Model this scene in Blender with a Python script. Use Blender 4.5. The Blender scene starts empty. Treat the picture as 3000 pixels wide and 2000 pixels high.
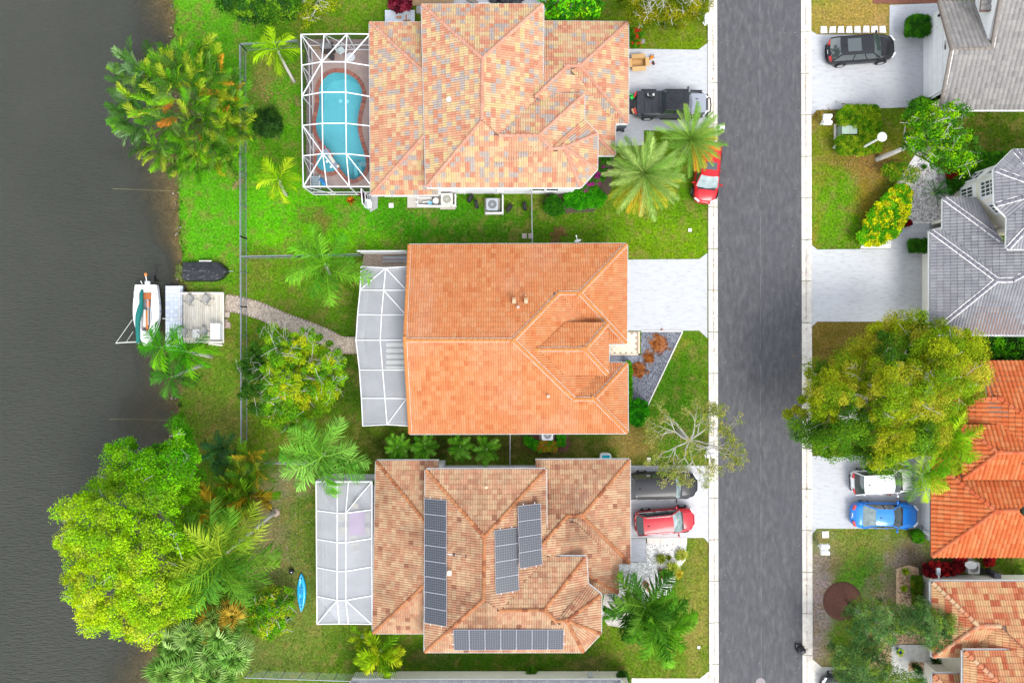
import bpy, math, random
import numpy as np
from mathutils import Vector, Matrix
from mathutils.geometry import tessellate_polygon

random.seed(7)
RNG = np.random.default_rng(7)
R = math.radians
scene = bpy.context.scene
COL = scene.collection

# ------------------------------------------------------------------ camera, sky, sun, exposure
H = 51.28            # metres above the ground, looking straight down
S = 39.0             # photo pixels per metre on the ground
cam_d = bpy.data.cameras.new("camera")
cam_d.lens = 24.0
cam_d.sensor_width = 36.0
cam_d.clip_end = 2000
cam = bpy.data.objects.new("camera", cam_d)
COL.objects.link(cam)
cam.location = (0, 0, H)
scene.camera = cam

SUN_EL, SUN_AZ = 54.0, 150.0      # degrees above the horizon, degrees clockwise from north (+Y)
world = bpy.data.worlds.new("World")
scene.world = world
world.use_nodes = True
wn, wl = world.node_tree.nodes, world.node_tree.links
wn.clear()
w_out = wn.new("ShaderNodeOutputWorld")
w_bg = wn.new("ShaderNodeBackground")
w_sky = wn.new("ShaderNodeTexSky")
w_sky.sky_type = 'NISHITA'
w_sky.sun_disc = False
w_sky.sun_elevation = R(SUN_EL)
w_sky.sun_rotation = R(SUN_AZ)
w_sky.dust_density = 1.0
w_hs = wn.new("ShaderNodeHueSaturation")
w_hs.inputs["Saturation"].default_value = 0.30     # thin overcast: nearly neutral sky
w_hs.inputs["Value"].default_value = 1.0
w_bg.inputs["Strength"].default_value = 0.15
wl.new(w_sky.outputs[0], w_hs.inputs["Color"])
wl.new(w_hs.outputs[0], w_bg.inputs["Color"])
wl.new(w_bg.outputs[0], w_out.inputs["Surface"])

sun_d = bpy.data.lights.new("sun", 'SUN')
sun_d.energy = 1.0
sun_d.angle = R(26)
sun_d.color = (1.0, 0.965, 0.91)
sun = bpy.data.objects.new("sun", sun_d)
COL.objects.link(sun)
_d = Vector((math.sin(R(SUN_AZ)) * math.cos(R(SUN_EL)), math.cos(R(SUN_AZ)) * math.cos(R(SUN_EL)), math.sin(R(SUN_EL))))
sun.rotation_euler = _d.to_track_quat('Z', 'Y').to_euler()
sun.location = (0, 0, 90)

scene.view_settings.view_transform = 'Standard'
scene.view_settings.look = 'None'
scene.view_settings.exposure = 1.42
scene.view_settings.gamma = 1.0
scene.view_settings.use_curve_mapping = False
scene.render.engine = 'CYCLES'
scene.cycles.max_bounces = 6
scene.cycles.diffuse_bounces = 3
scene.cycles.glossy_bounces = 2
scene.cycles.transmission_bounces = 3
scene.cycles.transparent_max_bounces = 10
scene.cycles.caustics_reflective = False
scene.cycles.caustics_refractive = False

# ------------------------------------------------------------------ helpers
def W(px, py, z=0.0):
 """The place at height z that shows at this pixel of the 3000 x 2000 photograph."""
 k = (H - z) / H / S
 return Vector(((px - 1500) * k, (1000 - py) * k, z))

def lin(r, g, b):
 f = lambda c: (c / 255 / 12.92) if c / 255 <= 0.04045 else ((c / 255 + 0.055) / 1.055) ** 2.4
 return (f(r), f(g), f(b))

def rndc(c, a=0.1):
 k = 1 + random.uniform(-a, a)
 return tuple(min(1, max(0, x * k)) for x in c)

def mat(name, color=(1, 1, 1), rough=0.7, metal=0.0, var=0.12, scale=2.0, bump=0.0, bscale=25.0, spec=0.4,
  coat=0.0, trans=0.0, dirt=None, dirt_scale=1.0, dirt_amt=0.5, stretch=None, world_space=True, dirt2=None, dirt2_scale=.3, detail=3.0):
 m = bpy.data.materials.new(name)
 m.use_nodes = True
 n, l = m.node_tree.nodes, m.node_tree.links
 n.clear()
 out = n.new("ShaderNodeOutputMaterial")
 b = n.new("ShaderNodeBsdfPrincipled")
 b.inputs["Roughness"].default_value = rough
 b.inputs["Metallic"].default_value = metal
 b.inputs["Specular IOR Level"].default_value = spec
 b.inputs["Coat Weight"].default_value = coat
 b.inputs["Coat Roughness"].default_value = 0.06
 at = n.new("ShaderNodeAttribute"); at.attribute_name = "tint"
 oi = n.new("ShaderNodeObjectInfo")
 geo = n.new("ShaderNodeNewGeometry")
 pos = geo.outputs["Position"]
 if not world_space:
  tc = n.new("ShaderNodeTexCoord"); pos = tc.outputs["Object"]
 if stretch:
  mp = n.new("ShaderNodeMapping"); mp.inputs["Scale"].default_value = stretch
  l.new(pos, mp.inputs["Vector"]); pos = mp.outputs[0]
 def mul(a, b_, fac=1.0):
  x = n.new("ShaderNodeMix"); x.data_type = 'RGBA'; x.blend_type = 'MULTIPLY'; x.inputs[0].default_value = fac
  for s, v in ((6, a), (7, b_)):
   if isinstance(v, tuple): x.inputs[s].default_value = (*v[:3], 1)
   else: l.new(v, x.inputs[s])
  return x.outputs[2]
 c = mul(at.outputs["Color"], oi.outputs["Color"])
 c = mul(c, tuple(color))
 def noise(sc, det=detail, rg=0.55):
  t = n.new("ShaderNodeTexNoise"); t.inputs["Scale"].default_value = sc; t.inputs["Detail"].default_value = det
  t.inputs["Roughness"].default_value = rg
  l.new(pos, t.inputs["Vector"]); return t.outputs[0]
 def ramp(f, a, b_, lo, hi):
  r = n.new("ShaderNodeMapRange"); r.inputs[1].default_value = a; r.inputs[2].default_value = b_
  r.inputs[3].default_value = lo; r.inputs[4].default_value = hi
  l.new(f, r.inputs[0]); return r.outputs[0]
 if var > 0:
  f = ramp(noise(scale), 0.25, 0.75, 1 - var, 1 + var)
  g = n.new("ShaderNodeCombineColor")
  for i in range(3): l.new(f, g.inputs[i])
  c = mul(c, g.outputs[0])
 for dc, ds in ((dirt, dirt_scale), (dirt2, dirt2_scale)):
  if dc:
   f = ramp(noise(ds, 5.0, 0.65), 0.48, 0.72, 0, dirt_amt)
   x = n.new("ShaderNodeMix"); x.data_type = 'RGBA'
   l.new(f, x.inputs[0]); l.new(c, x.inputs[6]); x.inputs[7].default_value = (*dc, 1)
   c = x.outputs[2]
 l.new(c, b.inputs["Base Color"])
 if bump > 0:
  bp = n.new("ShaderNodeBump"); bp.inputs["Strength"].default_value = min(1, bump); bp.inputs["Distance"].default_value = 0.03 * max(1, bump)
  l.new(noise(bscale, 4.0), bp.inputs["Height"]); l.new(bp.outputs[0], b.inputs["Normal"])
 sh = b.outputs[0]
 if trans > 0:
  t = n.new("ShaderNodeBsdfTranslucent"); l.new(c, t.inputs[0])
  mx = n.new("ShaderNodeMixShader"); mx.inputs[0].default_value = trans
  l.new(sh, mx.inputs[1]); l.new(t.outputs[0], mx.inputs[2]); sh = mx.outputs[0]
 l.new(sh, out.inputs[0])
 return m

def root_off(o):
 v = Vector((0, 0, 0))
 while o is not None:
  v += o.location; o = o.parent
 return v

class MB:
 def __init__(s): s.v = []; s.f = []; s.c = []
 def add(s, vs, fs, col=(1, 1, 1)):
  k = len(s.v)
  s.v.extend([tuple(p) for p in vs])
  for f in fs:
   s.f.append([i + k for i in f]); s.c.append(col)
  return s
 def box(s, c, d, rz=0.0, col=(1, 1, 1), tilt=None):
  x, y, z = d[0] / 2, d[1] / 2, d[2] / 2
  P = [Vector(p) for p in ((-x, -y, -z), (x, -y, -z), (x, y, -z), (-x, y, -z), (-x, -y, z), (x, -y, z), (x, y, z), (-x, y, z))]
  M = Matrix.Rotation(rz, 3, 'Z')
  if tilt: M = M @ Matrix.Rotation(tilt[0], 3, 'X') @ Matrix.Rotation(tilt[1], 3, 'Y')
  c = Vector(c)
  return s.add([M @ p + c for p in P], [(0, 3, 2, 1), (4, 5, 6, 7), (0, 1, 5, 4), (1, 2, 6, 5), (2, 3, 7, 6), (3, 0, 4, 7)], col)
 def bar(s, a, b, w=0.05, h=None, col=(1, 1, 1)):
  a, b = Vector(a), Vector(b); h = h or w
  d = (b - a); L = d.length
  if L < 1e-6: return s
  d /= L
  up = Vector((0, 0, 1)) if abs(d.z) < 0.95 else Vector((0, 1, 0))
  q = d.cross(up).normalized(); r = q.cross(d).normalized()
  P = []
  for e in (a, b):
   for i, j in ((-1, -1), (1, -1), (1, 1), (-1, 1)):
    P.append(e + q * (i * w / 2) + r * (j * h / 2))
  return s.add(P, [(0, 1, 2, 3), (7, 6, 5, 4), (0, 4, 5, 1), (1, 5, 6, 2), (2, 6, 7, 3), (3, 7, 4, 0)], col)
 def tube(s, path, rad, n=7, col=(1, 1, 1), cap=True):
  path = [Vector(p) for p in path]
  if not hasattr(rad, '__len__'): rad = [rad] * len(path)
  P = []; prev = None
  for i, p in enumerate(path):
   d = (path[min(i + 1, len(path) - 1)] - path[max(i - 1, 0)]).normalized()
   up = prev if prev is not None else (Vector((0, 0, 1)) if abs(d.z) < 0.9 else Vector((1, 0, 0)))
   q = (up - d * up.dot(d))
   if q.length < 1e-5: q = d.orthogonal()
   q.normalize(); prev = q; r = d.cross(q)
   for k in range(n):
    a = 2 * math.pi * k / n
    P.append(p + (q * math.cos(a) + r * math.sin(a)) * rad[i])
  F = []
  for i in range(len(path) - 1):
   for k in range(n):
    F.append((i * n + k, i * n + (k + 1) % n, (i + 1) * n + (k + 1) % n, (i + 1) * n + k))
  if cap:
   F.append(tuple(range(n))[::-1]); F.append(tuple((len(path) - 1) * n + k for k in range(n)))
  return s.add(P, F, col)
 def cyl(s, c, r, h, n=20, col=(1, 1, 1), r2=None):
  c = Vector(c)
  return s.tube([c, c + Vector((0, 0, h))], [r, r if r2 is None else r2], n, col)
 def lathe(s, c, prof, n=20, col=(1, 1, 1), sx=1, sy=1, rz=0):
  c = Vector(c); P = []; F = []
  for r, z in prof:
   for k in range(n):
    a = 2 * math.pi * k / n
    x, y = r * math.cos(a) * sx, r * math.sin(a) * sy
    P.append((c.x + x * math.cos(rz) - y * math.sin(rz), c.y + x * math.sin(rz) + y * math.cos(rz), c.z + z))
  m = len(prof)
  for i in range(m - 1):
   for k in range(n):
    F.append((i * n + k, i * n + (k + 1) % n, (i + 1) * n + (k + 1) % n, (i + 1) * n + k))
  F.append(tuple(range(n))[::-1]); F.append(tuple((m - 1) * n + k for k in range(n)))
  return s.add(P, F, col)
 def prism(s, poly, z0, z1, col=(1, 1, 1), top=None):
  """poly: list of (x,y); z0,z1 numbers or per-vertex lists."""
  n = len(poly)
  a = z0 if hasattr(z0, '__len__') else [z0] * n
  b = z1 if hasattr(z1, '__len__') else [z1] * n
  ar = sum(poly[i][0] * poly[(i + 1) % n][1] - poly[(i + 1) % n][0] * poly[i][1] for i in range(n))
  idx = list(range(n)) if ar > 0 else list(range(n))[::-1]
  P = [(poly[i][0], poly[i][1], a[i]) for i in idx] + [(poly[i][0], poly[i][1], b[i]) for i in idx]
  F = [tuple(range(n))[::-1], tuple(range(n, 2 * n))]
  F += [(i, (i + 1) % n, n + (i + 1) % n, n + i) for i in range(n)]
  return s.add(P, F, col)
 def mesh(s, name, m, off=Vector((0, 0, 0)), smooth=False):
  me = bpy.data.meshes.new(name)
  o = off
  me.from_pydata([(p[0] - o.x, p[1] - o.y, p[2] - o.z) for p in s.v], [], s.f)
  a = me.attributes.new("tint", 'FLOAT_COLOR', 'FACE')
  buf = np.ones((len(s.f), 4), dtype=np.float32)
  if s.c: buf[:, :3] = np.array([c[:3] for c in s.c], dtype=np.float32)
  a.data.foreach_set("color", buf.ravel())
  if smooth: me.shade_smooth()
  if m: me.materials.append(m)
  return me
 def build(s, name, m, parent=None, smooth=False, local=False, kind=None, color=None):
  off = Vector((0, 0, 0)) if (local or parent is None) else root_off(parent)
  o = bpy.data.objects.new(name, s.mesh(name, m, off, smooth))
  COL.objects.link(o)
  if parent is not None: o.parent = parent
  if kind: o["kind"] = kind
  if color: o.color = (*color, 1)
  return o

def tag(o, label, cat, group=None):
 o["label"] = label; o["category"] = cat
 if group: o["group"] = group
 return o

def thing(name, label, cat, loc=(0, 0, 0), rz=0.0, group=None):
 o = bpy.data.objects.new(name, None); COL.objects.link(o)
 o.empty_display_size = 0.3
 o.location = loc; o.rotation_euler = (0, 0, rz)
 return tag(o, label, cat, group)

def inst(name, me, parent, M, color=None, kind=None):
 o = bpy.data.objects.new(name, me); COL.objects.link(o)
 if parent is not None: o.parent = parent
 o.matrix_basis = M
 if color: o.color = (*color, 1)
 if kind: o["kind"] = kind
 return o

def copy_tree(o, parent=None):
 c = o.copy(); COL.objects.link(c); c.parent = parent
 for ch in list(o.children): copy_tree(ch, c)
 return c

def fastmesh(name, V, F, colors, m, smooth=False):
 """V (n,3), F (m,k) arrays, colors (m,3)"""
 me = bpy.data.meshes.new(name)
 k = F.shape[1]; nf = len(F)
 me.vertices.add(len(V)); me.vertices.foreach_set("co", V.astype(np.float32).ravel())
 me.loops.add(nf * k); me.loops.foreach_set("vertex_index", F.astype(np.int32).ravel())
 me.polygons.add(nf); me.polygons.foreach_set("loop_start", np.arange(0, nf * k, k, dtype=np.int32))
 me.update(calc_edges=True)
 a = me.attributes.new("tint", 'FLOAT_COLOR', 'FACE')
 buf = np.ones((nf, 4), dtype=np.float32); buf[:, :3] = colors
 a.data.foreach_set("color", buf.ravel())
 if smooth: me.shade_smooth()
 me.materials.append(m)
 return me

def pip(x, y, poly):
 c = False; n = len(poly); j = n - 1
 for i in range(n):
  xi, yi = poly[i][0], poly[i][1]; xj, yj = poly[j][0], poly[j][1]
  if (yi > y) != (yj > y) and x < (xj - xi) * (y - yi) / (yj - yi + 1e-12) + xi: c = not c
  j = i
 return c

def segd(x, y, a, b):
 ax, ay, bx, by = a[0], a[1], b[0], b[1]
 dx, dy = bx - ax, by - ay
 t = max(0, min(1, ((x - ax) * dx + (y - ay) * dy) / (dx * dx + dy * dy + 1e-12)))
 return math.hypot(x - ax - t * dx, y - ay - t * dy)

def edged(x, y, poly):
 return min(segd(x, y, poly[i], poly[(i + 1) % len(poly)]) for i in range(len(poly)))

def offset_poly(poly, d):
 """inset a polygon of (x,y) by d (positive = inwards)"""
 n = len(poly)
 ar = sum(poly[i][0] * poly[(i + 1) % n][1] - poly[(i + 1) % n][0] * poly[i][1] for i in range(n))
 sg = 1 if ar > 0 else -1
 out = []
 for i in range(n):
  p0, p1, p2 = Vector(poly[i - 1][:2]), Vector(poly[i][:2]), Vector(poly[(i + 1) % n][:2])
  a, b = (p1 - p0).normalized(), (p2 - p1).normalized()
  na, nb = Vector((-a.y, a.x)) * sg, Vector((-b.y, b.x)) * sg
  k = na + nb
  q = k / max(0.3, k.dot(na)) if k.length > 1e-4 else na
  out.append((p1.x + q.x * d, p1.y + q.y * d))
 return out

def spline(pts, n=8, closed=False):
 """Catmull-Rom through the points"""
 P = [Vector(p) for p in pts]; out = []; m = len(P)
 rng = range(m) if closed else range(m - 1)
 for i in rng:
  p0 = P[(i - 1) % m] if closed or i > 0 else P[0]
  p1, p2 = P[i], P[(i + 1) % m]
  p3 = P[(i + 2) % m] if closed or i + 2 < m else P[-1]
  for k in range(n):
   t = k / n
   out.append(0.5 * ((2 * p1) + (p2 - p0) * t + (2 * p0 - 5 * p1 + 4 * p2 - p3) * t * t + (3 * p1 - p0 - 3 * p2 + p3) * t ** 3))
 if not closed: out.append(P[-1])
 return out

# ------------------------------------------------------------------ materials
M = {}
M['white'] = mat("white_paint", (.84, .84, .83), .55, var=.05)
M['alum'] = mat("white_aluminium", (.8, .8, .82), .4, var=.04)
M['stucco'] = mat("stucco", (.74, .74, .75), .9, var=.05, bump=.25, bscale=40)
M['cream'] = mat("cream_stucco", (.86, .82, .70), .9, var=.05, bump=.25, bscale=40)
M['concrete'] = mat("concrete", (.49, .50, .52), .85, var=.07, scale=.9, bump=.12, bscale=30, dirt=(.37, .37, .39), dirt_scale=.9, dirt_amt=.45, stretch=(.5, 1.6, 1), dirt2=(.30, .28, .26), dirt2_scale=3.5, detail=6)
M['concrete_warm'] = mat("kerb_concrete", (.68, .64, .58), .85, var=.10, scale=3, bump=.15, bscale=30, dirt=(.36, .30, .24), dirt_scale=2.2, dirt_amt=.55)
M['asphalt'] = mat("asphalt", (.084, .084, .090), .9, var=.24, scale=3.0, bump=.5, bscale=60, dirt=(.20, .195, .185), dirt_scale=2.3, dirt_amt=.36, stretch=(1.2, .42, 1), dirt2=(.07, .072, .082), dirt2_scale=.22, detail=8)
M['lawn'] = mat("lawn", (1, 1, 1), .95, var=.60, scale=6.5, bump=.8, bscale=18, spec=.1, detail=8, dirt=(.16, .13, .05), dirt_scale=1.6, dirt_amt=.30, dirt2=(.03, .08, .005), dirt2_scale=2.6)
M['tuft'] = mat("grass_blades", (1, 1, 1), .9, var=.15, scale=5, spec=.1, trans=.2)
M['tile'] = mat("roof_tile", (1, 1, 1), .85, var=.13, scale=7, bump=.15, bscale=60, spec=.08)
M['tile_old'] = mat("weathered_roof_tile", (1, 1, 1), .9, var=.14, scale=6, bump=.15, bscale=60, spec=.08, dirt=(.10, .065, .05), dirt_scale=.9, dirt_amt=.35)
M['deckroof'] = mat("roof_underlay", (.20, .12, .09), .95)
M['mortar'] = mat("white_mortar", (.58, .50, .44), .9, var=.12, scale=14)
M['bark'] = mat("bark", (.30, .27, .23), .95, var=.25, scale=9, bump=.5, bscale=18)
M['greybark'] = mat("grey_bark", (.40, .385, .335), .95, var=.2, scale=9)
M['palebark'] = mat("pale_bark", (.50, .47, .43), .95, var=.2, scale=9, bump=.4, bscale=18)
M['leaf'] = mat("leaf", (1, 1, 1), .75, var=.10, scale=3, spec=.06, trans=.18)
M['frond'] = mat("palm_leaf", (1, 1, 1), .6, var=.15, scale=6, spec=.10, trans=.15)
M['metal'] = mat("grey_metal", (.33, .35, .37), .45, metal=.4, var=.08)
M['fence'] = mat("fence_metal", (.25, .27, .30), .5, metal=.3, var=.1)
M['black'] = mat("black_plastic", (.02, .02, .024), .45, var=.1)
M['rubber'] = mat("rubber", (.022, .021, .022), .8, var=.2)
M['dark'] = mat("dark_trim", (.012, .012, .014), .5)
M['carglass'] = mat("car_glass", (.05, .065, .065), .06, var=0, spec=1.0, coat=1.0)
M['clearglass'] = mat("pale_car_glass", (.22, .29, .285), .08, var=.4, scale=2.5, spec=.7, coat=1.0)
M['rim'] = mat("alloy", (.45, .45, .46), .35, metal=.6)
M['redlens'] = mat("red_lens", (.55, .01, .01), .15, spec=.8)
M['clearlens'] = mat("clear_lens", (.75, .77, .8), .12, spec=.9)
M['chrome'] = mat("chrome", (.8, .8, .82), .15, metal=.8, var=0)
M['orange'] = mat("orange_plastic", (.75, .18, .01), .4)
M['plain'] = mat("painted", (1, 1, 1), .6, var=.06)
M['glossy'] = mat("glossy_plastic", (1, 1, 1), .25, var=.04, spec=.6)
M['wood'] = mat("weathered_wood", (.62, .58, .50), .9, var=.22, scale=2.5, bump=.3, bscale=30, stretch=(6, .6, 1))
M['brick'] = mat("brick", (1, 1, 1), .9, var=.2, scale=12, bump=.2, bscale=50)
M['soil'] = mat("mulch", (1, 1, 1), .98, var=.5, scale=16, bump=1.2, bscale=22, detail=6)
M['gravel'] = mat("gravel", (1, 1, 1), .95, var=.55, scale=13, bump=1.4, bscale=16, detail=6)
M['plaster'] = mat("pool_plaster", (.34, .62, .66), .7, var=.07, scale=1.2)
M['patio'] = mat("patio_slab", (.40, .30, .27), .9, var=.10, scale=2, dirt=(.25, .19, .17), dirt_scale=1.1, dirt_amt=.5)
M['tarp'] = mat("black_tarp", (.022, .023, .028), .42, var=.3, scale=3, bump=.8, bscale=5, spec=.35)

def car_paint(name, col, rough=.28):
 return mat(name, col, rough, metal=.0, var=.04, scale=2, spec=.4, coat=.35)

def screen_mat(name, col, open_):
 """woven insect screen: its opacity follows the weave, closing up when seen edge-on"""
 m = bpy.data.materials.new(name); m.use_nodes = True
 n, l = m.node_tree.nodes, m.node_tree.links; n.clear()
 out = n.new("ShaderNodeOutputMaterial")
 d = n.new("ShaderNodeBsdfDiffuse"); t = n.new("ShaderNodeBsdfTransparent"); mx = n.new("ShaderNodeMixShader")
 lw = n.new("ShaderNodeLayerWeight"); lw.inputs[0].default_value = 0.5
 geo = n.new("ShaderNodeNewGeometry")
 dot = n.new("ShaderNodeVectorMath"); dot.operation = 'DOT_PRODUCT'
 l.new(geo.outputs["Incoming"], dot.inputs[0]); l.new(geo.outputs["Normal"], dot.inputs[1])
 ab = n.new("ShaderNodeMath"); ab.operation = 'ABSOLUTE'; l.new(dot.outputs["Value"], ab.inputs[0])
 mxm = n.new("ShaderNodeMath"); mxm.operation = 'MAXIMUM'; mxm.inputs[1].default_value = 0.08; l.new(ab.outputs[0], mxm.inputs[0])
 inv = n.new("ShaderNodeMath"); inv.operation = 'DIVIDE'; inv.inputs[0].default_value = 1.0; l.new(mxm.outputs[0], inv.inputs[1])
 pw = n.new("ShaderNodeMath"); pw.operation = 'POWER'; pw.inputs[0].default_value = open_; l.new(inv.outputs[0], pw.inputs[1])
 nz = n.new("ShaderNodeTexNoise"); nz.inputs["Scale"].default_value = .8; l.new(geo.outputs["Position"], nz.inputs["Vector"])
 cr = n.new("ShaderNodeMix"); cr.data_type = 'RGBA'; l.new(nz.outputs[0], cr.inputs[0])
 cr.inputs[6].default_value = (*[c * .8 for c in col], 1); cr.inputs[7].default_value = (*[min(1, c * 1.15) for c in col], 1)
 l.new(cr.outputs[2], d.inputs[0])
 l.new(pw.outputs[0], mx.inputs[0]); l.new(d.outputs[0], mx.inputs[1]); l.new(t.outputs[0], mx.inputs[2])
 l.new(mx.outputs[0], out.inputs[0])
 return m
M['screen_dark'] = screen_mat("dark_screen", (.03, .03, .035), .86)
M['screen_pale'] = screen_mat("pale_screen", (.56, .57, .59), .56)

def water_mat():
 m = bpy.data.materials.new("lake_water"); m.use_nodes = True
 n, l = m.node_tree.nodes, m.node_tree.links; n.clear()
 out = n.new("ShaderNodeOutputMaterial")
 b = n.new("ShaderNodeBsdfPrincipled")
 b.inputs["Roughness"].default_value = .12; b.inputs["Specular IOR Level"].default_value = .42; b.inputs["IOR"].default_value = 1.33
 geo = n.new("ShaderNodeNewGeometry")
 nb = n.new("ShaderNodeTexNoise"); nb.inputs["Scale"].default_value = .12; nb.inputs["Detail"].default_value = 7
 l.new(geo.outputs["Position"], nb.inputs["Vector"])
 cm = n.new("ShaderNodeMix"); cm.data_type = 'RGBA'; l.new(nb.outputs[0], cm.inputs[0])
 cm.inputs[6].default_value = (.027, .031, .025, 1); cm.inputs[7].default_value = (.050, .053, .040, 1)
 l.new(cm.outputs[2], b.inputs["Base Color"])
 mp = n.new("ShaderNodeMapping"); mp.inputs["Rotation"].default_value = (0, 0, R(-25)); mp.inputs["Scale"].default_value = (.8, 3.2, 1)
 l.new(geo.outputs["Position"], mp.inputs["Vector"])
 t = n.new("ShaderNodeTexNoise"); t.inputs["Scale"].default_value = 2.2; t.inputs["Detail"].default_value = 5; t.inputs["Roughness"].default_value = .6
 l.new(mp.outputs[0], t.inputs["Vector"])
 bp = n.new("ShaderNodeBump"); bp.inputs["Strength"].default_value = 1.0; bp.inputs["Distance"].default_value = .30
 l.new(t.outputs[0], bp.inputs["Height"]); l.new(bp.outputs[0], b.inputs["Normal"])
 # murk: clear over the shallows, opaque over deep water (depth stored on the sheet)
 at = n.new("ShaderNodeAttribute"); at.attribute_name = "murk"
 tr = n.new("ShaderNodeBsdfTransparent"); tr.inputs[0].default_value = (.80, .74, .58, 1)
 mx = n.new("ShaderNodeMixShader"); l.new(at.outputs["Fac"], mx.inputs[0]); l.new(tr.outputs[0], mx.inputs[1]); l.new(b.outputs[0], mx.inputs[2])
 l.new(mx.outputs[0], out.inputs[0])
 return m
M['lake'] = water_mat()

def pool_water():
 m = bpy.data.materials.new("pool_water"); m.use_nodes = True
 n, l = m.node_tree.nodes, m.node_tree.links; n.clear()
 out = n.new("ShaderNodeOutputMaterial")
 g = n.new("ShaderNodeBsdfGlossy"); g.inputs["Roughness"].default_value = .05
 t = n.new("ShaderNodeBsdfTransparent"); t.inputs[0].default_value = (.62, .93, .97, 1)
 fr = n.new("ShaderNodeFresnel"); fr.inputs[0].default_value = 1.33
 geo = n.new("ShaderNodeNewGeometry")
 nz = n.new("ShaderNodeTexNoise"); nz.inputs["Scale"].default_value = 5; l.new(geo.outputs["Position"], nz.inputs["Vector"])
 bp = n.new("ShaderNodeBump"); bp.inputs["Distance"].default_value = .02; l.new(nz.outputs[0], bp.inputs["Height"])
 l.new(bp.outputs[0], g.inputs["Normal"]); l.new(bp.outputs[0], fr.inputs["Normal"])
 mx = n.new("ShaderNodeMixShader"); l.new(fr.outputs[0], mx.inputs[0]); l.new(t.outputs[0], mx.inputs[1]); l.new(g.outputs[0], mx.inputs[2])
 l.new(mx.outputs[0], out.inputs[0])
 return m
M['pool'] = pool_water()

def solar_mat():
 m = bpy.data.materials.new("solar_cells"); m.use_nodes = True
 n, l = m.node_tree.nodes, m.node_tree.links; n.clear()
 out = n.new("ShaderNodeOutputMaterial")
 b = n.new("ShaderNodeBsdfPrincipled"); b.inputs["Roughness"].default_value = .25; b.inputs["Specular IOR Level"].default_value = .6
 tc = n.new("ShaderNodeTexCoord"); sp = n.new("ShaderNodeSeparateXYZ"); l.new(tc.outputs["Object"], sp.inputs[0])
 fs = []
 for ax, pitch in ((0, .165), (1, .165)):
  a = n.new("ShaderNodeMath"); a.operation = 'PINGPONG'; a.inputs[1].default_value = pitch / 2; l.new(sp.outputs[ax], a.inputs[0])
  c = n.new("ShaderNodeMath"); c.operation = 'LESS_THAN'; c.inputs[1].default_value = .011; l.new(a.outputs[0], c.inputs[0]); fs.append(c)
 mxx = n.new("ShaderNodeMath"); mxx.operation = 'MAXIMUM'; l.new(fs[0].outputs[0], mxx.inputs[0]); l.new(fs[1].outputs[0], mxx.inputs[1])
 cm = n.new("ShaderNodeMix"); cm.data_type = 'RGBA'; l.new(mxx.outputs[0], cm.inputs[0])
 cm.inputs[6].default_value = (.035, .038, .05, 1); cm.inputs[7].default_value = (.13, .145, .16, 1)
 l.new(cm.outputs[2], b.inputs["Base Color"]); l.new(b.outputs[0], out.inputs[0])
 return m
M['solar'] = solar_mat()
# ------------------------------------------------------------------ ground, lake, road
SHORE = [(506, -400), (506, 0), (512, 100), (520, 200), (524, 420), (528, 560), (524, 640), (530, 760), (545, 830), (560, 900), (545, 1020), (530, 1120), (524, 1210), (508, 1300), (500, 1500), (492, 1700), (478, 1850), (466, 1960), (460, 2400)]
_sy = np.array([(1000 - p[1]) / S for p in SHORE])[::-1]
_sx = np.array([(p[0] - 1500) / S for p in SHORE])[::-1]
def vnoise(x, y, seed=0):
 """cheap smooth value noise on arrays"""
 rs = np.random.default_rng(seed); T = rs.random((64, 64))
 xi, yi = np.floor(x).astype(int), np.floor(y).astype(int)
 fx, fy = x - xi, y - yi; fx = fx * fx * (3 - 2 * fx); fy = fy * fy * (3 - 2 * fy)
 g = lambda i, j: T[(xi + i) % 64, (yi + j) % 64]
 return (g(0, 0) * (1 - fx) + g(1, 0) * fx) * (1 - fy) + (g(0, 1) * (1 - fx) + g(1, 1) * fx) * fy
def shore_x(y):
 y = np.asarray(y, float)
 return np.interp(y, _sy, _sx) + .30 * (vnoise(y * .9, y * 0 + 3, 40) - .5) + .16 * (vnoise(y * 3.1, y * 0 + 5, 41) - .5)

GK = 0.67
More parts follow.
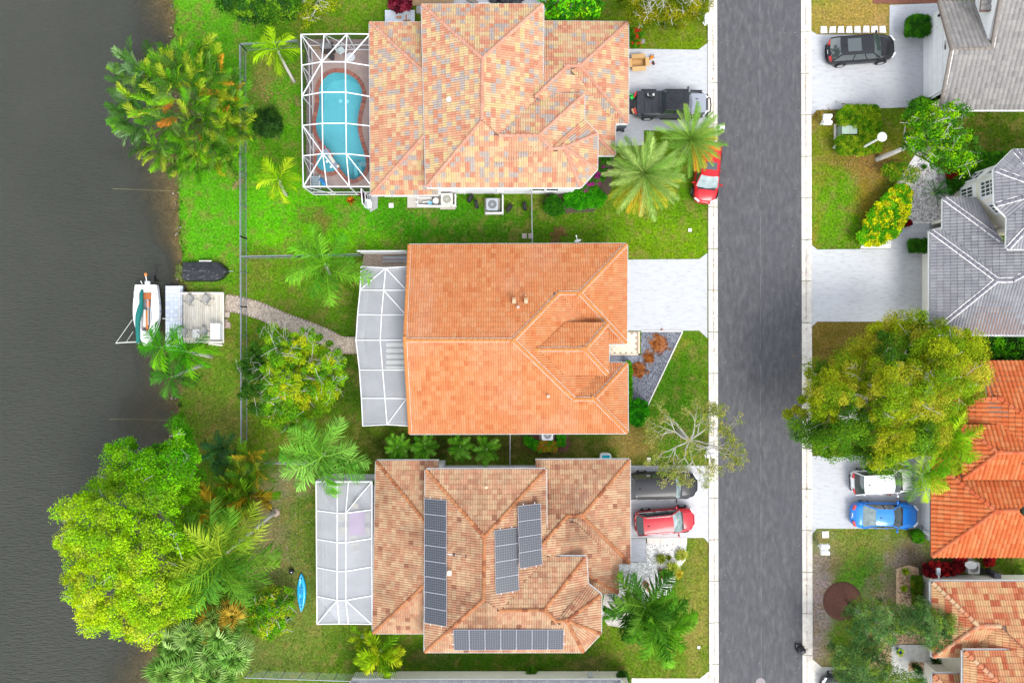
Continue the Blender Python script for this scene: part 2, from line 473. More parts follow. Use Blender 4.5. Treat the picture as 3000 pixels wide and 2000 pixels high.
# (px, py, rx, ry, colour seen, strength)
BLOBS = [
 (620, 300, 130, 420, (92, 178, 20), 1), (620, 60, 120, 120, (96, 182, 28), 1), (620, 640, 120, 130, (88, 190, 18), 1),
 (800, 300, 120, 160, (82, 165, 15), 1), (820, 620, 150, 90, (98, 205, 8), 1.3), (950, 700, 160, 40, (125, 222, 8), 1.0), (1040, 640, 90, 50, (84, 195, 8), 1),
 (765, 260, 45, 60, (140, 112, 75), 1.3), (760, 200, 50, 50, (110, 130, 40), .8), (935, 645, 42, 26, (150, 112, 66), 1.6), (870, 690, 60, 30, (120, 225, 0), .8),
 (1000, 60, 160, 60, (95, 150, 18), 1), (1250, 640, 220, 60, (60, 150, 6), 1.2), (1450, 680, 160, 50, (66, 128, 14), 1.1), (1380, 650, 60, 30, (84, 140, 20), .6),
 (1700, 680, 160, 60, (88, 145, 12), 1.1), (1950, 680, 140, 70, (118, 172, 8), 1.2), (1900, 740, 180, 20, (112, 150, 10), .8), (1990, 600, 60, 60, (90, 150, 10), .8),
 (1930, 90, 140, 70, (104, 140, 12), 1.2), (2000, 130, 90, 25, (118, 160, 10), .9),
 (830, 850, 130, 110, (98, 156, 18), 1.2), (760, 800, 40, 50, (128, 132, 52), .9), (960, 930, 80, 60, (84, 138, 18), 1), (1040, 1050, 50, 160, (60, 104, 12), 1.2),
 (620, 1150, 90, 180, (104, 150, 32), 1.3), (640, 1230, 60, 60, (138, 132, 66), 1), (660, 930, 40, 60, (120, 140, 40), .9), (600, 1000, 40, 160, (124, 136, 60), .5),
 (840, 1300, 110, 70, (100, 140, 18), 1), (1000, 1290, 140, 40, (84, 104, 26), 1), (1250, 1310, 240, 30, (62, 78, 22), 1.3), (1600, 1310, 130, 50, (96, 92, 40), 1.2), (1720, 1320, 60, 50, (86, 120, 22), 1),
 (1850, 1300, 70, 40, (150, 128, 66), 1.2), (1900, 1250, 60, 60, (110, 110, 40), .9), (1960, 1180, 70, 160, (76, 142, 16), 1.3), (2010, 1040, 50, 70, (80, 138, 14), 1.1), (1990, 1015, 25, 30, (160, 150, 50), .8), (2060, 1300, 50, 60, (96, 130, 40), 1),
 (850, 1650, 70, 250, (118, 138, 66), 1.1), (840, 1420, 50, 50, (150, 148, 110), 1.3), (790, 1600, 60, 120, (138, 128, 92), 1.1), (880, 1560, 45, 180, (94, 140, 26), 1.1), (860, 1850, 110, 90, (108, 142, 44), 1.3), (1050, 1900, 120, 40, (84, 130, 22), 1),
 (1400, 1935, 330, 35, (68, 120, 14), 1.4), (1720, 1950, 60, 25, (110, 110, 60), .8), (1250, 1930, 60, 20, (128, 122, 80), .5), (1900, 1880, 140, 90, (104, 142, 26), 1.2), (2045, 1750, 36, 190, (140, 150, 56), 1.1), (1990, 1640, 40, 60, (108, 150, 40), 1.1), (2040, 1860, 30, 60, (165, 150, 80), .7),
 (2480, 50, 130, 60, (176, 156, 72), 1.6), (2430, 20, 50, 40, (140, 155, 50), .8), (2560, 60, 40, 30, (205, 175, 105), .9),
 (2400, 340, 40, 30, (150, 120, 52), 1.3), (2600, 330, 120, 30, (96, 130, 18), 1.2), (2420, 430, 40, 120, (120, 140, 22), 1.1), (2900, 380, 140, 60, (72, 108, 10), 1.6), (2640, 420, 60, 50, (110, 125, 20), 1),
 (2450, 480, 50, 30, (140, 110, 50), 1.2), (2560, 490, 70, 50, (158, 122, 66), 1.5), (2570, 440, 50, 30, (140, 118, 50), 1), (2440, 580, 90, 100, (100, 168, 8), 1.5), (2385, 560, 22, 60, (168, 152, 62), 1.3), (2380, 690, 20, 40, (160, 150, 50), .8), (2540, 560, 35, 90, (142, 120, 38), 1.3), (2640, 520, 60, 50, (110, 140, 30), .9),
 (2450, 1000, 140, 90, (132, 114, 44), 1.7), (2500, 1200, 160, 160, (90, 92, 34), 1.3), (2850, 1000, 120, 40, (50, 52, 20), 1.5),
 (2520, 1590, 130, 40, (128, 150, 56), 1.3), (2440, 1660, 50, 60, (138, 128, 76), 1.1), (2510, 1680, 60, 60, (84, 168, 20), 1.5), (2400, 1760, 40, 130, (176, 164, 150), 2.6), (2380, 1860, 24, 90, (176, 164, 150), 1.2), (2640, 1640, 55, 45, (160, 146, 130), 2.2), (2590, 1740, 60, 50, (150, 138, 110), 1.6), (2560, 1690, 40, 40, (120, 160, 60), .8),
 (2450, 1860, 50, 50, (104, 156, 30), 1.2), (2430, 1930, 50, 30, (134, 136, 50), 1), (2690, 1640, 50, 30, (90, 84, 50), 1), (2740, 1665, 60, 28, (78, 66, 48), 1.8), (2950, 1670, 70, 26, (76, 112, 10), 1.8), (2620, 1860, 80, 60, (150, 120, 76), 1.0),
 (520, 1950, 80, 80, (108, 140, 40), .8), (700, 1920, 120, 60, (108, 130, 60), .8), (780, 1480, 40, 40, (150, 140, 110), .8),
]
_B = np.array([(b[0], b[1], b[2], b[3], *lin(*b[4]), b[5]) for b in BLOBS])
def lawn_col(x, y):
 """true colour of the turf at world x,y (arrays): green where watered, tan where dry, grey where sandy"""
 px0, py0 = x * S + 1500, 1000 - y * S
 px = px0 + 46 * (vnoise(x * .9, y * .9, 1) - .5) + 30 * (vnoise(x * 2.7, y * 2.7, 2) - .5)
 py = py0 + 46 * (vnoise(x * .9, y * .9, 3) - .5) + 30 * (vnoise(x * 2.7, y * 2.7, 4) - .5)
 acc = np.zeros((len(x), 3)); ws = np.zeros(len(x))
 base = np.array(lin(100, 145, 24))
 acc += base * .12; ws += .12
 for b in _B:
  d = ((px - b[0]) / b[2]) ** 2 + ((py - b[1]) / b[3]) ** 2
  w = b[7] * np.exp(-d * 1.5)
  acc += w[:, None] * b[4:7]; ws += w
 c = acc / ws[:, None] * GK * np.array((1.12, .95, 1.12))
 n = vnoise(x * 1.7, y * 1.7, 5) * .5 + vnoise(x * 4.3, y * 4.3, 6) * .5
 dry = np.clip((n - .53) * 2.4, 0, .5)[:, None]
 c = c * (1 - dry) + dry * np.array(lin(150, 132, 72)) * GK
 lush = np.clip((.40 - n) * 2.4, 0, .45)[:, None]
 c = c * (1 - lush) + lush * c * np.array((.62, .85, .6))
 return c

POOL_HOLE = (W(912, 0).x, W(1083, 0).x, W(0, 540).y, W(0, 136).y)
def build_ground():
 xs = np.concatenate([[-400, -200, -110, -70, -52], np.arange(-44, 44.01, .2), [52, 70, 110, 200, 400]])
 ys = np.concatenate([[-400, -200, -110, -70, -45], np.arange(-31, 31.01, .2), [45, 70, 110, 200, 400]])
 X, Y = np.meshgrid(xs, ys, indexing='ij')
 x, y = X.ravel(), Y.ravel()
 d = shore_x(y) - x          # metres out into the lake
 z = np.where(d > 0, -.19 - np.minimum(d * .10, 2.2), -.10 * np.exp(d * 5))
 inf = (np.abs(x) < 45) & (np.abs(y) < 32) & (d < 0)
 z = z + np.where(inf, .035 * (vnoise(x * 1.1, y * 1.1, 9) - .7), -.02)
 c = lawn_col(x, y)
 sand = np.array((.40, .32, .19))
 k = np.clip((d + .0) / .15, 0, 1)[:, None]
 c = c * (1 - k) + sand * k * (0.75 + .5 * vnoise(x * 2, y * 2, 12))[:, None]
 nx, ny = len(xs), len(ys)
 I = np.arange(nx * ny).reshape(nx, ny)
 F = np.stack([I[:-1, :-1], I[1:, :-1], I[1:, 1:], I[:-1, 1:]], -1).reshape(-1, 4)
 cx, cy = x[F].mean(1), y[F].mean(1)
 hx0, hx1, hy0, hy1 = POOL_HOLE
 keep = ~((cx > hx0 + .1) & (cx < hx1 - .1) & (cy > hy0 + .1) & (cy < hy1 - .1))
 F = F[keep]
 V = np.stack([x, y, z], 1)
 me = fastmesh("ground", V, F, c[F].mean(1), M['lawn'], smooth=True)
 # smooth colours: per-corner
 me.attributes.remove(me.attributes["tint"])
 a = me.attributes.new("tint", 'FLOAT_COLOR', 'POINT')
 buf = np.ones((len(V), 4), np.float32); buf[:, :3] = c; a.data.foreach_set("color", buf.ravel())
 o = bpy.data.objects.new("ground", me); COL.objects.link(o); o["kind"] = "structure"
build_ground()

def build_lake():
 ys = np.concatenate([[-400, -150, -60], np.arange(-31, 31.01, .25), [60, 150, 400]])
 ds = np.array([-.6, -.1, .05, .2, .4, .7, 1.0, 1.4, 1.9, 2.5, 3.2, 4.0, 5, 7, 10, 20, 50, 150, 380])
 P, C = [], []
 for y in ys:
  sx = float(shore_x(np.array([y]))[0])
  for d in ds:
   P.append((sx - d, y, -.14))
   n = float(vnoise(np.array([sx - d]) * .5 + 9, np.array([y]) * .35, 21)[0])
   C.append(min(1, max(.22, .22 + .78 * (max(0, d) / (1.0 + 5.5 * n)) ** .8)))
 nd = len(ds); F = []
 for i in range(len(ys) - 1):
  for j in range(nd - 1):
   a = i * nd + j; F.append((a, a + 1, a + nd + 1, a + nd)[::-1])
 me = bpy.data.meshes.new("lake_water"); me.from_pydata(P, [], F); me.materials.append(M['lake'])
 a = me.attributes.new("murk", 'FLOAT', 'POINT'); a.data.foreach_set("value", C)
 me.shade_smooth()
 o = bpy.data.objects.new("lake_water", me); COL.objects.link(o); o["kind"] = "structure"
build_lake()

def sheet(name, pts, z, m, px=True, col=(1, 1, 1), parent=None, kind="structure", thick=.10, tw=True):
 P = [W(*p) for p in pts] if px else [Vector((p[0], p[1], 0)) for p in pts]
 mb = MB(); mb.prism([(p.x, p.y) for p in P], z - thick, z, col)
 return mb.build(name, M[m] if isinstance(m, str) else m, parent, kind=kind)

# road (slightly turned against the photograph, as seen)
def rx(px, py): return px + (py - 1000) * .0022
YT, YB = -260, 2260
road = sheet("road", [(rx(2103, YT), YT), (rx(2349, YT), YT), (rx(2349, YB), YB), (rx(2103, YB), YB)], .012, 'asphalt')
# valley kerbs, cast in ten-foot lengths with joints between them
def kerb(side):
 root = bpy.data.objects.new("kerb", None); COL.objects.link(root); root["kind"] = "structure"
 x0 = 2075 if side < 0 else 2349
 xs = [0, 5, 10, 14, 19, 28] if side < 0 else [0, 9, 14, 18, 23, 28]
 zs = [.11, .115, .085, .030, .028, .016] if side < 0 else [.016, .028, .030, .085, .115, .11]
 off = 17 if side < 0 else -10
 y = YT + off
 while y < YB:
  mb = MB(); y1 = y + 121.5; g = 1.0
  P = []
  for yy in (y + g, y1 - g):
   for a, z in zip(xs, zs): P.append(W(rx(x0 + a, yy), yy).to_2d().to_3d() + Vector((0, 0, z)))
  n = len(xs)
  base = len(P)
  for yy in (y + g, y1 - g):
   for a in (xs[0], xs[-1]): P.append(W(rx(x0 + a, yy), yy).to_2d().to_3d() + Vector((0, 0, -.1)))
  F = [(i, i + n, i + n + 1, i + 1) for i in range(n - 1)]
  F += [(0, base, base + 2, n), (n - 1, 2 * n - 1, base + 3, base + 1)]
  F += [tuple([base] + list(range(n)) + [base + 1]), tuple([base + 3] + list(range(2 * n - 1, n - 1, -1)) + [base + 2])]
  k = 1 + random.uniform(-.05, .05)
  mb.add(P, F, (k, k * .99, k * .97))
  mb.build("kerb_stone", M['concrete_warm'], root)
  y += 121.5
 dl = MB(); yy = -30
 while yy < 2030:
  L = random.uniform(8, 40); xx = x0 + (15.5 if side < 0 else 12.5)
  if random.random() < .8: dl.bar(W(rx(xx, yy), yy) + Vector((0, 0, .033)), W(rx(xx, yy), yy + L) + Vector((0, 0, .033)), random.uniform(.015, .06), .012, rndc((.34, .27, .21), .25))
  yy += L
 dl.build("gutter_dirt", M['plain'], None, kind="stuff")
 gut = MB()      # dirt and leaf litter lying in the gutter line
 for q in range(420):
  yy = random.uniform(-20, 2020)
  if side < 0: dens = .9 if (60 < yy < 260 or 560 < yy < 1000 or 1280 < yy < 1340) else .25
  else: dens = .8 if 1380 < yy < 1520 else .2
  if random.random() > dens: continue
  p = W(rx(x0 + (15.5 if side < 0 else 12.5), yy) + random.gauss(0, 1.2), yy) + Vector((0, 0, .04))
  w = random.uniform(.02, .05)
  gut.box(p, (w, w * random.uniform(1, 3), .008), random.uniform(-.4, .4), rndc(random.choice([(.30, .12, .04), (.16, .09, .05), (.35, .18, .07)]), .3))
 gut.build("leaf_litter", M['plain'], None, kind="stuff")
kerb(-1); kerb(1)
# grit and pale stones scattered on the road
def grit():
 mb = MB()
 for _ in range(260):
  px = random.choice([random.gauss(2125, 14), random.uniform(2110, 2345), random.gauss(2335, 8)])
  if px < 2108 or px > 2345: continue
  p = W(px, random.uniform(-10, 2010)); w = random.uniform(.012, .03)
  mb.box((p.x, p.y, .018), (w, w * 1.3, .014), random.random() * 3, rndc(random.choice([(.45, .42, .4), (.3, .28, .27), (.5, .4, .3)]), .3))
 mb.build("road_grit", M['plain'], None, kind="stuff")
grit()
for xa in (2163, 2228, 2292):   # paving seams
 mb = MB()
 for k in range(90):
  if random.random() < (.25 if xa == 2228 else .5): continue
  y = k * 24 - 60; mb.bar(W(rx(xa, y) + random.uniform(-.4, .4), y) + Vector((0, 0, .0125)), W(rx(xa, y) + random.uniform(-.4, .4), y + 24) + Vector((0, 0, .0125)), random.uniform(.015, .035), .004, rndc((.085, .085, .09), .2) if xa != 2228 else (.16, .16, .165))
 mb.build("road_seam", M['plain'], None, kind="structure")
mh = thing("manhole_cover", "round dark iron manhole cover set in the road at the photo's bottom edge", "manhole cover", W(2228, 1998, .0))
mb = MB(); mb.cyl(W(2228, 1998) + Vector((0, 0, .0)), .36, .022, 24, (.25, .22, .22)); mb.build("cover", M['plain'], mh)

# driveways: concrete slabs cast in bays
def drive(pts, joints, m='concrete', col=(1, 1, 1), z=.03):
 o = sheet("driveway", pts, z, m, col=col)
 for a, b in joints:
  A, B = W(*a), W(*b); A.z = B.z = z + .001
  mb = MB(); mb.bar(A, B, .025, .006, (.42, .42, .44)); mb.build("joint", M['plain'], o, kind="structure")
 return o
drive([(1790, 143), (2045, 147), (2074, 126), (2075, 392), (2046, 384), (1886, 382), (1886, 426), (1760, 430)], [((1838, 382), (1886, 382)), ((1838, 200), (1838, 380))])
drive([(1790, 761), (2048, 759), (2072, 741), (2072, 990), (2048, 968), (1790, 969)], [])
drive([(1780, 1363), (2078, 1363), (2078, 1592), (2062, 1574), (1780, 1576)], [], col=(1.12, 1.1, 1.08))
drive([(1828, 1577), (1892, 1577), (1892, 1645), (1828, 1645)], [], z=.026, col=(1.05, 1.05, 1.08))
sheet("path", [(1790, 1650), (1812, 1648), (1815, 1738), (1785, 1760)], .03, 'concrete', col=(1.1, 1.1, 1.1))
drive([(2374, 90), (2393, 102), (2605, 104), (2606, 16), (2760, 10), (2760, 312), (2393, 323), (2373, 345)], [((2700, 100), (2700, 300)), ((2606, 99), (2706, 99)), ((2682, 16), (2682, 99))])
drive([(2373, 714), (2394, 731), (2610, 729), (2612, 655), (2740, 655), (2740, 942), (2394, 942), (2372, 962)], [((2612, 729), (2700, 729)), ((2691, 735), (2691, 940)), ((2697, 735), (2697, 940))], col=(1.1, 1.1, 1.08))
drive([(2372, 1335), (2780, 1335), (2780, 1548), (2392, 1547), (2376, 1568)], [((2693, 1400), (2693, 1546))])
drive([(2380, 1930), (2407, 1952), (2613, 1955), (2613, 2200), (2380, 2200)], [((2500, 1960), (2500, 2100))], 'concrete_warm', (1.08, 1.1, 1.1))
drive([(1850, 1985), (2050, 1986), (2080, 1962), (2080, 2200), (1850, 2200)], [], 'concrete_warm', (1.05, 1.02, .98))
sheet("entry_path", [(2611, 1887), (2744, 1887), (2850, 1920), (2850, 1985), (2662, 1985), (2662, 1962), (2660, 2010), (2780, 2030), (2780, 2100), (2611, 2100)], .03, 'concrete_warm', col=(1.0, 1.05, 1.08))
sheet("entry_slab", [(2722, 655), (2790, 640), (2790, 690), (2722, 690)], .04, 'concrete', col=(.62, .6, .58))
sheet("entry_slab", [(2750, 1915), (2850, 1915), (2850, 1950), (2750, 1950)], .04, 'concrete', col=(.72, .68, .62))
sheet("planting_bed", [(2680, 455), (2800, 520), (2800, 640), (2724, 655), (2612, 655), (2612, 728), (2520, 728), (2560, 640)], .022, 'gravel', col=(.85, .82, .80))
sheet("planting_bed", [(2557, -40), (2800, -40), (2800, 12), (2557, 12)], .022, 'soil', col=(.20, .08, .05))
sheet("planting_bed", [(1893, 1590), (2011, 1592), (2008, 1640), (1990, 1660), (1960, 1740), (1900, 1760), (1815, 1740), (1812, 1648), (1893, 1646)], .020, 'gravel', col=(.86, .86, .84))
sheet("planting_bed", [(1770, 1738), (1815, 1738), (1860, 1790), (1840, 1840), (1780, 1830), (1762, 1800)], .018, 'gravel', col=(.5, .46, .42))
sheet("planting_bed", [(1770, 1040), (1878, 1040), (1878, 971), (1999, 970), (1893, 1195), (1845, 1200), (1845, 1060), (1770, 1062)], .020, 'gravel', col=(.22, .23, .27))
sheet("planting_bed", [(1575, 1262), (1660, 1262), (1672, 1300), (1660, 1322), (1560, 1322), (1536, 1290)], .018, 'soil', col=(.16, .07, .05))
sheet("planting_bed", [(1630, 530), (1760, 455), (1800, 450), (1790, 560), (1740, 620), (1600, 628), (1590, 590)], .018, 'soil', col=(.10, .075, .05))
sheet("planting_bed", [(2626, 1665), (2660, 1655), (2690, 1662), (2700, 1760), (2690, 1800), (2720, 1880), (2611, 1887), (2611, 2100), (2540, 2100), (2540, 1960), (2590, 1850), (2625, 1770)], .020, 'gravel', col=(.62, .44, .28))
sheet("planting_bed", [(2661, 1938), (2758, 1938), (2758, 1962), (2690, 1962), (2661, 1963)], .036, 'gravel', col=(.55, .30, .17))
sheet("planting_bed", [(1068, 735), (1200, 740), (1200, 785), (1060, 785)], .016, 'gravel', col=(.40, .31, .24))
sheet("planting_bed", [(1220, -60), (1600, -60), (1600, 40), (1220, 40)], .016, 'concrete', col=(.9, .9, .9))
sheet("planting_bed", [(1060, 560), (1108, 565), (1106, 610), (1084, 622), (1082, 600), (1070, 590)], .03, 'concrete', col=(.75, .74, .72))

def mulch_ring(c, r, col, label, hole=0):
 o = MB(); n = 30; C = W(*c)
 prof = [(r / S * k, z) for k, z in ((1, -.02), (1, .015), (.8, .07), (.35, .09), (0.02, .08))]
 o.lathe(C, prof, 34, col)
 q = o.build("mulch_mound", M['soil'], None, smooth=True)
 tag(q, label, "mulch mound", None)
 return q
mulch_ring((1930, 1007), 27, (.30, .11, .035), "largest round mound of orange mulch in the grey gravel bed, nearest the driveway")
mulch_ring((1900, 1048), 16, (.26, .09, .03), "smallest mound of orange mulch, between the two larger ones")
mulch_ring((1870, 1083), 23, (.28, .10, .03), "round mound of orange mulch beside the hedge at the house wall")
mulch_ring((2468, 1760), 57, (.13, .055, .038), "wide dark brown mulch ring round a tree base in the sandy lawn")

# loose gravel, cobbles and bark chips as geometry
def scatter_stones(polys, n, sizes, cols, zz=.03, name="gravel_stones"):
 pts = []
 for poly, k in polys:
  xs = [p[0] for p in poly]; ys = [p[1] for p in poly]; c = 0
  while c < k:
   x, y = random.uniform(min(xs), max(xs)), random.uniform(min(ys), max(ys))
   if pip(x, y, poly): pts.append((x, y)); c += 1
 mb = MB()
 for x, y in pts:
  p = W(x, y); s = random.uniform(*sizes); a = random.random() * 6.3; h = s * random.uniform(.4, .7)
  P = []
  for q in range(5):
   t = a + q * 1.2566; rr = s * random.uniform(.8, 1.15) / 2
   P.append((p.x + math.cos(t) * rr, p.y + math.sin(t) * rr, zz - .02))
  P += [(p.x + (v[0] - p.x) * .6, p.y + (v[1] - p.y) * .6, zz + h) for v in P[:5]]
  mb.add(P, [(5, 6, 7, 8, 9)] + [(i, (i + 1) % 5, 5 + (i + 1) % 5, 5 + i) for i in range(5)], rndc(random.choice(cols), .2))
 return mb.build(name, M['plain'], None, kind="stuff")
BEDW = [(1893, 1592), (2009, 1594), (2004, 1640), (1960, 1740), (1900, 1758), (1818, 1740), (1814, 1650), (1893, 1648)]
BEDG = [(1878, 1042), (1878, 973), (1995, 972), (1893, 1192), (1848, 1196), (1848, 1064)]
BEDR = [(2690, 470), (2795, 525), (2790, 630), (2722, 650), (2640, 650), (2560, 700), (2560, 650)]
scatter_stones([(BEDW, 1900)], 0, (.05, .12), [(.8, .8, .78), (.7, .69, .66), (.62, .6, .56)])
scatter_stones([(BEDG, 2200)], 0, (.04, .09), [(.10, .11, .14), (.30, .31, .34), (.18, .18, .2)])
scatter_stones([(BEDR, 2000)], 0, (.05, .12), [(.75, .72, .70), (.55, .50, .48), (.35, .31, .30)])
scatter_stones([([(2632, 1668), (2684, 1662), (2690, 1760), (2630, 1766)], 500), ([(2600, 1790), (2690, 1800), (2716, 1880), (2600, 1885)], 700), ([(2545, 1880), (2610, 1888), (2610, 1990), (2545, 1990)], 450), ([(2663, 1940), (2756, 1940), (2756, 1960), (2663, 1960)], 260)], 0, (.07, .15), [(.70, .50, .30), (.55, .34, .2), (.8, .68, .5), (.42, .26, .17)])

# lawn blades: small tufts all over the turf
PAVED = []
for ob in COL.objects:
 if ob.name.split('.')[0] in ("driveway", "path", "entry_path", "planting_bed", "road", "entry_slab") and ob.type == 'MESH':
  vs = [v.co for v in ob.data.vertices]
  n = len(vs) // 2
  PAVED.append([(v.x, v.y) for v in vs[:n]])
def pip_np(x, y, poly):
 c = np.zeros(len(x), bool); n = len(poly); j = n - 1
 for i in range(n):
  xi, yi = poly[i]; xj, yj = poly[j]
  c ^= ((yi > y) != (yj > y)) & (x < (xj - xi) * (y - yi) / (yj - yi + 1e-12) + xi); j = i
 return c
HOUSES_PX = [[(1090, 70), (1838, 70), (1838, 450), (1745, 545), (1090, 565)], [(1205, 722), (1830, 722), (1830, 1262), (1205, 1262)], [(1100, 1360), (1840, 1360), (1840, 1730), (1750, 1860), (1700, 1900), (1100, 1850)],
    [(2740, 0), (3000, 0), (3000, 315), (2740, 315)], [(2740, 590), (2930, 450), (3000, 450), (3000, 975), (2740, 975)], [(2740, 1060), (3000, 1060), (3000, 1620), (2740, 1620)], [(2740, 1710), (3000, 1710), (3000, 2000), (2800, 2000), (2740, 1910)],
    [(885, 100), (1090, 100), (1090, 560), (885, 560)], [(1045, 785), (1200, 785), (1200, 1245), (1045, 1245)], [(925, 1410), (1095, 1410), (1095, 1830), (925, 1830)], [(2072, -300), (2378, -300), (2378, 2300), (2072, 2300)], [(1035, 1968), (1830, 1968), (1830, 2100), (1035, 2100)]]
def build_tufts(n=120000):
 x = RNG.uniform(-26.2, 38.6, n); y = RNG.uniform(-25.8, 25.8, n)
 ok = x > shore_x(y) + .05
 for poly in PAVED: ok &= ~pip_np(x, y, poly)
 for poly in HOUSES_PX: ok &= ~pip_np(x, y, [((p[0] - 1500) / S, (1000 - p[1]) / S) for p in poly])
 x, y = x[ok], y[ok]; n = len(x)
 c = lawn_col(x, y)
 lum = c.sum(1); green = c[:, 1] / (c.sum(1) + 1e-6)
 keep = RNG.random(n) < np.clip((green - .38) * 6, .15, 1)
 x, y, c = x[keep], y[keep], c[keep]; n = len(x)
 V = np.zeros((n, 9, 3)); h = RNG.uniform(.03, .085, n)
 for k in range(3):
  a = RNG.uniform(0, 2 * np.pi, n); w = RNG.uniform(.012, .022, n); ln = RNG.uniform(.05, .12, n)
  bx, by = x + RNG.normal(0, .02, n), y + RNG.normal(0, .02, n)
  V[:, 3 * k, 0] = bx - np.sin(a) * w; V[:, 3 * k, 1] = by + np.cos(a) * w; V[:, 3 * k, 2] = -.01
  V[:, 3 * k + 1, 0] = bx + np.sin(a) * w; V[:, 3 * k + 1, 1] = by - np.cos(a) * w; V[:, 3 * k + 1, 2] = -.01
  V[:, 3 * k + 2, 0] = bx + np.cos(a) * ln; V[:, 3 * k + 2, 1] = by + np.sin(a) * ln; V[:, 3 * k + 2, 2] = h
 F = np.arange(n * 9).reshape(-1, 3)
 cc = np.repeat(c, 3, axis=0) * RNG.uniform(.7, 1.45, n * 3)[:, None]
 cc[:, 0] *= RNG.uniform(.8, 1.3, n * 3)
 me = fastmesh("grass_tufts", V.reshape(-1, 3), F, np.clip(cc, 0, 1), M['tuft'])
 o = bpy.data.objects.new("grass", me); COL.objects.link(o); o["kind"] = "stuff"
 tag(o, "short blades of lawn grass over all the yards", "grass")
build_tufts()
# ------------------------------------------------------------------ houses
CAMV = Vector((0, 0, H))
def tile_profile(ribs, h=.05):
 """(u, height) across one tile"""
 out = []
 for r in range(ribs):
  for t, z in ((0, 0), (.16, .0), (.34, .75), (.56, 1), (.80, .8), (.96, .05)):
   out.append(((r + t) / ribs, z * h))
 out.append((1, 0))
 return out

def clip_poly(P, AB, a, b, keep_left=True):
 """clip 3-D polygon P with 2-D coords AB by the line a->b, keeping the left side"""
 dx, dy = b[0] - a[0], b[1] - a[1]
 sd = [dx * (q[1] - a[1]) - dy * (q[0] - a[0]) for q in AB]
 oP, oA = [], []
 n = len(P)
 for i in range(n):
  j = (i + 1) % n
  if sd[i] >= 0: oP.append(P[i]); oA.append(AB[i])
  if (sd[i] >= 0) != (sd[j] >= 0):
   t = sd[i] / (sd[i] - sd[j])
   oP.append(P[i].lerp(P[j], t)); oA.append((AB[i][0] + (AB[j][0] - AB[i][0]) * t, AB[i][1] + (AB[j][1] - AB[i][1]) * t))
 return oP, oA

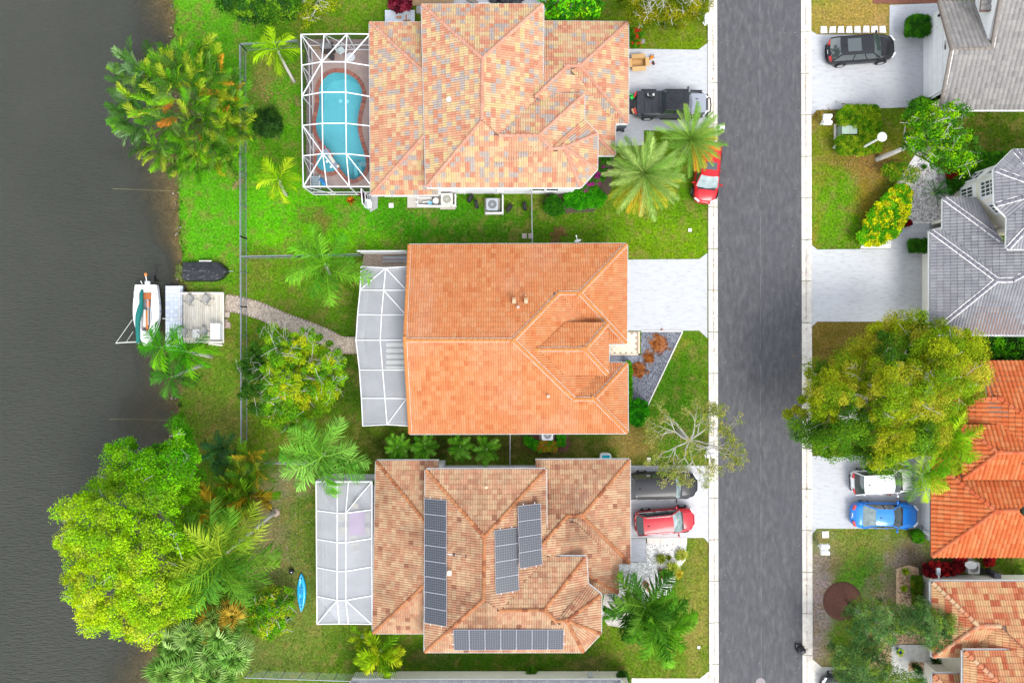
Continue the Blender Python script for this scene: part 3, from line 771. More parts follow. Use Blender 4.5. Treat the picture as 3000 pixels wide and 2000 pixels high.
TILE_CAND = {}
def build_roof(root, verts, faces, ez, pitch, ribs, palette, tmat='tile', w=.33, e=.34, capcol=None, mortar=False, caph=.12,
      rakes=(), patch=None, nocap=(), off=False, gutters=True, soffit=True, hmul=1.0):
 """verts: name -> (px,py[,z]); faces: list of dicts/tuples (names..., optional ez). First two names are the eave, run so the
 face lies to its left when seen from above (order is repaired if not)."""
 G = {k: Vector(((v[0] - 1500) / S, (1000 - v[1]) / S)) for k, v in verts.items()}
 Z = {k: (v[2] if len(v) > 2 else None) for k, v in verts.items()}
 est = {k: [] for k in verts}
 for f in faces:
  fz = f[-1] if not isinstance(f[-1], str) else ez
  names = [q for q in f if isinstance(q, str)]
  z0 = Z[names[0]] if Z[names[0]] is not None else fz
  k = 1 - z0 / H
  E0, E1 = G[names[0]] * k, G[names[1]] * k
  u = (E1 - E0).normalized(); d = Vector((-u.y, u.x))
  cen = sum((G[q] for q in names), Vector((0, 0))) / len(names)
  if d.dot(cen * k - E0) < 0: d = -d
  for i, q in enumerate(names):
   if i < 2: est[q].append((z0, 1)); continue
   g = G[q]
   z = (z0 + pitch * (d.dot(g) - d.dot(E0))) / (1 + pitch * d.dot(g) / H)
   est[q].append((z, 0))
 P3 = {}
 for q in verts:
  z = Z[q]
  if z is None:
   ev = [a for a, b in est[q] if b]
   z = ev[0] if ev else (sum(a for a, b in est[q]) / max(1, len(est[q])) if est[q] else ez)
  g = G[q] * (1 - z / H); P3[q] = Vector((g.x, g.y, z))
 deck = MB(); edges = {}; eaves = []; fdat = []
 for fi, f in enumerate(faces):
  names = [q for q in f if isinstance(q, str)]
  pts = [P3[q] for q in names]
  ar = sum(pts[i].x * pts[(i + 1) % len(pts)].y - pts[(i + 1) % len(pts)].x * pts[i].y for i in range(len(pts)))
  ccw = ar > 0
  loop = pts if ccw else pts[::-1]
  deck.prism([(p.x, p.y) for p in loop], [p.z - .20 for p in loop], [p.z - .02 for p in loop], (1, 1, 1))
  for i in range(len(names)):
   a, b = names[i], names[(i + 1) % len(names)]
   edges.setdefault(tuple(sorted((a, b))), []).append(fi)
  eaves.append((P3[names[0]], P3[names[1]], sum(pts, Vector()) / len(pts)))
  # plane of the face
  p0, p1 = (pts[0], pts[1])
  u = (p1 - p0).normalized()
  c = sum(pts[2:], Vector()) / len(pts[2:])
  far = max(pts[2:], key=lambda q: ((q - p0) - u * (q - p0).dot(u)).length)
  v = (far - p0) - u * (far - p0).dot(u); v.normalize()
  n = u.cross(v)
  if n.z < 0: u = -u; n = u.cross(v); p0 = p1
  fdat.append((p0, u, v, n, pts, names))
 dk = deck.build("roof", M['deckroof'], root)
 # ---- tiles
 prof = tile_profile(ribs, .052 * hmul if ribs == 1 else .046 * hmul)
 big = MB(); cand = []
 for fi, (p0, u, v, n, pts, names) in enumerate(fdat):
  poly = [((p - p0).dot(u), (p - p0).dot(v)) for p in pts]
  ar = sum(poly[i][0] * poly[(i + 1) % len(poly)][1] - poly[(i + 1) % len(poly)][0] * poly[i][1] for i in range(len(poly)))
  if ar < 0: poly = poly[::-1]; pts = pts[::-1]
  # height of the real (slightly warped) face over the fitted plane, weighted by distance to vertices
  hv = [((p - p0).dot(n), q) for p, q in zip(pts, poly)]
  def warp(a, b):
   sw = sh = 0
   for h_, q in hv:
    w_ = 1 / ((a - q[0]) ** 2 + (b - q[1]) ** 2 + .05); sw += w_; sh += w_ * h_
   return sh / sw
  amin, amax = min(q[0] for q in poly), max(q[0] for q in poly); bmax = max(q[1] for q in poly)
  nr = int(bmax / e) + 2
  i0, i1 = int(math.floor(amin / w)) - 1, int(math.ceil(amax / w)) + 1
  for r in range(nr):
   b0 = r * e - .05
   for i in range(i0, i1):
    a0 = i * w + ((r % 2) * w * .5 if off else 0)
    ca, cb = a0 + w / 2, b0 + e / 2
    if ca < amin - w or ca > amax + w: continue
    corners = [(a0, b0 + .05), (a0 + w, b0 + .05), (a0 + w, b0 + e), (a0, b0 + e)]
    ins = [pip(q[0], q[1], poly) for q in corners]
    dist = edged(ca, cb, poly)
    if not any(ins) and not (pip(ca, cb, poly)): continue
    wp = p0 + u * ca + v * cb
    # skip what lies far outside the picture
    k = H / (H - wp.z); sx, sy = wp.x * k * S + 1500, 1000 - wp.y * k * S
    if sx > 3090 or sx < -80 or sy < -90 or sy > 2090: continue
    wz = warp(ca, cb)
    col = palette(wp.x, wp.y)
    O = p0 + u * a0 + v * b0 + n * (wz + .012)
    whole = all(ins) and dist > .01
    if whole and dist > max(w, e) * .72 and 0 <= sx <= 3000 and 0 <= sy <= 2000:
     cand.append((O, u, v, n, col, (wp - CAMV).length / max(.1, n.dot((CAMV - wp).normalized()))))
     continue
    lift = .026
    F = []
    for j in range(len(prof) - 1):
     (ua, ha), (ub, hb) = prof[j], prof[j + 1]
     F.append(([O + u * (ua * w) + n * (ha + lift), O + u * (ub * w) + n * (hb + lift), O + u * (ub * w) + v * (e * 1.04) + n * hb, O + u * (ua * w) + v * (e * 1.04) + n * ha],
         [(a0 + ua * w, b0), (a0 + ub * w, b0), (a0 + ub * w, b0 + e * 1.04), (a0 + ua * w, b0 + e * 1.04)]))
     F.append(([O + u * (ua * w) + n * -.01, O + u * (ub * w) + n * -.01, O + u * (ub * w) + n * (hb + lift), O + u * (ua * w) + n * (ha + lift)],
         [(a0 + ua * w, b0), (a0 + ub * w, b0), (a0 + ub * w, b0), (a0 + ua * w, b0)]))
    cl = []
    if not whole:
     for q in range(len(poly)):
      A, B = poly[q], poly[(q + 1) % len(poly)]
      if segd(ca, cb, A, B) < max(w, e) * .75 and not (abs(A[1]) < .02 and abs(B[1]) < .02): cl.append((A, B))
    for PP, AA in F:
     for A, B in cl:
      if len(PP) < 3: break
      PP, AA = clip_poly(PP, AA, A, B)
     if len(PP) >= 3: big.add(PP, [tuple(range(len(PP)))], col)
 # the tiles that show largest are objects of their own, the rest one joined part
 cand.sort(key=lambda t: t[5])
 shared = MB(); lift = .026; np_ = len(prof)
 P = [(q[0] * w, 0, q[1] + lift) for q in prof] + [(q[0] * w, e * 1.04, q[1]) for q in prof] + [(q[0] * w, 0, -.01) for q in prof]
 Fs = [(j, j + 1, np_ + j + 1, np_ + j) for j in range(np_ - 1)] + [(2 * np_ + j, 2 * np_ + j + 1, j + 1, j) for j in range(np_ - 1)]
 shared.add(P, Fs)
 me = shared.mesh("roof_tile", M[tmat])
 ro = root_off(dk)
 for k, (O, u, v, n, col, _) in enumerate(cand):
  if k < 300:
   X = Matrix(((u.x, v.x, n.x, O.x - ro.x), (u.y, v.y, n.y, O.y - ro.y), (u.z, v.z, n.z, O.z - ro.z), (0, 0, 0, 1)))
   inst("roof_tile", me, dk, X, col)
  else:
   big.add([O + u * p[0] + v * p[1] + n * p[2] for p in P], Fs, col)
 big.build("roof_tiles", M[tmat], dk, kind="stuff")
 # ---- ridge and hip caps
 capme = MB(); cp = []; L = .42
 for yy, rr, zz in ((0, caph * 1.08, .035), (L, caph * .92, .0)):
  for t in range(6):
   a = math.pi * t / 5; cp.append((math.cos(a) * rr, yy, math.sin(a) * rr * .85 + zz))
 capme.add(cp, [(t, t + 1, 7 + t, 6 + t)[::1] for t in range(5)] + [(0, 1, 2, 3, 4, 5)[::-1]])
 cme = capme.mesh("ridge_cap", M[tmat])
 mort = MB(); ncap = 0; done = set()
 jobs = []
 for key, fl in edges.items():
  a, b = P3[key[0]], P3[key[1]]
  if key in nocap or (key[1], key[0]) in nocap: continue
  if len(fl) == 2:
   fa, fb = fdat[fl[0]], fdat[fl[1]]
   cb = sum(fb[4], Vector()) / len(fb[4]); mid = (a + b) / 2
   if (cb - mid).dot(fa[3]) < -.02: jobs.append((a, b))
 for x, y in rakes: jobs.append((P3[x], P3[y]))
 for a, b in jobs:
  if (b - a).length < .3: continue
  if a.z > b.z: a, b = b, a
  d = (b - a).normalized(); Ln = (b - a).length; s = 0
  side = d.cross(Vector((0, 0, 1))).normalized(); up = side.cross(d)
  while s < Ln - .1:
   p = a + d * s + up * .02
   k = H / (H - p.z); sx, sy = p.x * k * S + 1500, 1000 - p.y * k * S
   s += .38
   if sx > 3060 or sy < -60 or sy > 2060: continue
   if ncap >= 298: continue
   ncap += 1
   cc = capcol(p.x, p.y) if capcol else palette(p.x, p.y)
   q = p - ro
   X = Matrix(((side.x, d.x, up.x, q.x), (side.y, d.y, up.y, q.y), (side.z, d.z, up.z, q.z), (0, 0, 0, 1)))
   inst("ridge_cap", cme, dk, X, cc)
  if mortar:
   wv = mortar; cen_ = sum((sum(f_[4], Vector()) / len(f_[4]) for f_ in fdat), Vector()) / len(fdat)
   for sg in ((-1, 1) if (a, b) in jobs[:len(jobs) - len(rakes)] or (b, a) in jobs[:len(jobs) - len(rakes)] else ((1,) if side.dot(cen_ - a) > 0 else (-1,))):
    m0 = a + side * sg * (caph + .02) + up * .02; m1 = b + side * sg * (caph + .02) + up * .02
    n_ = max(2, int(Ln / .4))
    for q in range(n_):
     s0, s1 = m0.lerp(m1, q / n_), m0.lerp(m1, (q + 1) / n_)
     mort.bar(s0, s1, wv * random.uniform(.7, 1.3), .07, (1.35, 1.5, 1.65) if wv >= .05 else (1, 1, 1))
 if mort.v: mort.build("ridge_mortar", M['mortar'], dk)
 # ---- fascia and gutters along the eaves
 if gutters:
  for a, b, c in eaves:
   d = (b - a).normalized(); o = Vector((-d.y, d.x, 0))
   if o.dot(c - a) > 0: o = -o
   if (b - a).length < .3: continue
   g = MB(); z = -.10
   A, B = a + o * .07 + Vector((0, 0, z)), b + o * .07 + Vector((0, 0, z))
   g.bar(A - Vector((0, 0, .05)), B - Vector((0, 0, .05)), .11, .02)
   g.bar(A + o * .05, B + o * .05, .016, .11); g.bar(A - o * .055, B - o * .055, .016, .13)
   nb = max(2, int((B - A).length / 1.1))
   for q in range(nb + 1):
    p = A.lerp(B, q / nb); g.bar(p - o * .05 + Vector((0, 0, .05)), p + o * .05 + Vector((0, 0, .05)), .03, .01)
   if gutters != 'none': g.build("gutter", M['white'], dk)
 return dk, P3, fdat

def walls(root, outline, ez, inset, m, z0=0.0, name="wall", top=None):
 """walls that stand under an eave outline given in photo pixels at eave height; each side a wall of its own"""
 P = [W(p[0], p[1], ez) for p in outline]
 q = offset_poly([(p.x, p.y) for p in P], inset)
 ar = sum(q[i][0] * q[(i + 1) % len(q)][1] - q[(i + 1) % len(q)][0] * q[i][1] for i in range(len(q)))
 if ar < 0: q = q[::-1]
 inner = offset_poly(q, .2)
 for i in range(len(q)):
  j = (i + 1) % len(q)
  mb = MB(); mb.prism([q[i], q[j], inner[j], inner[i]], z0 - .1, (top or ez) - .12)
  mb.build(name, M[m], root)
 return q

def window(root, a, b, z0, z1, out, panes=(2, 2), sub='white', name="window"):
 """framed window on a wall between plan points a,b; out = outward unit vector"""
 a, b = Vector((*a[:2], 0)), Vector((*b[:2], 0)); out = Vector((*out[:2], 0)).normalized()
 f = MB(); d = (b - a); L = d.length; d.normalize()
 Z = Vector((0, 0, 1)); o = out * .03
 A = a + o
 f.bar(A + Z * z0, A + d * L + Z * z0, .08, .10); f.bar(A + Z * z1, A + d * L + Z * z1, .08, .10)
 f.bar(A + Z * z0, A + Z * z1, .08, .10); f.bar(A + d * L + Z * z0, A + d * L + Z * z1, .08, .10)
 for i in range(1, panes[0]):
  p = A + d * (L * i / panes[0]); f.bar(p + Z * z0, p + Z * z1, .04, .06)
 for j in range(1, panes[1]):
  z = z0 + (z1 - z0) * j / panes[1]; f.bar(A + Z * z, A + d * L + Z * z, .04, .06)
 w = f.build(name, M[sub], root)
 g = MB(); g.bar(a + out * .015 + Z * ((z0 + z1) / 2), b + out * .015 + Z * ((z0 + z1) / 2), .02, z1 - z0 - .05)
 g.build("pane", M['carglass'], w)
 return w

def garage_door(root, a, b, z1, out, n=4):
 a, b = Vector((*a[:2], 0)), Vector((*b[:2], 0)); out = Vector((*out[:2], 0)).normalized()
 d = MB()
 for i in range(n):
  z = z1 * (i + .5) / n
  p = a + out * .02 + Vector((0, 0, z)); q = b + out * .02 + Vector((0, 0, z))
  d.bar(p, q, .04, z1 / n - .03)
 g = d.build("garage_door", M['white'], root)
 t = MB(); Z = Vector((0, 0, 1))
 t.bar(a + out * .04, a + out * .04 + Z * z1, .12, .12); t.bar(b + out * .04, b + out * .04 + Z * z1, .12, .12); t.bar(a + out * .04 + Z * (z1 + .06), b + out * .04 + Z * (z1 + .06), .12, .12)
 t.build("door_frame", M['white'], root)
 return g

def pal(cols, wts, jit=.1, patch=None, pscale=.35, pamt=0, pcol=None):
 C = [tuple(c) for c in cols]
 def f(x, y):
  c = random.choices(C, wts)[0]
  if pcol:
   n = float(vnoise(np.array([x * pscale + 7]), np.array([y * pscale + 3]), 31)[0])
   k = max(0, (n - .45)) * pamt * 1.8 * random.uniform(.5, 1.3)
   c = tuple(a * (1 - min(.85, k)) + b * min(.85, k) for a, b in zip(c, pcol))
  return rndc(c, jit)
 return f
L_ = lambda r, g, b, k=.50: tuple(v * k for v in lin(r, g, b))
PAL1 = pal([L_(250, 186, 150), L_(252, 218, 172), L_(252, 222, 164), L_(216, 200, 188), L_(242, 168, 134), L_(250, 198, 156)], [24, 20, 14, 18, 13, 18], .05)
PAL2 = pal([L_(252, 168, 112), L_(249, 160, 104), L_(254, 178, 124), L_(242, 148, 94)], [6, 5, 3, 1], .04, pscale=.5, pamt=.55, pcol=L_(255, 190, 150))
PAL3 = pal([L_(244, 196, 156), L_(250, 208, 166), L_(232, 172, 136), L_(196, 138, 110), L_(240, 184, 146)], [6, 6, 4, .5, 6], .06, pscale=.45, pamt=.5, pcol=L_(120, 70, 52))
PAL4 = pal([L_(192, 187, 182), L_(184, 179, 175), L_(176, 171, 168)], [3, 3, 2], .05)
PAL5 = pal([L_(180, 180, 185), L_(172, 172, 178), L_(188, 188, 192)], [3, 3, 2], .05, pscale=.6, pamt=.3, pcol=L_(190, 186, 194))
PAL6 = pal([L_(252, 142, 86), L_(249, 132, 78), L_(254, 156, 100)], [3, 3, 2], .06)
PAL7 = pal([L_(248, 176, 128), L_(255, 205, 150), L_(240, 150, 108), L_(226, 128, 92), L_(252, 190, 140)], [5, 5, 5, 2.5, 5], .07)
CAP1 = pal([L_(250, 190, 162), L_(246, 180, 152)], [1, 1], .04)
CAP2 = pal([L_(250, 168, 100), L_(250, 164, 100)], [1, 1], .04)
CAP3 = pal([L_(232, 160, 112), L_(222, 146, 100), L_(190, 118, 84)], [3, 2, 1], .08)
CAP4 = pal([L_(178, 168, 158)], [1], .05)
CAP5 = pal([L_(160, 158, 168)], [1], .05)
CAP6 = pal([L_(240, 124, 80), L_(246, 140, 96)], [1, 1], .05)
CAP7 = pal([L_(252, 190, 150), L_(255, 214, 168), L_(246, 160, 118)], [2, 1, 2], .06)

# ---- house 1: big blended-tile house with the pool
EM = 4.35; EW = 2.85
def model_house(name, label, mv, wv, gv, pal_, cap_, ribs, tmat, **kw):
 base = W(1480, mv['R1'][1] + 100)
 h = thing(name, label, "house", (base.x, base.y, 0))
 dk, P, fd = build_roof(h, mv, [
  ('NE', 'NW', 'R1'), ('NE', 'SEv', 'V1', 'R2', 'R1'), ('SW', 'NW', 'R1', 'R2'), ('SW', 'BS', 'BC', 'BR', 'FR', 'V1', 'R2'),
  ('FE', 'SEv', 'V1', 'FR'), ('FE', 'B0', 'BR', 'FR'), ('B0', 'B1', 'BC', 'BR'), ('B1', 'B2', 'BC'), ('B2', 'BS', 'BC')],
  EM, .34, ribs, pal_, tmat, capcol=cap_, **kw)
 build_roof(h, wv, [('NW', 'NE', 'NEi'), ('NW', 'SW', 'SWi', 'NEi'), ('SW', 'SE', 'SWi')], EW, .32, ribs, pal_, tmat, capcol=cap_, **kw)
 build_roof(h, gv, [('NW', 'NE', 'R', 'Rb', 'Hm'), ('NE', 'SE', 'R'), ('SE', 'N0', 'V', 'R'), ('N0', 'E1', 'Mi', 'Hm', 'Rb', 'R', 'V'), ('E1', 'S1', 'Mi')],
      EW, .32, ribs, pal_, tmat, capcol=cap_, nocap=[('N0', 'V')], **kw)
 return h
h1 = model_house("tiled_house", "house with roof of mixed salmon, yellow and grey tiles beside the screened pool",
 dict(NW=(1238, 16), NE=(1589, 15), SEv=(1588, 277), R1=(1413, 172), R2=(1412, 353), V1=(1461, 397), SW=(1251, 547), BS=(1700, 547), BC=(1653, 433), BR=(1616, 436), FR=(1579, 397), FE=(1709, 279), B0=(1709, 350), B1=(1748, 393), B2=(1747, 495)),
 dict(NW=(1085, 68), NE=(1262, 68), NEi=(1262, 230), SWi=(1262, 377), SW=(1089, 569), SE=(1282, 569)),
 dict(NW=(1560, 65), NE=(1838, 67), R=(1700, 194), Rb=(1662, 194), Hm=(1566, 286), SE=(1838, 360), N0=(1799, 360), V=(1673, 206), E1=(1800, 453), S1=(1700, 453), Mi=(1680, 330)),
 PAL1, CAP1, 2, 'tile')
q = walls(h1, [(1238, 16), (1589, 15), (1589, 277), (1709, 279), (1709, 350), (1748, 393), (1747, 495), (1700, 547), (1251, 547)], EM, .45, 'stucco')
walls(h1, [(1085, 68), (1300, 68), (1300, 569), (1089, 569)], EW, .4, 'stucco')
walls(h1, [(1560, 67), (1838, 67), (1838, 360), (1799, 360), (1800, 453), (1640, 453)], EW, .35, 'stucco')
sy = min(p[1] for p in q)
window(h1, (W(1560, 0, 0).x * .93, sy), (W(1600, 0, 0).x * .93, sy), 1.0, 3.2, (0, -1), (1, 2))
window(h1, (W(1604, 0, 0).x * .93, sy), (W(1642, 0, 0).x * .93, sy), 1.0, 3.2, (0, -1), (1, 2))
for px in (1350, 1465):    # service panels on the wall
 mb = MB(); p = W(px, 0).x * .95; mb.box((p, sy - .08, 1.5), (.45, .16, .7)); mb.box((p + .1, sy - .04, .6), (.06, .06, 1.2)); mb.build("meter_box", M['white'], h1)
mb = MB(); mb.cyl(W(1316, 295, 4.8) - Vector((0, 0, .1)), .16, .35, 14, (1, 1, .95)); mb.cyl(W(1379, 313, 5.0) - Vector((0, 0, .2)), .05, .4, 10, (.7, .15, .1)); mb.build("vent_pipe", M['plain'], h1)

# ---- house 3: same plan, weathered brown tiles and solar panels
h3 = model_house("tiled_house", "house with weathered brown tiles and four arrays of solar panels on its roof",
 dict(NW=(1249, 1377), NE=(1597, 1376), SEv=(1599, 1632), R1=(1419, 1572), R2=(1417, 1755), V1=(1466, 1787), SW=(1246, 1907), BS=(1708, 1907), BC=(1660, 1816), BR=(1628, 1819), FR=(1595, 1785), FE=(1715, 1632), B0=(1720, 1711), B1=(1759, 1742), B2=(1758, 1854)),
 dict(NW=(1104, 1351), NE=(1285, 1351), NEi=(1272, 1560), SWi=(1272, 1685), SW=(1094, 1852), SE=(1262, 1852)),
 dict(NW=(1569, 1349), NE=(1843, 1348), R=(1705, 1510), Rb=(1662, 1510), Hm=(1572, 1612), SE=(1844, 1648), N0=(1810, 1648), V=(1674, 1520), E1=(1810, 1735), S1=(1700, 1737), Mi=(1680, 1660)),
 PAL3, CAP3, 2, 'tile_old')
q3 = walls(h3, [(1249, 1377), (1597, 1376), (1599, 1632), (1715, 1632), (1720, 1711), (1759, 1742), (1758, 1854), (1708, 1907), (1246, 1907)], EM, .45, 'stucco')
walls(h3, [(1104, 1351), (1310, 1351), (1310, 1852), (1094, 1852)], EW, .4, 'stucco')
walls(h3, [(1555, 1348), (1843, 1348), (1844, 1648), (1810, 1648), (1810, 1735), (1640, 1737)], EW, .35, 'stucco')
ny = max(p[1] for p in q3)
window(h3, (W(1508, 0).x * .94, ny), (W(1548, 0).x * .94, ny), 1.3, 2.6, (0, 1), (2, 1))
mb = MB(); p = W(1317, 1677, 5.2); mb.box(p, (.24, .24, .3), 0, (1, 1, .9)); mb.cyl(W(1425, 1427, 5) - Vector((0, 0, .1)), .09, .2, 12, (.9, .5, .3)); mb.build("roof_vent", M['plain'], h3)

# ---- house 2: even orange tiles
E2 = 2.95
h2 = thing("tiled_house", "middle house with even bright orange tiles and white-edged ridges", "house", W(1500, 1000))
build_roof(h2, dict(NW=(1199, 719), NE=(1835, 716), SW=(1201, 1268), SE=(1837, 1266), GW=(1186, 996), X=(1504, 996), A=(1638, 858), B=(1699, 858), C=(1834, 1004), D=(1781, 1004), E=(1781, 1065), F=(1836, 1065), Y=(1681, 1168), Z=(1741, 1168)),
 [('NW', 'NE', 'B', 'A', 'X', 'GW'), ('SW', 'SE', 'Z', 'Y', 'X', 'GW'), ('NE', 'C', 'B'), ('C', 'D', 'A', 'B'), ('D', 'E', 'Y', 'X', 'A'), ('E', 'F', 'Z', 'Y'), ('F', 'SE', 'Z')],
 E2, .36, 2, PAL2, 'tile', capcol=CAP2, mortar=.032, rakes=[('GW', 'NW'), ('GW', 'SW')], e=.37)
build_roof(h2, dict(NW=(1654, 947), NE=(1780, 947), SW=(1654, 1096), SE=(1780, 1096), R0=(1576, 1023), R1=(1714, 1023)),
 [('NW', 'NE', 'R1', 'R0'), ('SW', 'SE', 'R1', 'R0'), ('NE', 'SE', 'R1')], 4.15, .36, 2, PAL2, 'tile', capcol=CAP2, mortar=.032, gutters=False, e=.37)
qq = walls(h2, [(1210, 719), (1835, 716), (1834, 1004), (1781, 1004), (1781, 1065), (1836, 1065), (1837, 1266), (1210, 1268)], E2, .45, 'stucco')
walls(h2, [(1640, 947), (1780, 947), (1780, 1096), (1640, 1096)], 4.15, .35, 'stucco', z0=2.0)
gx = min(p[0] for p in qq)   # triangular gable wall on the west side
ys_ = [p[1] for p in qq]
mb = MB(); mb.add([(gx, min(ys_), 2.85), (gx, max(ys_), 2.85), (gx, (min(ys_) + max(ys_)) / 2, 5.0), (gx + .2, min(ys_), 2.85), (gx + .2, max(ys_), 2.85), (gx + .2, (min(ys_) + max(ys_)) / 2, 5.0)], [(0, 2, 1), (3, 4, 5), (0, 1, 4, 3), (1, 2, 5, 4), (2, 0, 3, 5)]); mb.build("gable_wall", M['stucco'], h2)
for px, py, r in ((1506, 881, .14), (1541, 881, .14), (1518, 900, .08), (1539, 865, .03), (1606, 1160, .09)):
 mb = MB(); p = W(px, py, 4.9 if r < .1 and px > 1600 else 4.75); p = W(px, py, 4.1 if px > 1600 else 4.75)
 if r > .1: mb.box(p, (.24, .40, .34), 0, (.42, .28, .16)); mb.box(p + Vector((0, -.05, .2)), (.24, .24, .06), 0, (.5, .36, .22))
 else: mb.cyl(p - Vector((0, 0, .2)), r, .45, 12, (1, .86, .74)); mb.cyl(p + Vector((0, 0, .251)), r * .6, .005, 12, (.05, .04, .04))
 mb.build("roof_vent", M['plain'], h2)

# ---- house 4: taupe tiles, gabled garage, top right
E4 = 3.0
h4 = thing("tiled_house", "white-walled house with taupe tiles and a gabled garage, behind the black car at top right", "house", W(2850, 150))
build_roof(h4, dict(SW=(2753, 320), SE=(3110, 320), RE=(3110, -120), RW=(2950, -120), J=(2905, 141), G=(2787, 142)),
 [('SW', 'SE', 'RE', 'RW', 'J', 'G')], E4, .42, 1, PAL4, 'tile', capcol=CAP4, mortar=.05, rakes=[('SW', 'G'), ('G', 'J'), ('J', 'RW')], w=.34, e=.36, hmul=1.3)
build_roof(h4, dict(NW=(2750, 6), NE=(2860, 6), J=(2905, 141), G=(2787, 142)),
 [('NW', 'NE', 'J', 'G')], E4, .42, 1, PAL4, 'tile', capcol=CAP4, mortar=.03, rakes=[('NW', 'G')], gutters=False, w=.34, e=.36, hmul=1.3)
build_roof(h4, dict(SW=(2874, 32), SE=(2919, 32), NE=(2932, -60), NW=(2884, -60)),
 [('NW', 'SW', 'SE', 'NE')], 4.6, .3, 1, PAL4, 'tile', capcol=CAP4, gutters=False, w=.34, e=.36, hmul=1.3)
gw = W(2706, 0).x     # west face of the garage
yN, yS = W(0, 62, 0).y, W(0, 312, 0).y
pk = W(2787, 142, 4.9)
mb = MB(); zt = 3.0
mb.add([(gw, yS, -.1), (gw, yN, -.1), (gw, yN, zt - .1), (gw, pk.y, 4.25), (gw, yS, zt - .1)] + [(gw + .2, yS, -.1), (gw + .2, yN, -.1), (gw + .2, yN, zt - .1), (gw + .2, pk.y, 4.25), (gw + .2, yS, zt - .1)],
    [(4, 3, 2, 1, 0), (5, 6, 7, 8, 9), (0, 1, 6, 5), (1, 2, 7, 6), (2, 3, 8, 7), (3, 4, 9, 8), (4, 0, 5, 9)])
mb.build("gable_wall", M['white'], h4)
mb = MB(); mb.box((gw + 9, yS + .1, 1.4), (18, .2, 3.0)); mb.build("wall", M['cream'], h4)
mb = MB(); mb.box((gw + 1.6, yN - .1, 1.4), (3.2, .2, 2.9)); mb.build("wall", M['stucco'], h4)
garage_door(h4, (gw, W(0, 296).y), (gw, W(0, 108).y), 2.25, (-1, 0))
g5x = W(2905, 0, 5.0).x + .12
mb = MB(); mb.add([(g5x, pk.y - .2, 3.2), (g5x, pk.y + 4.6, 3.2), (g5x, pk.y + 4.6, 6.0), (g5x, pk.y - .2, 4.1), (g5x + .2, pk.y - .2, 3.2), (g5x + .2, pk.y + 4.6, 3.2), (g5x + .2, pk.y + 4.6, 6.0), (g5x + .2, pk.y - .2, 4.1)],
    [(0, 3, 2, 1), (4, 5, 6, 7), (0, 1, 5, 4), (1, 2, 6, 5), (2, 3, 7, 6), (3, 0, 4, 7)]); mb.build("gable_wall", M['white'], h4)
mb = MB(); mb.box((gw + 4.0, pk.y + 4.4, 2.0), (2.2, .2, 4.2)); mb.build("wall", M['white'], h4)
def wall_lamp(x, y, z, root):
 mb = MB(); mb.box((x - .12, y, z), (.14, .14, .26)); mb.box((x - .03, y, z + .1), (.1, .06, .06)); mb.build("wall_lamp", M['black'], root)
wall_lamp(gw, W(0, 84).y, 2.1, h4)
def digits(root, text, loc, size, rot, m, off_parent=None):
 cu = bpy.data.curves.new("house_number", 'FONT'); cu.body = text; cu.size = size; cu.extrude = .008; cu.align_x = 'CENTER'
 cu.materials.append(M[m])
 dg = bpy.data.objects.new("tmp", cu); COL.objects.link(dg)
 me = bpy.data.meshes.new_from_object(dg.evaluated_get(bpy.context.evaluated_depsgraph_get())); bpy.data.objects.remove(dg)
 me.attributes.new("tint", 'FLOAT_COLOR', 'FACE');
 buf = np.ones((len(me.polygons), 4), np.float32); me.attributes["tint"].data.foreach_set("color", buf.ravel())
 o = bpy.data.objects.new("house_number", me); COL.objects.link(o)
 if root: o.parent = root; loc = Vector(loc) - root_off(root)
 o.location = loc; o.rotation_euler = rot
 return o
digits(h4, "17088", (gw - .03, W(0, 176).y, 2.5), .26, (R(90), 0, R(-90)), 'dark')

# ---- house 5: slate-grey tiles with octagonal tower
E5 = 2.9
h5 = thing("tiled_house", "cream two-storey house with slate-grey tiles and white ridge lines at right", "house", W(2880, 720))
kw5 = dict(capcol=CAP5, mortar=.07, w=.44, e=.42, hmul=1.2)
build_roof(h5, dict(a=(2727, 677), b=(2727, 978), P=(2920, 820), c=(2766, 677), d=(2766, 582), V=(2945, 821), Q=(2967, 820), T=(2933, 705), e=(2862, 582), g=(2960, 700), s=(3110, 981), u=(3110, 712), m=(3110, 745)),
 [('a', 'b', 'P'), ('c', 'a', 'P', 'V'), ('d', 'c', 'V', 'Q', 'm', 'u', 'T'), ('d', 'e', 'T'), ('b', 's', 'm', 'Q', 'V', 'P')],
 E5, .36, 2, PAL5, 'tile', **kw5)
build_roof(h5, dict(a=(2915, 497), b=(2971, 441), c=(3110, 441), d=(2918, 600), e=(2955, 636), f=(2953, 727), g=(3110, 728), A=(3075, 556), A2=(3110, 556), k=(3000, 640)),
 [('a', 'b', 'A'), ('b', 'c', 'A2', 'A'), ('d', 'a', 'A'), ('e', 'd', 'A'), ('f', 'e', 'A', 'A2'), ('f', 'g', 'A2')],
 5.2, .36, 2, PAL5, 'tile', **kw5)
walls(h5, [(2754, 677), (2792, 677), (2792, 640), (3110, 640), (3110, 981), (2754, 978)], E5, .45, 'cream')
TW = [W(2796, 556), W(2840, 512), W(2960, 470), W(3140, 470), W(3140, 900), W(2870, 900), W(2870, 612), W(2838, 612)]
TW = [(2792, 556), (2838, 512), (2935, 492), (3140, 492), (3140, 690), (2850, 690), (2840, 660), (2795, 612)]
tw = [W(*p) for p in TW]; twp = [(p.x, p.y) for p in tw]
for i in range(len(twp)):
 j = (i + 1) % len(twp); inn = offset_poly(twp, .2)
 mb = MB(); mb.prism([twp[i], twp[j], inn[j], inn[i]], -.1, 5.1); mb.build("wall", M['cream'], h5)
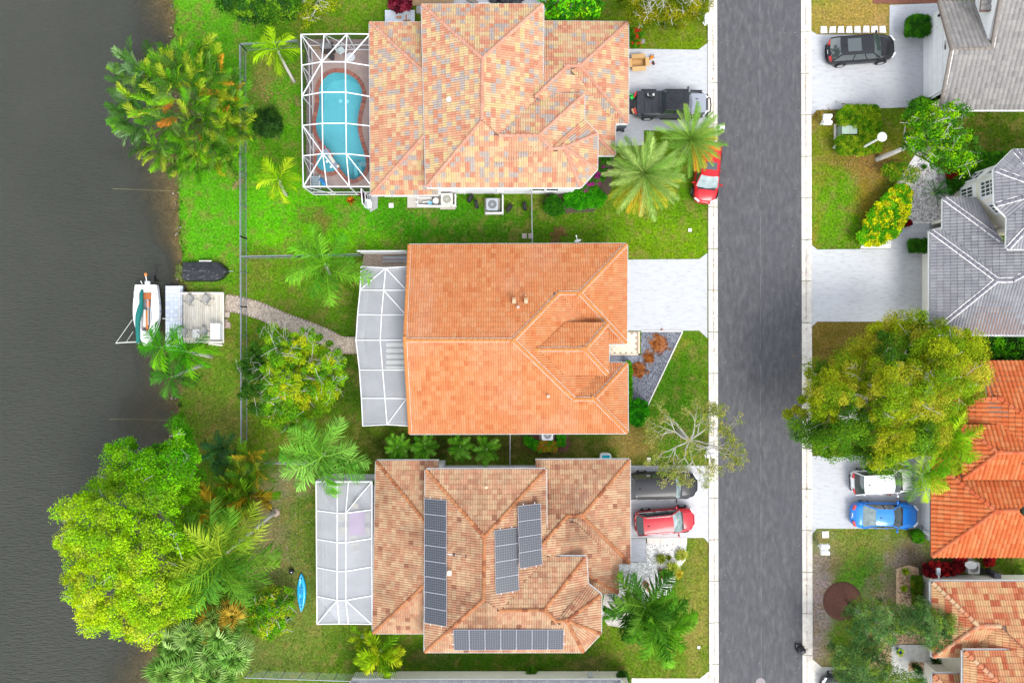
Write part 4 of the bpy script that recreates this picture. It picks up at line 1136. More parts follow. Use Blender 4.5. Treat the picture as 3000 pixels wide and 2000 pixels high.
def win_on(root, poly, i, t0, t1, z0, z1, panes, frame=.35):
 a, b = Vector(poly[i]), Vector(poly[(i + 1) % len(poly)])
 ctr = sum((Vector(p) for p in poly), Vector((0, 0))) / len(poly)
 d = (b - a).normalized(); o = Vector((-d.y, d.x))
 if o.dot(ctr - a) > 0: o = -o
 A, B = a.lerp(b, t0), a.lerp(b, t1)
 mb = MB(); Z = Vector((0, 0, 1)); A3, B3 = Vector((*(A + o * .02), 0)), Vector((*(B + o * .02), 0)); dd = (B3 - A3).normalized()
 mb.bar(A3 - dd * frame / 2 + Z * (z0 + z1) / 2, B3 + dd * frame / 2 + Z * (z0 + z1) / 2, .05, z1 - z0 + frame)
 mb.build("window_surround", M['white'], root)
 window(root, A + o * .05, B + o * .05, z0, z1, o, panes)
win_on(h5, twp, 7, .15, .85, 1.0, 2.3, (4, 2)); win_on(h5, twp, 7, .12, .88, 3.1, 4.5, (4, 3)); win_on(h5, twp, 0, .2, .8, 1.1, 2.4, (2, 2)); win_on(h5, twp, 0, .2, .8, 3.2, 4.4, (2, 2)); win_on(h5, twp, 6, .25, .75, 3.3, 4.3, (3, 2))
mb = MB(); a, b = W(2720, 676), W(2722, 942); mb.box(((a.x + b.x) / 2 - .1, (a.y + b.y) / 2, 1.3), (.16, abs(a.y - b.y), 2.7)); mb.build("wall", M['white'], h5)
garage_door(h5, (a.x - .2, W(0, 932).y), (a.x - .2, W(0, 738).y), 2.2, (-1, 0))
mb = MB(); mb.bar(W(2728, 655) + Vector((0, 0, 1.2)), W(2775, 648) + Vector((0, 0, 1.2)), .22, 2.4); mb.build("entry_wall", M['cream'], h5)
mb = MB(); mb.bar(W(2728, 655) + Vector((0, 0, 2.45)), W(2775, 648) + Vector((0, 0, 2.45)), .3, .1); mb.build("wall_coping", M['white'], h5)

# ---- house 6: saturated orange S-tiles
h6 = thing("tiled_house", "house with deep orange barrel tiles behind the big spreading tree at right", "house", W(2880, 1340))
kw6 = dict(capcol=CAP6, w=.31, e=.40, hmul=1.5, caph=.14)
E6 = 2.9
build_roof(h6, dict(a=(2729, 1345), b=(2729, 1629), P=(2916, 1496), Q=(2982, 1494), c=(3110, 1629), e=(3110, 1400), d=(2800, 1345)),
 [('a', 'b', 'P'), ('b', 'c', 'Q', 'P'), ('a', 'd', 'e', 'Q', 'P')], E6, .40, 1, PAL6, 'tile', gutters=False, **kw6)
build_roof(h6, dict(a=(2820, 1401), b=(2818, 1246), P=(2922, 1325), c=(3110, 1401), e=(3110, 1246), Q=(3110, 1325)),
 [('a', 'b', 'P'), ('a', 'c', 'Q', 'P'), ('b', 'e', 'Q', 'P')], 4.1, .40, 1, PAL6, 'tile', gutters=False, **kw6)
build_roof(h6, dict(a=(2745, 1058), b=(3110, 1058), P=(2867, 1166), Q=(2925, 1166), c=(3110, 1290), s=(2742, 1360), t=(3110, 1360)),
 [('a', 'b', 'c', 'Q', 'P'), ('a', 's', 't', 'c', 'Q', 'P')], 2.9, .36, 1, PAL6, 'tile', gutters=False, **kw6)
walls(h6, [(2762, 1066), (3110, 1066), (3110, 1629), (2762, 1629)], E6, .45, 'stucco')
mb = MB(); gx6 = W(2706, 0).x; mb.box((gx6 - .02, (W(0, 1345).y + W(0, 1545).y) / 2, 1.3), (.16, W(0, 1345).y - W(0, 1552).y, 2.6)); mb.build("wall", M['white'], h6)
garage_door(h6, (gx6 - .12, W(0, 1530).y), (gx6 - .12, W(0, 1360).y), 2.2, (-1, 0))
mb = MB(); mb.bar(W(2694, 1549) + Vector((0, 0, 1.2)), W(2728, 1576) + Vector((0, 0, 1.2)), .2, 2.5); mb.build("wing_wall", M['stucco'], h6)
wall_lamp(gx6 - .1, W(0, 1540).y, 2.0, h6)

# ---- house 7: pink-salmon tiles bottom right
h7 = thing("tiled_house", "cream-walled house with pale salmon tiles at the bottom right corner", "house", W(2880, 1850))
kw7 = dict(capcol=CAP7, w=.36, e=.41, caph=.15, hmul=.9)
build_roof(h7, dict(a=(2730, 1705), b=(3110, 1705), P=(2866, 1832), Q=(2929, 1832), c=(2733, 1922), d=(2818, 1921), V=(2905, 1850), r=(3110, 2000), k=(2820, 2010), x=(3110, 2120), y=(2820, 2120)),
 [('a', 'b', 'r', 'Q', 'P'), ('a', 'c', 'P'), ('c', 'd', 'V', 'Q', 'P')], 2.9, .38, 2, PAL7, 'tile', **kw7)
build_roof(h7, dict(d=(2818, 1921), k=(2818, 2100), x=(3110, 2100), r=(3110, 2004), Q=(2929, 1832), V=(2900, 1850)),
 [('k', 'd', 'V', 'Q', 'r', 'x')], 2.9, .38, 2, PAL7, 'tile', gutters=False, **kw7)
build_roof(h7, dict(a=(2824, 1906), b=(2930, 1906), c=(3110, 1906), P=(2982, 2048), Q=(3110, 2048), e=(2824, 2150)),
 [('a', 'c', 'Q', 'P'), ('a', 'e', 'P')], 4.0, .36, 2, PAL7, 'tile', **kw7)
build_roof(h7, dict(a=(2734, 1975), b=(2822, 1975), c=(2822, 2100), P=(2800, 2040), e=(2734, 2100)),
 [('a', 'b', 'c', 'P'), ('a', 'e', 'P')], 2.9, .36, 2, PAL7, 'tile', **kw7)
walls(h7, [(2757, 1705), (3110, 1705), (3110, 1920), (2757, 1920)], 2.9, .45, 'cream')
walls(h7, [(2840, 1906), (3110, 1906), (3110, 2150), (2840, 2150)], 4.0, .35, 'cream')
walls(h7, [(2760, 1975), (2850, 1975), (2850, 2150), (2760, 2150)], 2.9, .45, 'cream')
def band(root, a, b, z, w=.1, h=.14, m='white', name="trim_band"):
 mb = MB(); A, B = W(*a), W(*b); A.z = B.z = z; mb.bar(A, B, w, h); return mb.build(name, M[m], root)
wx7 = W(2705, 0).x
window(h7, (wx7 - .05, W(0, 1800).y), (wx7 - .05, W(0, 1738).y), .9, 2.2, (-1, 0), (2, 2))

# ---- house 8: only its north wall and eave edge show at the bottom
h8 = thing("tiled_house", "house whose long cream wall shows along the bottom edge of the photo", "house", W(1500, 2060))
build_roof(h8, dict(a=(1030, 1996), b=(1818, 1994), P=(1690, 2110), Q=(1160, 2110), c=(1818, 2230), d=(1030, 2230)),
 [('a', 'b', 'P', 'Q'), ('b', 'c', 'P'), ('a', 'd', 'Q')], 2.9, .36, 2, PAL5, 'tile', capcol=CAP5)
wy = W(0, 1965).y
mb = MB(); a, b = W(1162, 1966), W(1830, 1964); mb.box(((a.x + b.x) / 2, wy - .1, 1.35), (b.x - a.x, .2, 2.9)); mb.build("wall", M['cream'], h8)
mb = MB(); mb.box((b.x - .1, wy - 3.1, 1.35), (.2, 6.0, 2.9)); mb.build("wall", M['cream'], h8)
mb = MB(); mb.box(W(1729, 1974, .8) + Vector((0, .0, 0)), (.3, .2, .5), 0, (.6, .62, .65)); mb.box(W(1738, 1976, .6), (.16, .12, .3), 0, (.9, .88, .8)); mb.build("meter_box", M['plain'], h8)
mb = MB(); p = W(1750, 1965); mb.tube([p + Vector((0, .08, 0)), p + Vector((.02, .08, 2.3))], .03, 8, (.8, .77, .68)); mb.build("pipe", M['plain'], h8)
window(h8, (W(1475, 0).x, wy), (W(1520, 0).x, wy), 1.4, 2.4, (0, 1), (2, 1))
mb = MB()
for i in range(22):
 px = 1043 + i * 5.4
 p = W(px, 1968); mb.bar(p + Vector((0, 0, 0)), p + Vector((0, 0, 2.5)), .05, .05)
for z in (.9, 1.7, 2.5): mb.bar(W(1040, 1968) + Vector((0, 0, z)), W(1163, 1968) + Vector((0, 0, z)), .06, .12)
mb.build("louvre_screen", M['alum'], h8)

# ---- solar arrays on house 3
def solar(label, corners, nx, ny, ez, pl, lift=.14):
 """corners: photo px of the array TL,TR,BR,BL laid 12 cm above the roof plane pl = (origin, normal)"""
 def hit(px, py):
  o, n = pl; g = Vector(((px - 1500) / S, (1000 - py) / S, 0)); d = (g - CAMV)
  t = (o + n * lift - CAMV).dot(n) / d.dot(n); return CAMV + d * t
 C = [hit(*c) for c in corners]
 root = thing("solar_array", label, "solar panels", C[3])
 for i in range(nx):
  for j in range(ny):
   def at(s, t): return C[0].lerp(C[1], s).lerp(C[3].lerp(C[2], s), t)
   p00, p10, p01 = at(i / nx, j / ny), at((i + 1) / nx, j / ny), at(i / nx, (j + 1) / ny)
   u = (p10 - p00); v = (p01 - p00); w_, h_ = u.length - .03, v.length - .03
   u.normalize(); v = (v - u * v.dot(u)).normalized(); n = u.cross(v)
   if n.z < 0: n = -n;
   c = at((i + .5) / nx, (j + .5) / ny) - root_off(root)
   yv = n.cross(u)
   X = Matrix(((u.x, yv.x, n.x, c.x), (u.y, yv.y, n.y, c.y), (u.z, yv.z, n.z, c.z), (0, 0, 0, 1)))
   g = MB(); g.box((0, 0, 0), (w_ - .05, h_ - .05, .03))
   o = inst("solar_panel", g.mesh("solar_panel", M['solar']), root, X)
   f = MB()
   for sx in (-1, 1): f.box((sx * w_ / 2, 0, 0), (.02, h_ + .02, .045), 0, (.5, .5, .55)); f.box((0, sx * h_ / 2, 0), (w_ - .02, .02, .045), 0, (.5, .5, .55))
   inst("panel_frame", f.mesh("panel_frame", M['alum']), o, Matrix.Identity(4))
 mb = MB()
 for t in (.25, .75):
  if ny > nx: a, b = C[0].lerp(C[1], t), C[3].lerp(C[2], t)
  else: a, b = C[0].lerp(C[3], t), C[1].lerp(C[2], t)
  d = (b - a).normalized(); mb.bar(a - d * .12 - pl[1] * .06, b + d * .12 - pl[1] * .06, .04, .04)
 mb.build("mounting_rail", M['alum'], root)
def plane_of(verts, ez, pitch):
 k = 1 - ez / H
 E0, E1 = [Vector(((v[0] - 1500) / S, (1000 - v[1]) / S)) * k for v in verts[:2]]
 c = Vector(((verts[2][0] - 1500) / S, (1000 - verts[2][1]) / S))
 u = (E1 - E0).normalized(); d = Vector((-u.y, u.x))
 if d.dot(c - E0) < 0: d = -d
 n = Vector((-d.x * pitch, -d.y * pitch, 1)).normalized()
 return Vector((E0.x, E0.y, ez)), n
solar("long column of eight solar panels, leftmost on the brown roof", [(1243, 1459), (1308, 1465), (1309, 1835), (1244, 1823)], 1, 8, EM, plane_of([(1249, 1377), (1246, 1907), (1400, 1600)], EM, .34))
solar("column of four solar panels just right of the ridge, lower of the two middle columns", [(1449, 1553), (1517, 1544), (1520, 1728), (1452, 1740)], 1, 4, EM, plane_of([(1597, 1376), (1599, 1632), (1450, 1600)], EM, .34))
solar("column of four solar panels set higher and furthest right on the roof", [(1517, 1482), (1584, 1474), (1588, 1652), (1522, 1665)], 1, 4, EM, plane_of([(1597, 1376), (1599, 1632), (1450, 1600)], EM, .34), .42)
solar("long row of seven solar panels along the lower eave of the brown roof", [(1329, 1843), (1651, 1843), (1651, 1901), (1329, 1903)], 7, 1, EM, plane_of([(1246, 1907), (1708, 1907), (1450, 1820)], EM, .34))
cd = thing("conduit", "white conduit pipe running over the ridge between the solar arrays", "conduit", W(1400, 1630, 5))
mb = MB()
for a, b in (((1311, 1622, 4.95), (1416, 1636, 5.65)), ((1416, 1636, 5.65), (1450, 1632, 5.5)), ((1302, 1834, 4.8), (1312, 1848, 4.85)), ((1312, 1848, 4.85), (1330, 1849, 4.8))):
 mb.bar(W(*a), W(*b), .05)
mb.build("pipe", M['alum'], cd)
for p in ((1330, 1623, 5.1), (1366, 1628, 5.35), (1405, 1634, 5.6), (1430, 1633, 5.6)):
 mb = MB(); mb.box(W(*p), (.12, .16, .12)); mb.build("bracket", M['black'], cd)
# ------------------------------------------------------------------ screened pool cage of house 1, pool and patio
def cage(name, label, nodes, beams, panels, posts, scr, w=.058, thin=(), wallpanels=()):
 N = {k: W(*v) for k, v in nodes.items()}
 c = sum(N.values(), Vector()) / len(N)
 root = thing(name, label, "pool cage", (c.x, c.y, 0))
 for a, b in beams:
  mb = MB(); mb.bar(N[a], N[b], w, .09); mb.build("beam", M['alum'], root)
 for a, b in thin:
  mb = MB(); mb.bar(N[a], N[b], w * .7, .06); mb.build("brace", M['alum'], root)
 for k in posts:
  p = N[k]; mb = MB(); mb.bar(p, (p.x, p.y, 0.05), .075, .075); mb.build("post", M['alum'], root)
 for pl in panels:
  pts = [N[k] - Vector((0, 0, .03)) for k in pl]
  mb = MB(); mb.add(pts, [tuple(range(len(pts)))]); mb.build("screen", M[scr], root)
 for a, b in wallpanels:
  A, B = N[a], N[b]
  ins = .0
  mb = MB(); mb.add([A, B, (B.x, B.y, .12), (A.x, A.y, .12)], [(0, 1, 2, 3)]); mb.build("screen", M[scr], root)
  for z in (.9,):
   mb = MB(); mb.bar((A.x, A.y, z), (B.x, B.y, z), .05, .07); mb.build("rail", M['alum'], root)
  mb = MB(); mb.bar((A.x, A.y, .1), (B.x, B.y, .1), .07, .07); mb.build("rail", M['alum'], root)
 return root
ze, zi = 2.7, 3.3
cx_ = [885, 943, 1012, 1085]
nodes = {}
TOP = [(882, 102), (950, 101), (1017, 100), (1084, 101)]; BOT = [(889, 547), (958, 547), (1024, 547), (1090, 547)]
for i, p in enumerate(TOP): nodes['t%d' % i] = (*p, ze)
for i, p in enumerate(BOT): nodes['b%d' % i] = (*p, ze)
for r, (yl, yi) in enumerate(((192, 182), (282, 271), (368, 362), (457, 451))):
 nodes['l%d' % r] = (884 + r, yl, ze); nodes['r%d' % r] = (1086 + r, yl + 2, ze)
 nodes['p%d' % r] = (943 + r * 1, yi, zi); nodes['q%d' % r] = (1012 + r * 1, yi, zi)
beams = [('t0', 't1'), ('t1', 't2'), ('t2', 't3'), ('b0', 'b1'), ('b1', 'b2'), ('b2', 'b3'),
   ('t0', 'l0'), ('l0', 'l1'), ('l1', 'l2'), ('l2', 'l3'), ('l3', 'b0'), ('t3', 'r0'), ('r0', 'r1'), ('r1', 'r2'), ('r2', 'r3'), ('r3', 'b3')]
for r in range(4): beams += [('l%d' % r, 'p%d' % r), ('p%d' % r, 'q%d' % r), ('q%d' % r, 'r%d' % r)]
for r in range(3): beams += [('p%d' % r, 'p%d' % (r + 1)), ('q%d' % r, 'q%d' % (r + 1))]
beams += [('t1', 'p0'), ('t2', 'q0'), ('b1', 'p3'), ('b2', 'q3'), ('t0', 'p0'), ('t2', 'p0'), ('t3', 'q0'), ('b0', 'p3'), ('b2', 'p3'), ('b3', 'q3'), ('l1', 'p0'), ('l2', 'p3')]
panels = [('t0', 't1', 'p0'), ('t0', 'p0', 'l0'), ('t1', 't2', 'p0'), ('t2', 'q0', 'p0'), ('t2', 't3', 'q0'), ('t3', 'r0', 'q0'),
    ('b0', 'p3', 'b1'), ('b0', 'l3', 'p3'), ('b1', 'p3', 'b2'), ('b2', 'p3', 'q3'), ('b2', 'q3', 'b3'), ('b3', 'q3', 'r3')]
for r in range(3):
 panels += [('l%d' % r, 'p%d' % r, 'p%d' % (r + 1), 'l%d' % (r + 1)), ('p%d' % r, 'q%d' % r, 'q%d' % (r + 1), 'p%d' % (r + 1)), ('q%d' % r, 'r%d' % r, 'r%d' % (r + 1), 'q%d' % (r + 1))]
wl_ = [('t0', 't1'), ('t1', 't2'), ('t2', 't3'), ('b0', 'b1'), ('b1', 'b2'), ('b2', 'b3'), ('t0', 'l0'), ('l0', 'l1'), ('l1', 'l2'), ('l2', 'l3'), ('l3', 'b0')]
cg = cage("pool_cage", "white framed cage with dark screen over the blue swimming pool", nodes, beams, panels, ['t0', 't1', 't2', 't3', 'b0', 'b1', 'b2', 'b3', 'l0', 'l1', 'l2', 'l3'], 'screen_dark', wallpanels=wl_)
for a, b, t in (('l0', 'l1', .5), ('t0', 'l0', .5), ('l2', 'l3', .5), ('l3', 'b0', .5), ('t0', 't1', .8), ('t1', 't2', .9), ('b0', 'b1', .9)):
 A, B = W(*nodes[a]), W(*nodes[b]); q = A.lerp(B, t); mb = MB(); mb.bar(A, (q.x, q.y, .3), .045); mb.build("brace", M['alum'], cg)
# open screen door at its south end
mb = MB(); a = W(1058, 553, 2.2); b = W(1062, 596, 2.2)
for z in (.12, 1.0, 2.2): mb.bar((a.x, a.y, z), (b.x, b.y, z), .07)
mb.bar((a.x, a.y, .1), (a.x, a.y, 2.2), .07); mb.bar((b.x, b.y, .1), (b.x, b.y, 2.2), .07)
d_ = mb.build("door", M['alum'], cg); mb = MB(); mb.add([(a.x, a.y, .12), (b.x, b.y, .12), (b.x, b.y, 2.2), (a.x, a.y, 2.2)], [(0, 1, 2, 3)]); mb.build("screen", M['screen_dark'], d_)

# pool basin: outline from the photo, brick coping laid round it
PO = [(994, 213), (1018, 217), (1043, 233), (1058, 256), (1063, 282), (1057, 312), (1050, 345), (1050, 380), (1057, 415), (1067, 446), (1073, 470), (1072, 492), (1062, 512), (1045, 524), (1030, 527), (1016, 518), (1005, 506), (993, 490), (976, 464), (958, 436), (940, 412), (928, 388), (925, 362), (930, 330), (935, 300), (934, 268), (941, 243), (956, 224), (975, 214)]
def pz(p, z=.10): return W(p[0], p[1], z)
pool_o = [Vector((v.x, v.y)) for v in spline([pz(p) for p in PO], 5, True)]
SP = [(950, 440), (934, 452), (928, 470), (930, 488), (942, 500), (962, 506), (982, 502), (988, 494), (978, 476), (964, 456)]
spa_o = [Vector((v.x, v.y)) for v in spline([pz(p) for p in SP], 4, True)]
pl = thing("swimming_pool", "kidney-shaped swimming pool with turquoise water inside the screen cage", "pool", pz((995, 370), 0))
dz = .12
def deck_with_holes(name, outer, holes, z, m, parent=None, kind=None, floor=0):
 loops = [[Vector((p[0], p[1], 0)) for p in outer]] + [[Vector((p[0], p[1], 0)) for p in h] for h in holes]
 tris = tessellate_polygon(loops); flat = [p for lp in loops for p in lp]
 mb = MB(); mb.add([(p.x, p.y, z) for p in flat], [t if (flat[t[1]] - flat[t[0]]).cross(flat[t[2]] - flat[t[0]]).z > 0 else t[::-1] for t in tris])
 n = len(loops[0]); mb.add([(p.x, p.y, z) for p in loops[0]] + [(p.x, p.y, floor - .1) for p in loops[0]], [(i, (i + 1) % n, n + (i + 1) % n, n + i) for i in range(n)])
 return mb.build(name, m, parent, kind=kind)
out_ = [W(899, 118), W(1092, 118), W(1092, 552), W(899, 552)]
big_hole = offset_poly([(p.x, p.y) for p in pool_o], -.02)
deck_with_holes("patio", [(p.x, p.y) for p in out_], [big_hole, offset_poly([(p.x, p.y) for p in spa_o], -.02)] if False else [big_hole], dz, M['patio'], kind="structure")
def loop_wall(o, z0, z1, name, m, floorz=None):
 n = len(o); mb = MB(); mb.add([(p[0], p[1], z1) for p in o] + [(p[0], p[1], z0) for p in o], [(i, n + i, n + (i + 1) % n, (i + 1) % n) for i in range(n)])
 fl = tessellate_polygon([[Vector((p[0], p[1], 0)) for p in o]])
 mb.add([(p[0], p[1], z0) for p in o], list(fl))
 return mb.build(name, M[m], pl)
loop_wall([(p.x, p.y) for p in pool_o], -1.3, .10, "basin", 'plaster')
mb = MB(); o = [(p.x, p.y) for p in pool_o]; mb.add([(x, y, .02) for x, y in o], list(tessellate_polygon([[Vector((*p, 0)) for p in o]]))); mb.build("water", M['pool'], pl)
mb = MB(); o = [(p.x, p.y) for p in spa_o]; o2 = offset_poly(o, .0)
n = len(o); mb.prism(o, .121, .17, (.9, .95, 1)); mb.build("spa_floor", mat("spa_plaster", (.24, .56, .60), .6, var=.12, scale=2), pl)
mb = MB(); mb.add([(x, y, .175) for x, y in o], list(tessellate_polygon([[Vector((*p, 0)) for p in o]]))); mb.build("water", M['pool'], pl)
bm_ = MB(); bm_.box((0, 0, 0), (.30, .105, .06)); bme = bm_.mesh("coping_brick", M['brick'])
def coping(o, z, skip=None):
 per = sum((o[(i + 1) % len(o)] - o[i]).length for i in range(len(o))); nb = int(per / .125); s = 0; acc = 0; i = 0
 ro = root_off(pl)
 c = sum(o, Vector((0, 0))) / len(o)
 for k in range(nb):
  t = per * k / nb
  while acc + (o[(i + 1) % len(o)] - o[i % len(o)]).length < t: acc += (o[(i + 1) % len(o)] - o[i % len(o)]).length; i += 1
  a, b = o[i % len(o)], o[(i + 1) % len(o)]
  d = (b - a).normalized(); p = a + d * (t - acc); nrm = Vector((-d.y, d.x))
  q = p + nrm * .13
  if pip(q.x, q.y, [(v.x, v.y) for v in o]): nrm = -nrm
  q = p + nrm * .13
  if skip and skip(q): continue
  ang = math.atan2(nrm.y, nrm.x)
  X = Matrix.Translation(Vector((q.x - ro.x, q.y - ro.y, z))) @ Matrix.Rotation(ang, 4, 'Z')
  inst("coping_brick", bme, pl, X, rndc(random.choice([(.36, .13, .09), (.42, .17, .12), (.30, .11, .09)]), .15))
spp = [(v.x, v.y) for v in spa_o]; ppp = [(v.x, v.y) for v in pool_o]
coping(pool_o, .145, lambda q: pip(q.x, q.y, spp)); coping(spa_o, .185, lambda q: pip(q.x, q.y, ppp))
mb = MB(); mb.bar(pz((952, 438), .2), pz((990, 494), .2), .3, .12, (.30, .33, .42)); mb.build("spa_wall", M['plain'], pl)
mb = MB(); mb.bar(pz((964, 455), .27), pz((979, 477), .27), .24, .04, (.75, .70, .60)); mb.box(pz((990, 487), .27), (.16, .16, .05), 0, (.8, .8, .7)); mb.build("stone_spillway", M['plain'], pl)
for p in ((998, 297), (1018, 298)):
 mb = MB(); mb.cyl(pz(p, -1.29), .14, .04, 16, (.75, .9, .9)); mb.build("drain_cover", M['plain'], pl)
mb = MB();
for px in ((958, 474), (970, 489)): mb.cyl(pz(px, .172), .1, .02, 12, (.8, .95, .95))
mb.build("spa_jet", M['plain'], pl)
mb = MB()
for k, (a, b) in enumerate((((1040, 478), (1045, 520)), ((1052, 475), (1058, 512)))): mb.bar(pz(a, -.5 - .2 * k), pz(b, -.5 - .2 * k), .25, .1)
mb.build("step", M['plaster'], pl)
hr = thing("handrail", "thin metal handrail reaching over the pool's right edge", "handrail", pz((1075, 480), .12))
mb = MB()
for dy in (0, 6):
 mb.tube([pz((1078, 480 + dy), .12), pz((1074, 479 + dy), .8), pz((1055, 478 + dy), .75), pz((1042, 477 + dy), -.1)], .022, 6, (.6, .6, .6))
mb.build("tube", M['chrome'], hr)
def rtable(px, py, r, z, col, label, zb=.12):
 t = thing("patio_table", label, "table", W(px, py, zb))
 mb = MB(); mb.lathe(W(px, py, z), [(r * .98, 0), (r, .015), (r * .98, .03)], 22, col); mb.build("tabletop", M['glossy'], t)
 b = W(px, py, z)
 for k in range(4):
  a = k * math.pi / 2 + .5; m_ = MB(); m_.bar((b.x + math.cos(a) * r * .7, b.y + math.sin(a) * r * .7, z), (b.x + math.cos(a) * r * .8, b.y + math.sin(a) * r * .8, zb), .04, .04, (.6, .6, .6)); m_.build("leg", M['plain'], t)
 return t
rtable(1027, 168, .34, .75, (.62, .64, .66), "round pale table standing right of the barbecue under the pool cage")
def chair_white(px, py, rz, label, col, zb=.12, s=1.0):
 t = thing("garden_chair", label, "chair", W(px, py, zb), rz)
 mb = MB(); mb.box((0, 0, .42), (.46 * s, .48 * s, .04), 0, col); mb.build("seat", M['glossy'], t, local=True)
 mb = MB(); mb.box((-.26 * s, 0, .68), (.05, .46 * s, .5), 0, col, tilt=(0, -.2)); mb.build("backrest", M['glossy'], t, local=True)
 for sx in (-1, 1):
  for sy in (-1, 1): mb = MB(); mb.bar((sx * .2 * s, sy * .21 * s, .42), (sx * .24 * s, sy * .24 * s, 0), .04, .04, col); mb.build("leg", M['glossy'], t, local=True)
  mb = MB(); mb.bar((-.24 * s, sx * .25 * s, .64), (.2 * s, sx * .25 * s, .62), .05, .03, col); mb.build("armrest", M['glossy'], t, local=True)
 return t
chair_white(1003, 155, .6, "white plastic chair beside the round table under the pool cage", (.62, .72, .72))
bb = thing("barbecue", "dark barbecue grill on the patio above the pool", "barbecue", W(966, 150, .12), .1)
mb = MB(); mb.box((0, 0, .5), (.9, .5, .8), 0, (.06, .05, .04)); mb.build("cart", M['plain'], bb, local=True)
mb = MB(); mb.tube([(-.4, 0, .95), (.4, 0, .95)], .25, 12, (.2, .2, .2)); mb.build("lid", M['plain'], bb, local=True)
mb = MB();
for i in range(5): mb.box((-.8, -.22 + i * .11, .75), (.5, .07, .03), 0, (.32, .22, .12))
mb.build("side_shelf", M['plain'], bb, local=True)
pp = thing("flower_pot", "dark planter with green leaves beside the pool's top edge", "planter", W(974, 172, .12))
mb = MB(); mb.lathe(W(974, 172, .12), [(.16, 0), (.24, .35), (.2, .35)], 14, (.06, .05, .05)); mb.build("pot", M['plain'], pp)
sc_ = thing("sun_lounger", "grey slatted lounge chair with a blue float in the cage's lower left corner", "lounger", W(928, 536, .12), R(90))
mb = MB()
for i in range(7): mb.box((-.4 + i * .13, 0, .34), (.09, .6, .03), 0, (.35, .45, .5))
mb.build("slats", M['plain'], sc_, local=True)
for s_ in (-1, 1): mb = MB(); mb.bar((-.5, s_ * .32, .34), (.5, s_ * .32, .34), .05, .05, (.7, .72, .72)); mb.bar((-.4, s_ * .32, .34), (-.45, s_ * .32, 0), .04); mb.bar((.4, s_ * .32, .34), (.45, s_ * .32, 0), .04); mb.build("side_frame", M['plain'], sc_, local=True)
fl = thing("pool_float", "bright blue and green inflatable float by the cage's bottom edge", "pool float", W(946, 534, .12))
mb = MB(); mb.tube([W(937, 526, .4), W(944, 528, .4), W(948, 538, .4), W(955, 543, .35)], .14, 10, (.02, .25, .62)); mb.tube([W(940, 532, .25), W(944, 540, .25), W(950, 544, .22)], .13, 10, (.03, .42, .22)); mb.build("tube", M['glossy'], fl, smooth=True)

# ---- cages of houses 2 and 3
z0, z1 = 2.6, 3.1
n2 = {'a': (1058, 781, z0), 'b': (1195, 781, z0), 'c': (1055, 849, z0), 'd': (1191, 850, z0), 'e': (1048, 921, z0), 'f': (1189, 922, z0), 'g': (1043, 996, z0), 'h': (1186, 996, z0),
   'i': (1053, 1083, z0), 'j': (1191, 1084, z0), 'k': (1059, 1166, z0), 'l': (1191, 1167, z0), 'm': (1063, 1247, z0), 'n': (1198, 1247, z0),
   'A': (1130, 785, z1), 'C': (1124, 850, z1), 'E': (1118, 922, z1), 'G': (1114, 996, z1), 'I': (1121, 1083, z1), 'K': (1128, 1166, z1), 'M': (1134, 1243, z1)}
bs = [('a', 'A'), ('A', 'b'), ('m', 'M'), ('M', 'n'), ('c', 'A'), ('A', 'd'), ('C', 'f'), ('M', 'l')]
ls, ms, rs = 'acegikm', 'ACEGIKM', 'bdfhjln'
for i in range(6): bs += [(ls[i], ls[i + 1]), (ms[i], ms[i + 1]), (rs[i], rs[i + 1])]
for i in range(1, 6): bs += [(ls[i], ms[i]), (ms[i], rs[i])]
pn = []
for i in range(6): pn += [(ls[i], ms[i], ms[i + 1], ls[i + 1]), (ms[i], rs[i], rs[i + 1], ms[i + 1])]
cage("pool_cage", "long narrow white framed cage with milky screen beside the bright orange roof", n2, bs, pn, list('acegikm'), 'screen_pale', w=.055, wallpanels=[('a', 'c'), ('c', 'e'), ('e', 'g'), ('g', 'i'), ('i', 'k'), ('k', 'm'), ('a', 'b'), ('m', 'n')])
sheet("patio", [(1070, 795), (1215, 795), (1215, 1240), (1075, 1240)], .06, 'concrete', col=(.55, .55, .57))
for i in range(5):
 mb = MB(); p = W(1160, 1010 + i * 17, .5); mb.box(p, (1.4, .30, .35), 0, (.75, .76, .68));
 st = mb.build("storage_bin", M['plain'], None); tag(st, "%s pale flat box stored in a column under the milky screen" % ("topmost", "second highest", "middle", "second lowest", "lowest")[i], "box", "pale boxes under the milky screen")
n3 = {}
rows = [(1410, 1410), (1494, 1502), (1578, 1588), (1661, 1672), (1745, 1757), (1827, 1826)]
for i, (a, b) in enumerate(rows):
 n3['l%d' % i] = (926 + (.6 * i), a, z0); n3['r%d' % i] = (1090, a - (2 if 0 < i < 5 else 0), z0)
 n3['p%d' % i] = (986 + (8 if i == 5 else 2), b, z1 if 0 < i < 5 else z0); n3['q%d' % i] = (1013 + (8 if i == 5 else 0) + (8 if i == 0 else 0), b, z1 if 0 < i < 5 else z0)
b3 = []; p3 = []
for i in range(6):
 b3 += [('l%d' % i, 'p%d' % i), ('p%d' % i, 'q%d' % i), ('q%d' % i, 'r%d' % i)]
 if i < 5:
  b3 += [('l%d' % i, 'l%d' % (i + 1)), ('p%d' % i, 'p%d' % (i + 1)), ('q%d' % i, 'q%d' % (i + 1)), ('r%d' % i, 'r%d' % (i + 1))]
  p3 += [('l%d' % i, 'p%d' % i, 'p%d' % (i + 1), 'l%d' % (i + 1)), ('p%d' % i, 'q%d' % i, 'q%d' % (i + 1), 'p%d' % (i + 1)), ('q%d' % i, 'r%d' % i, 'r%d' % (i + 1), 'q%d' % (i + 1))]
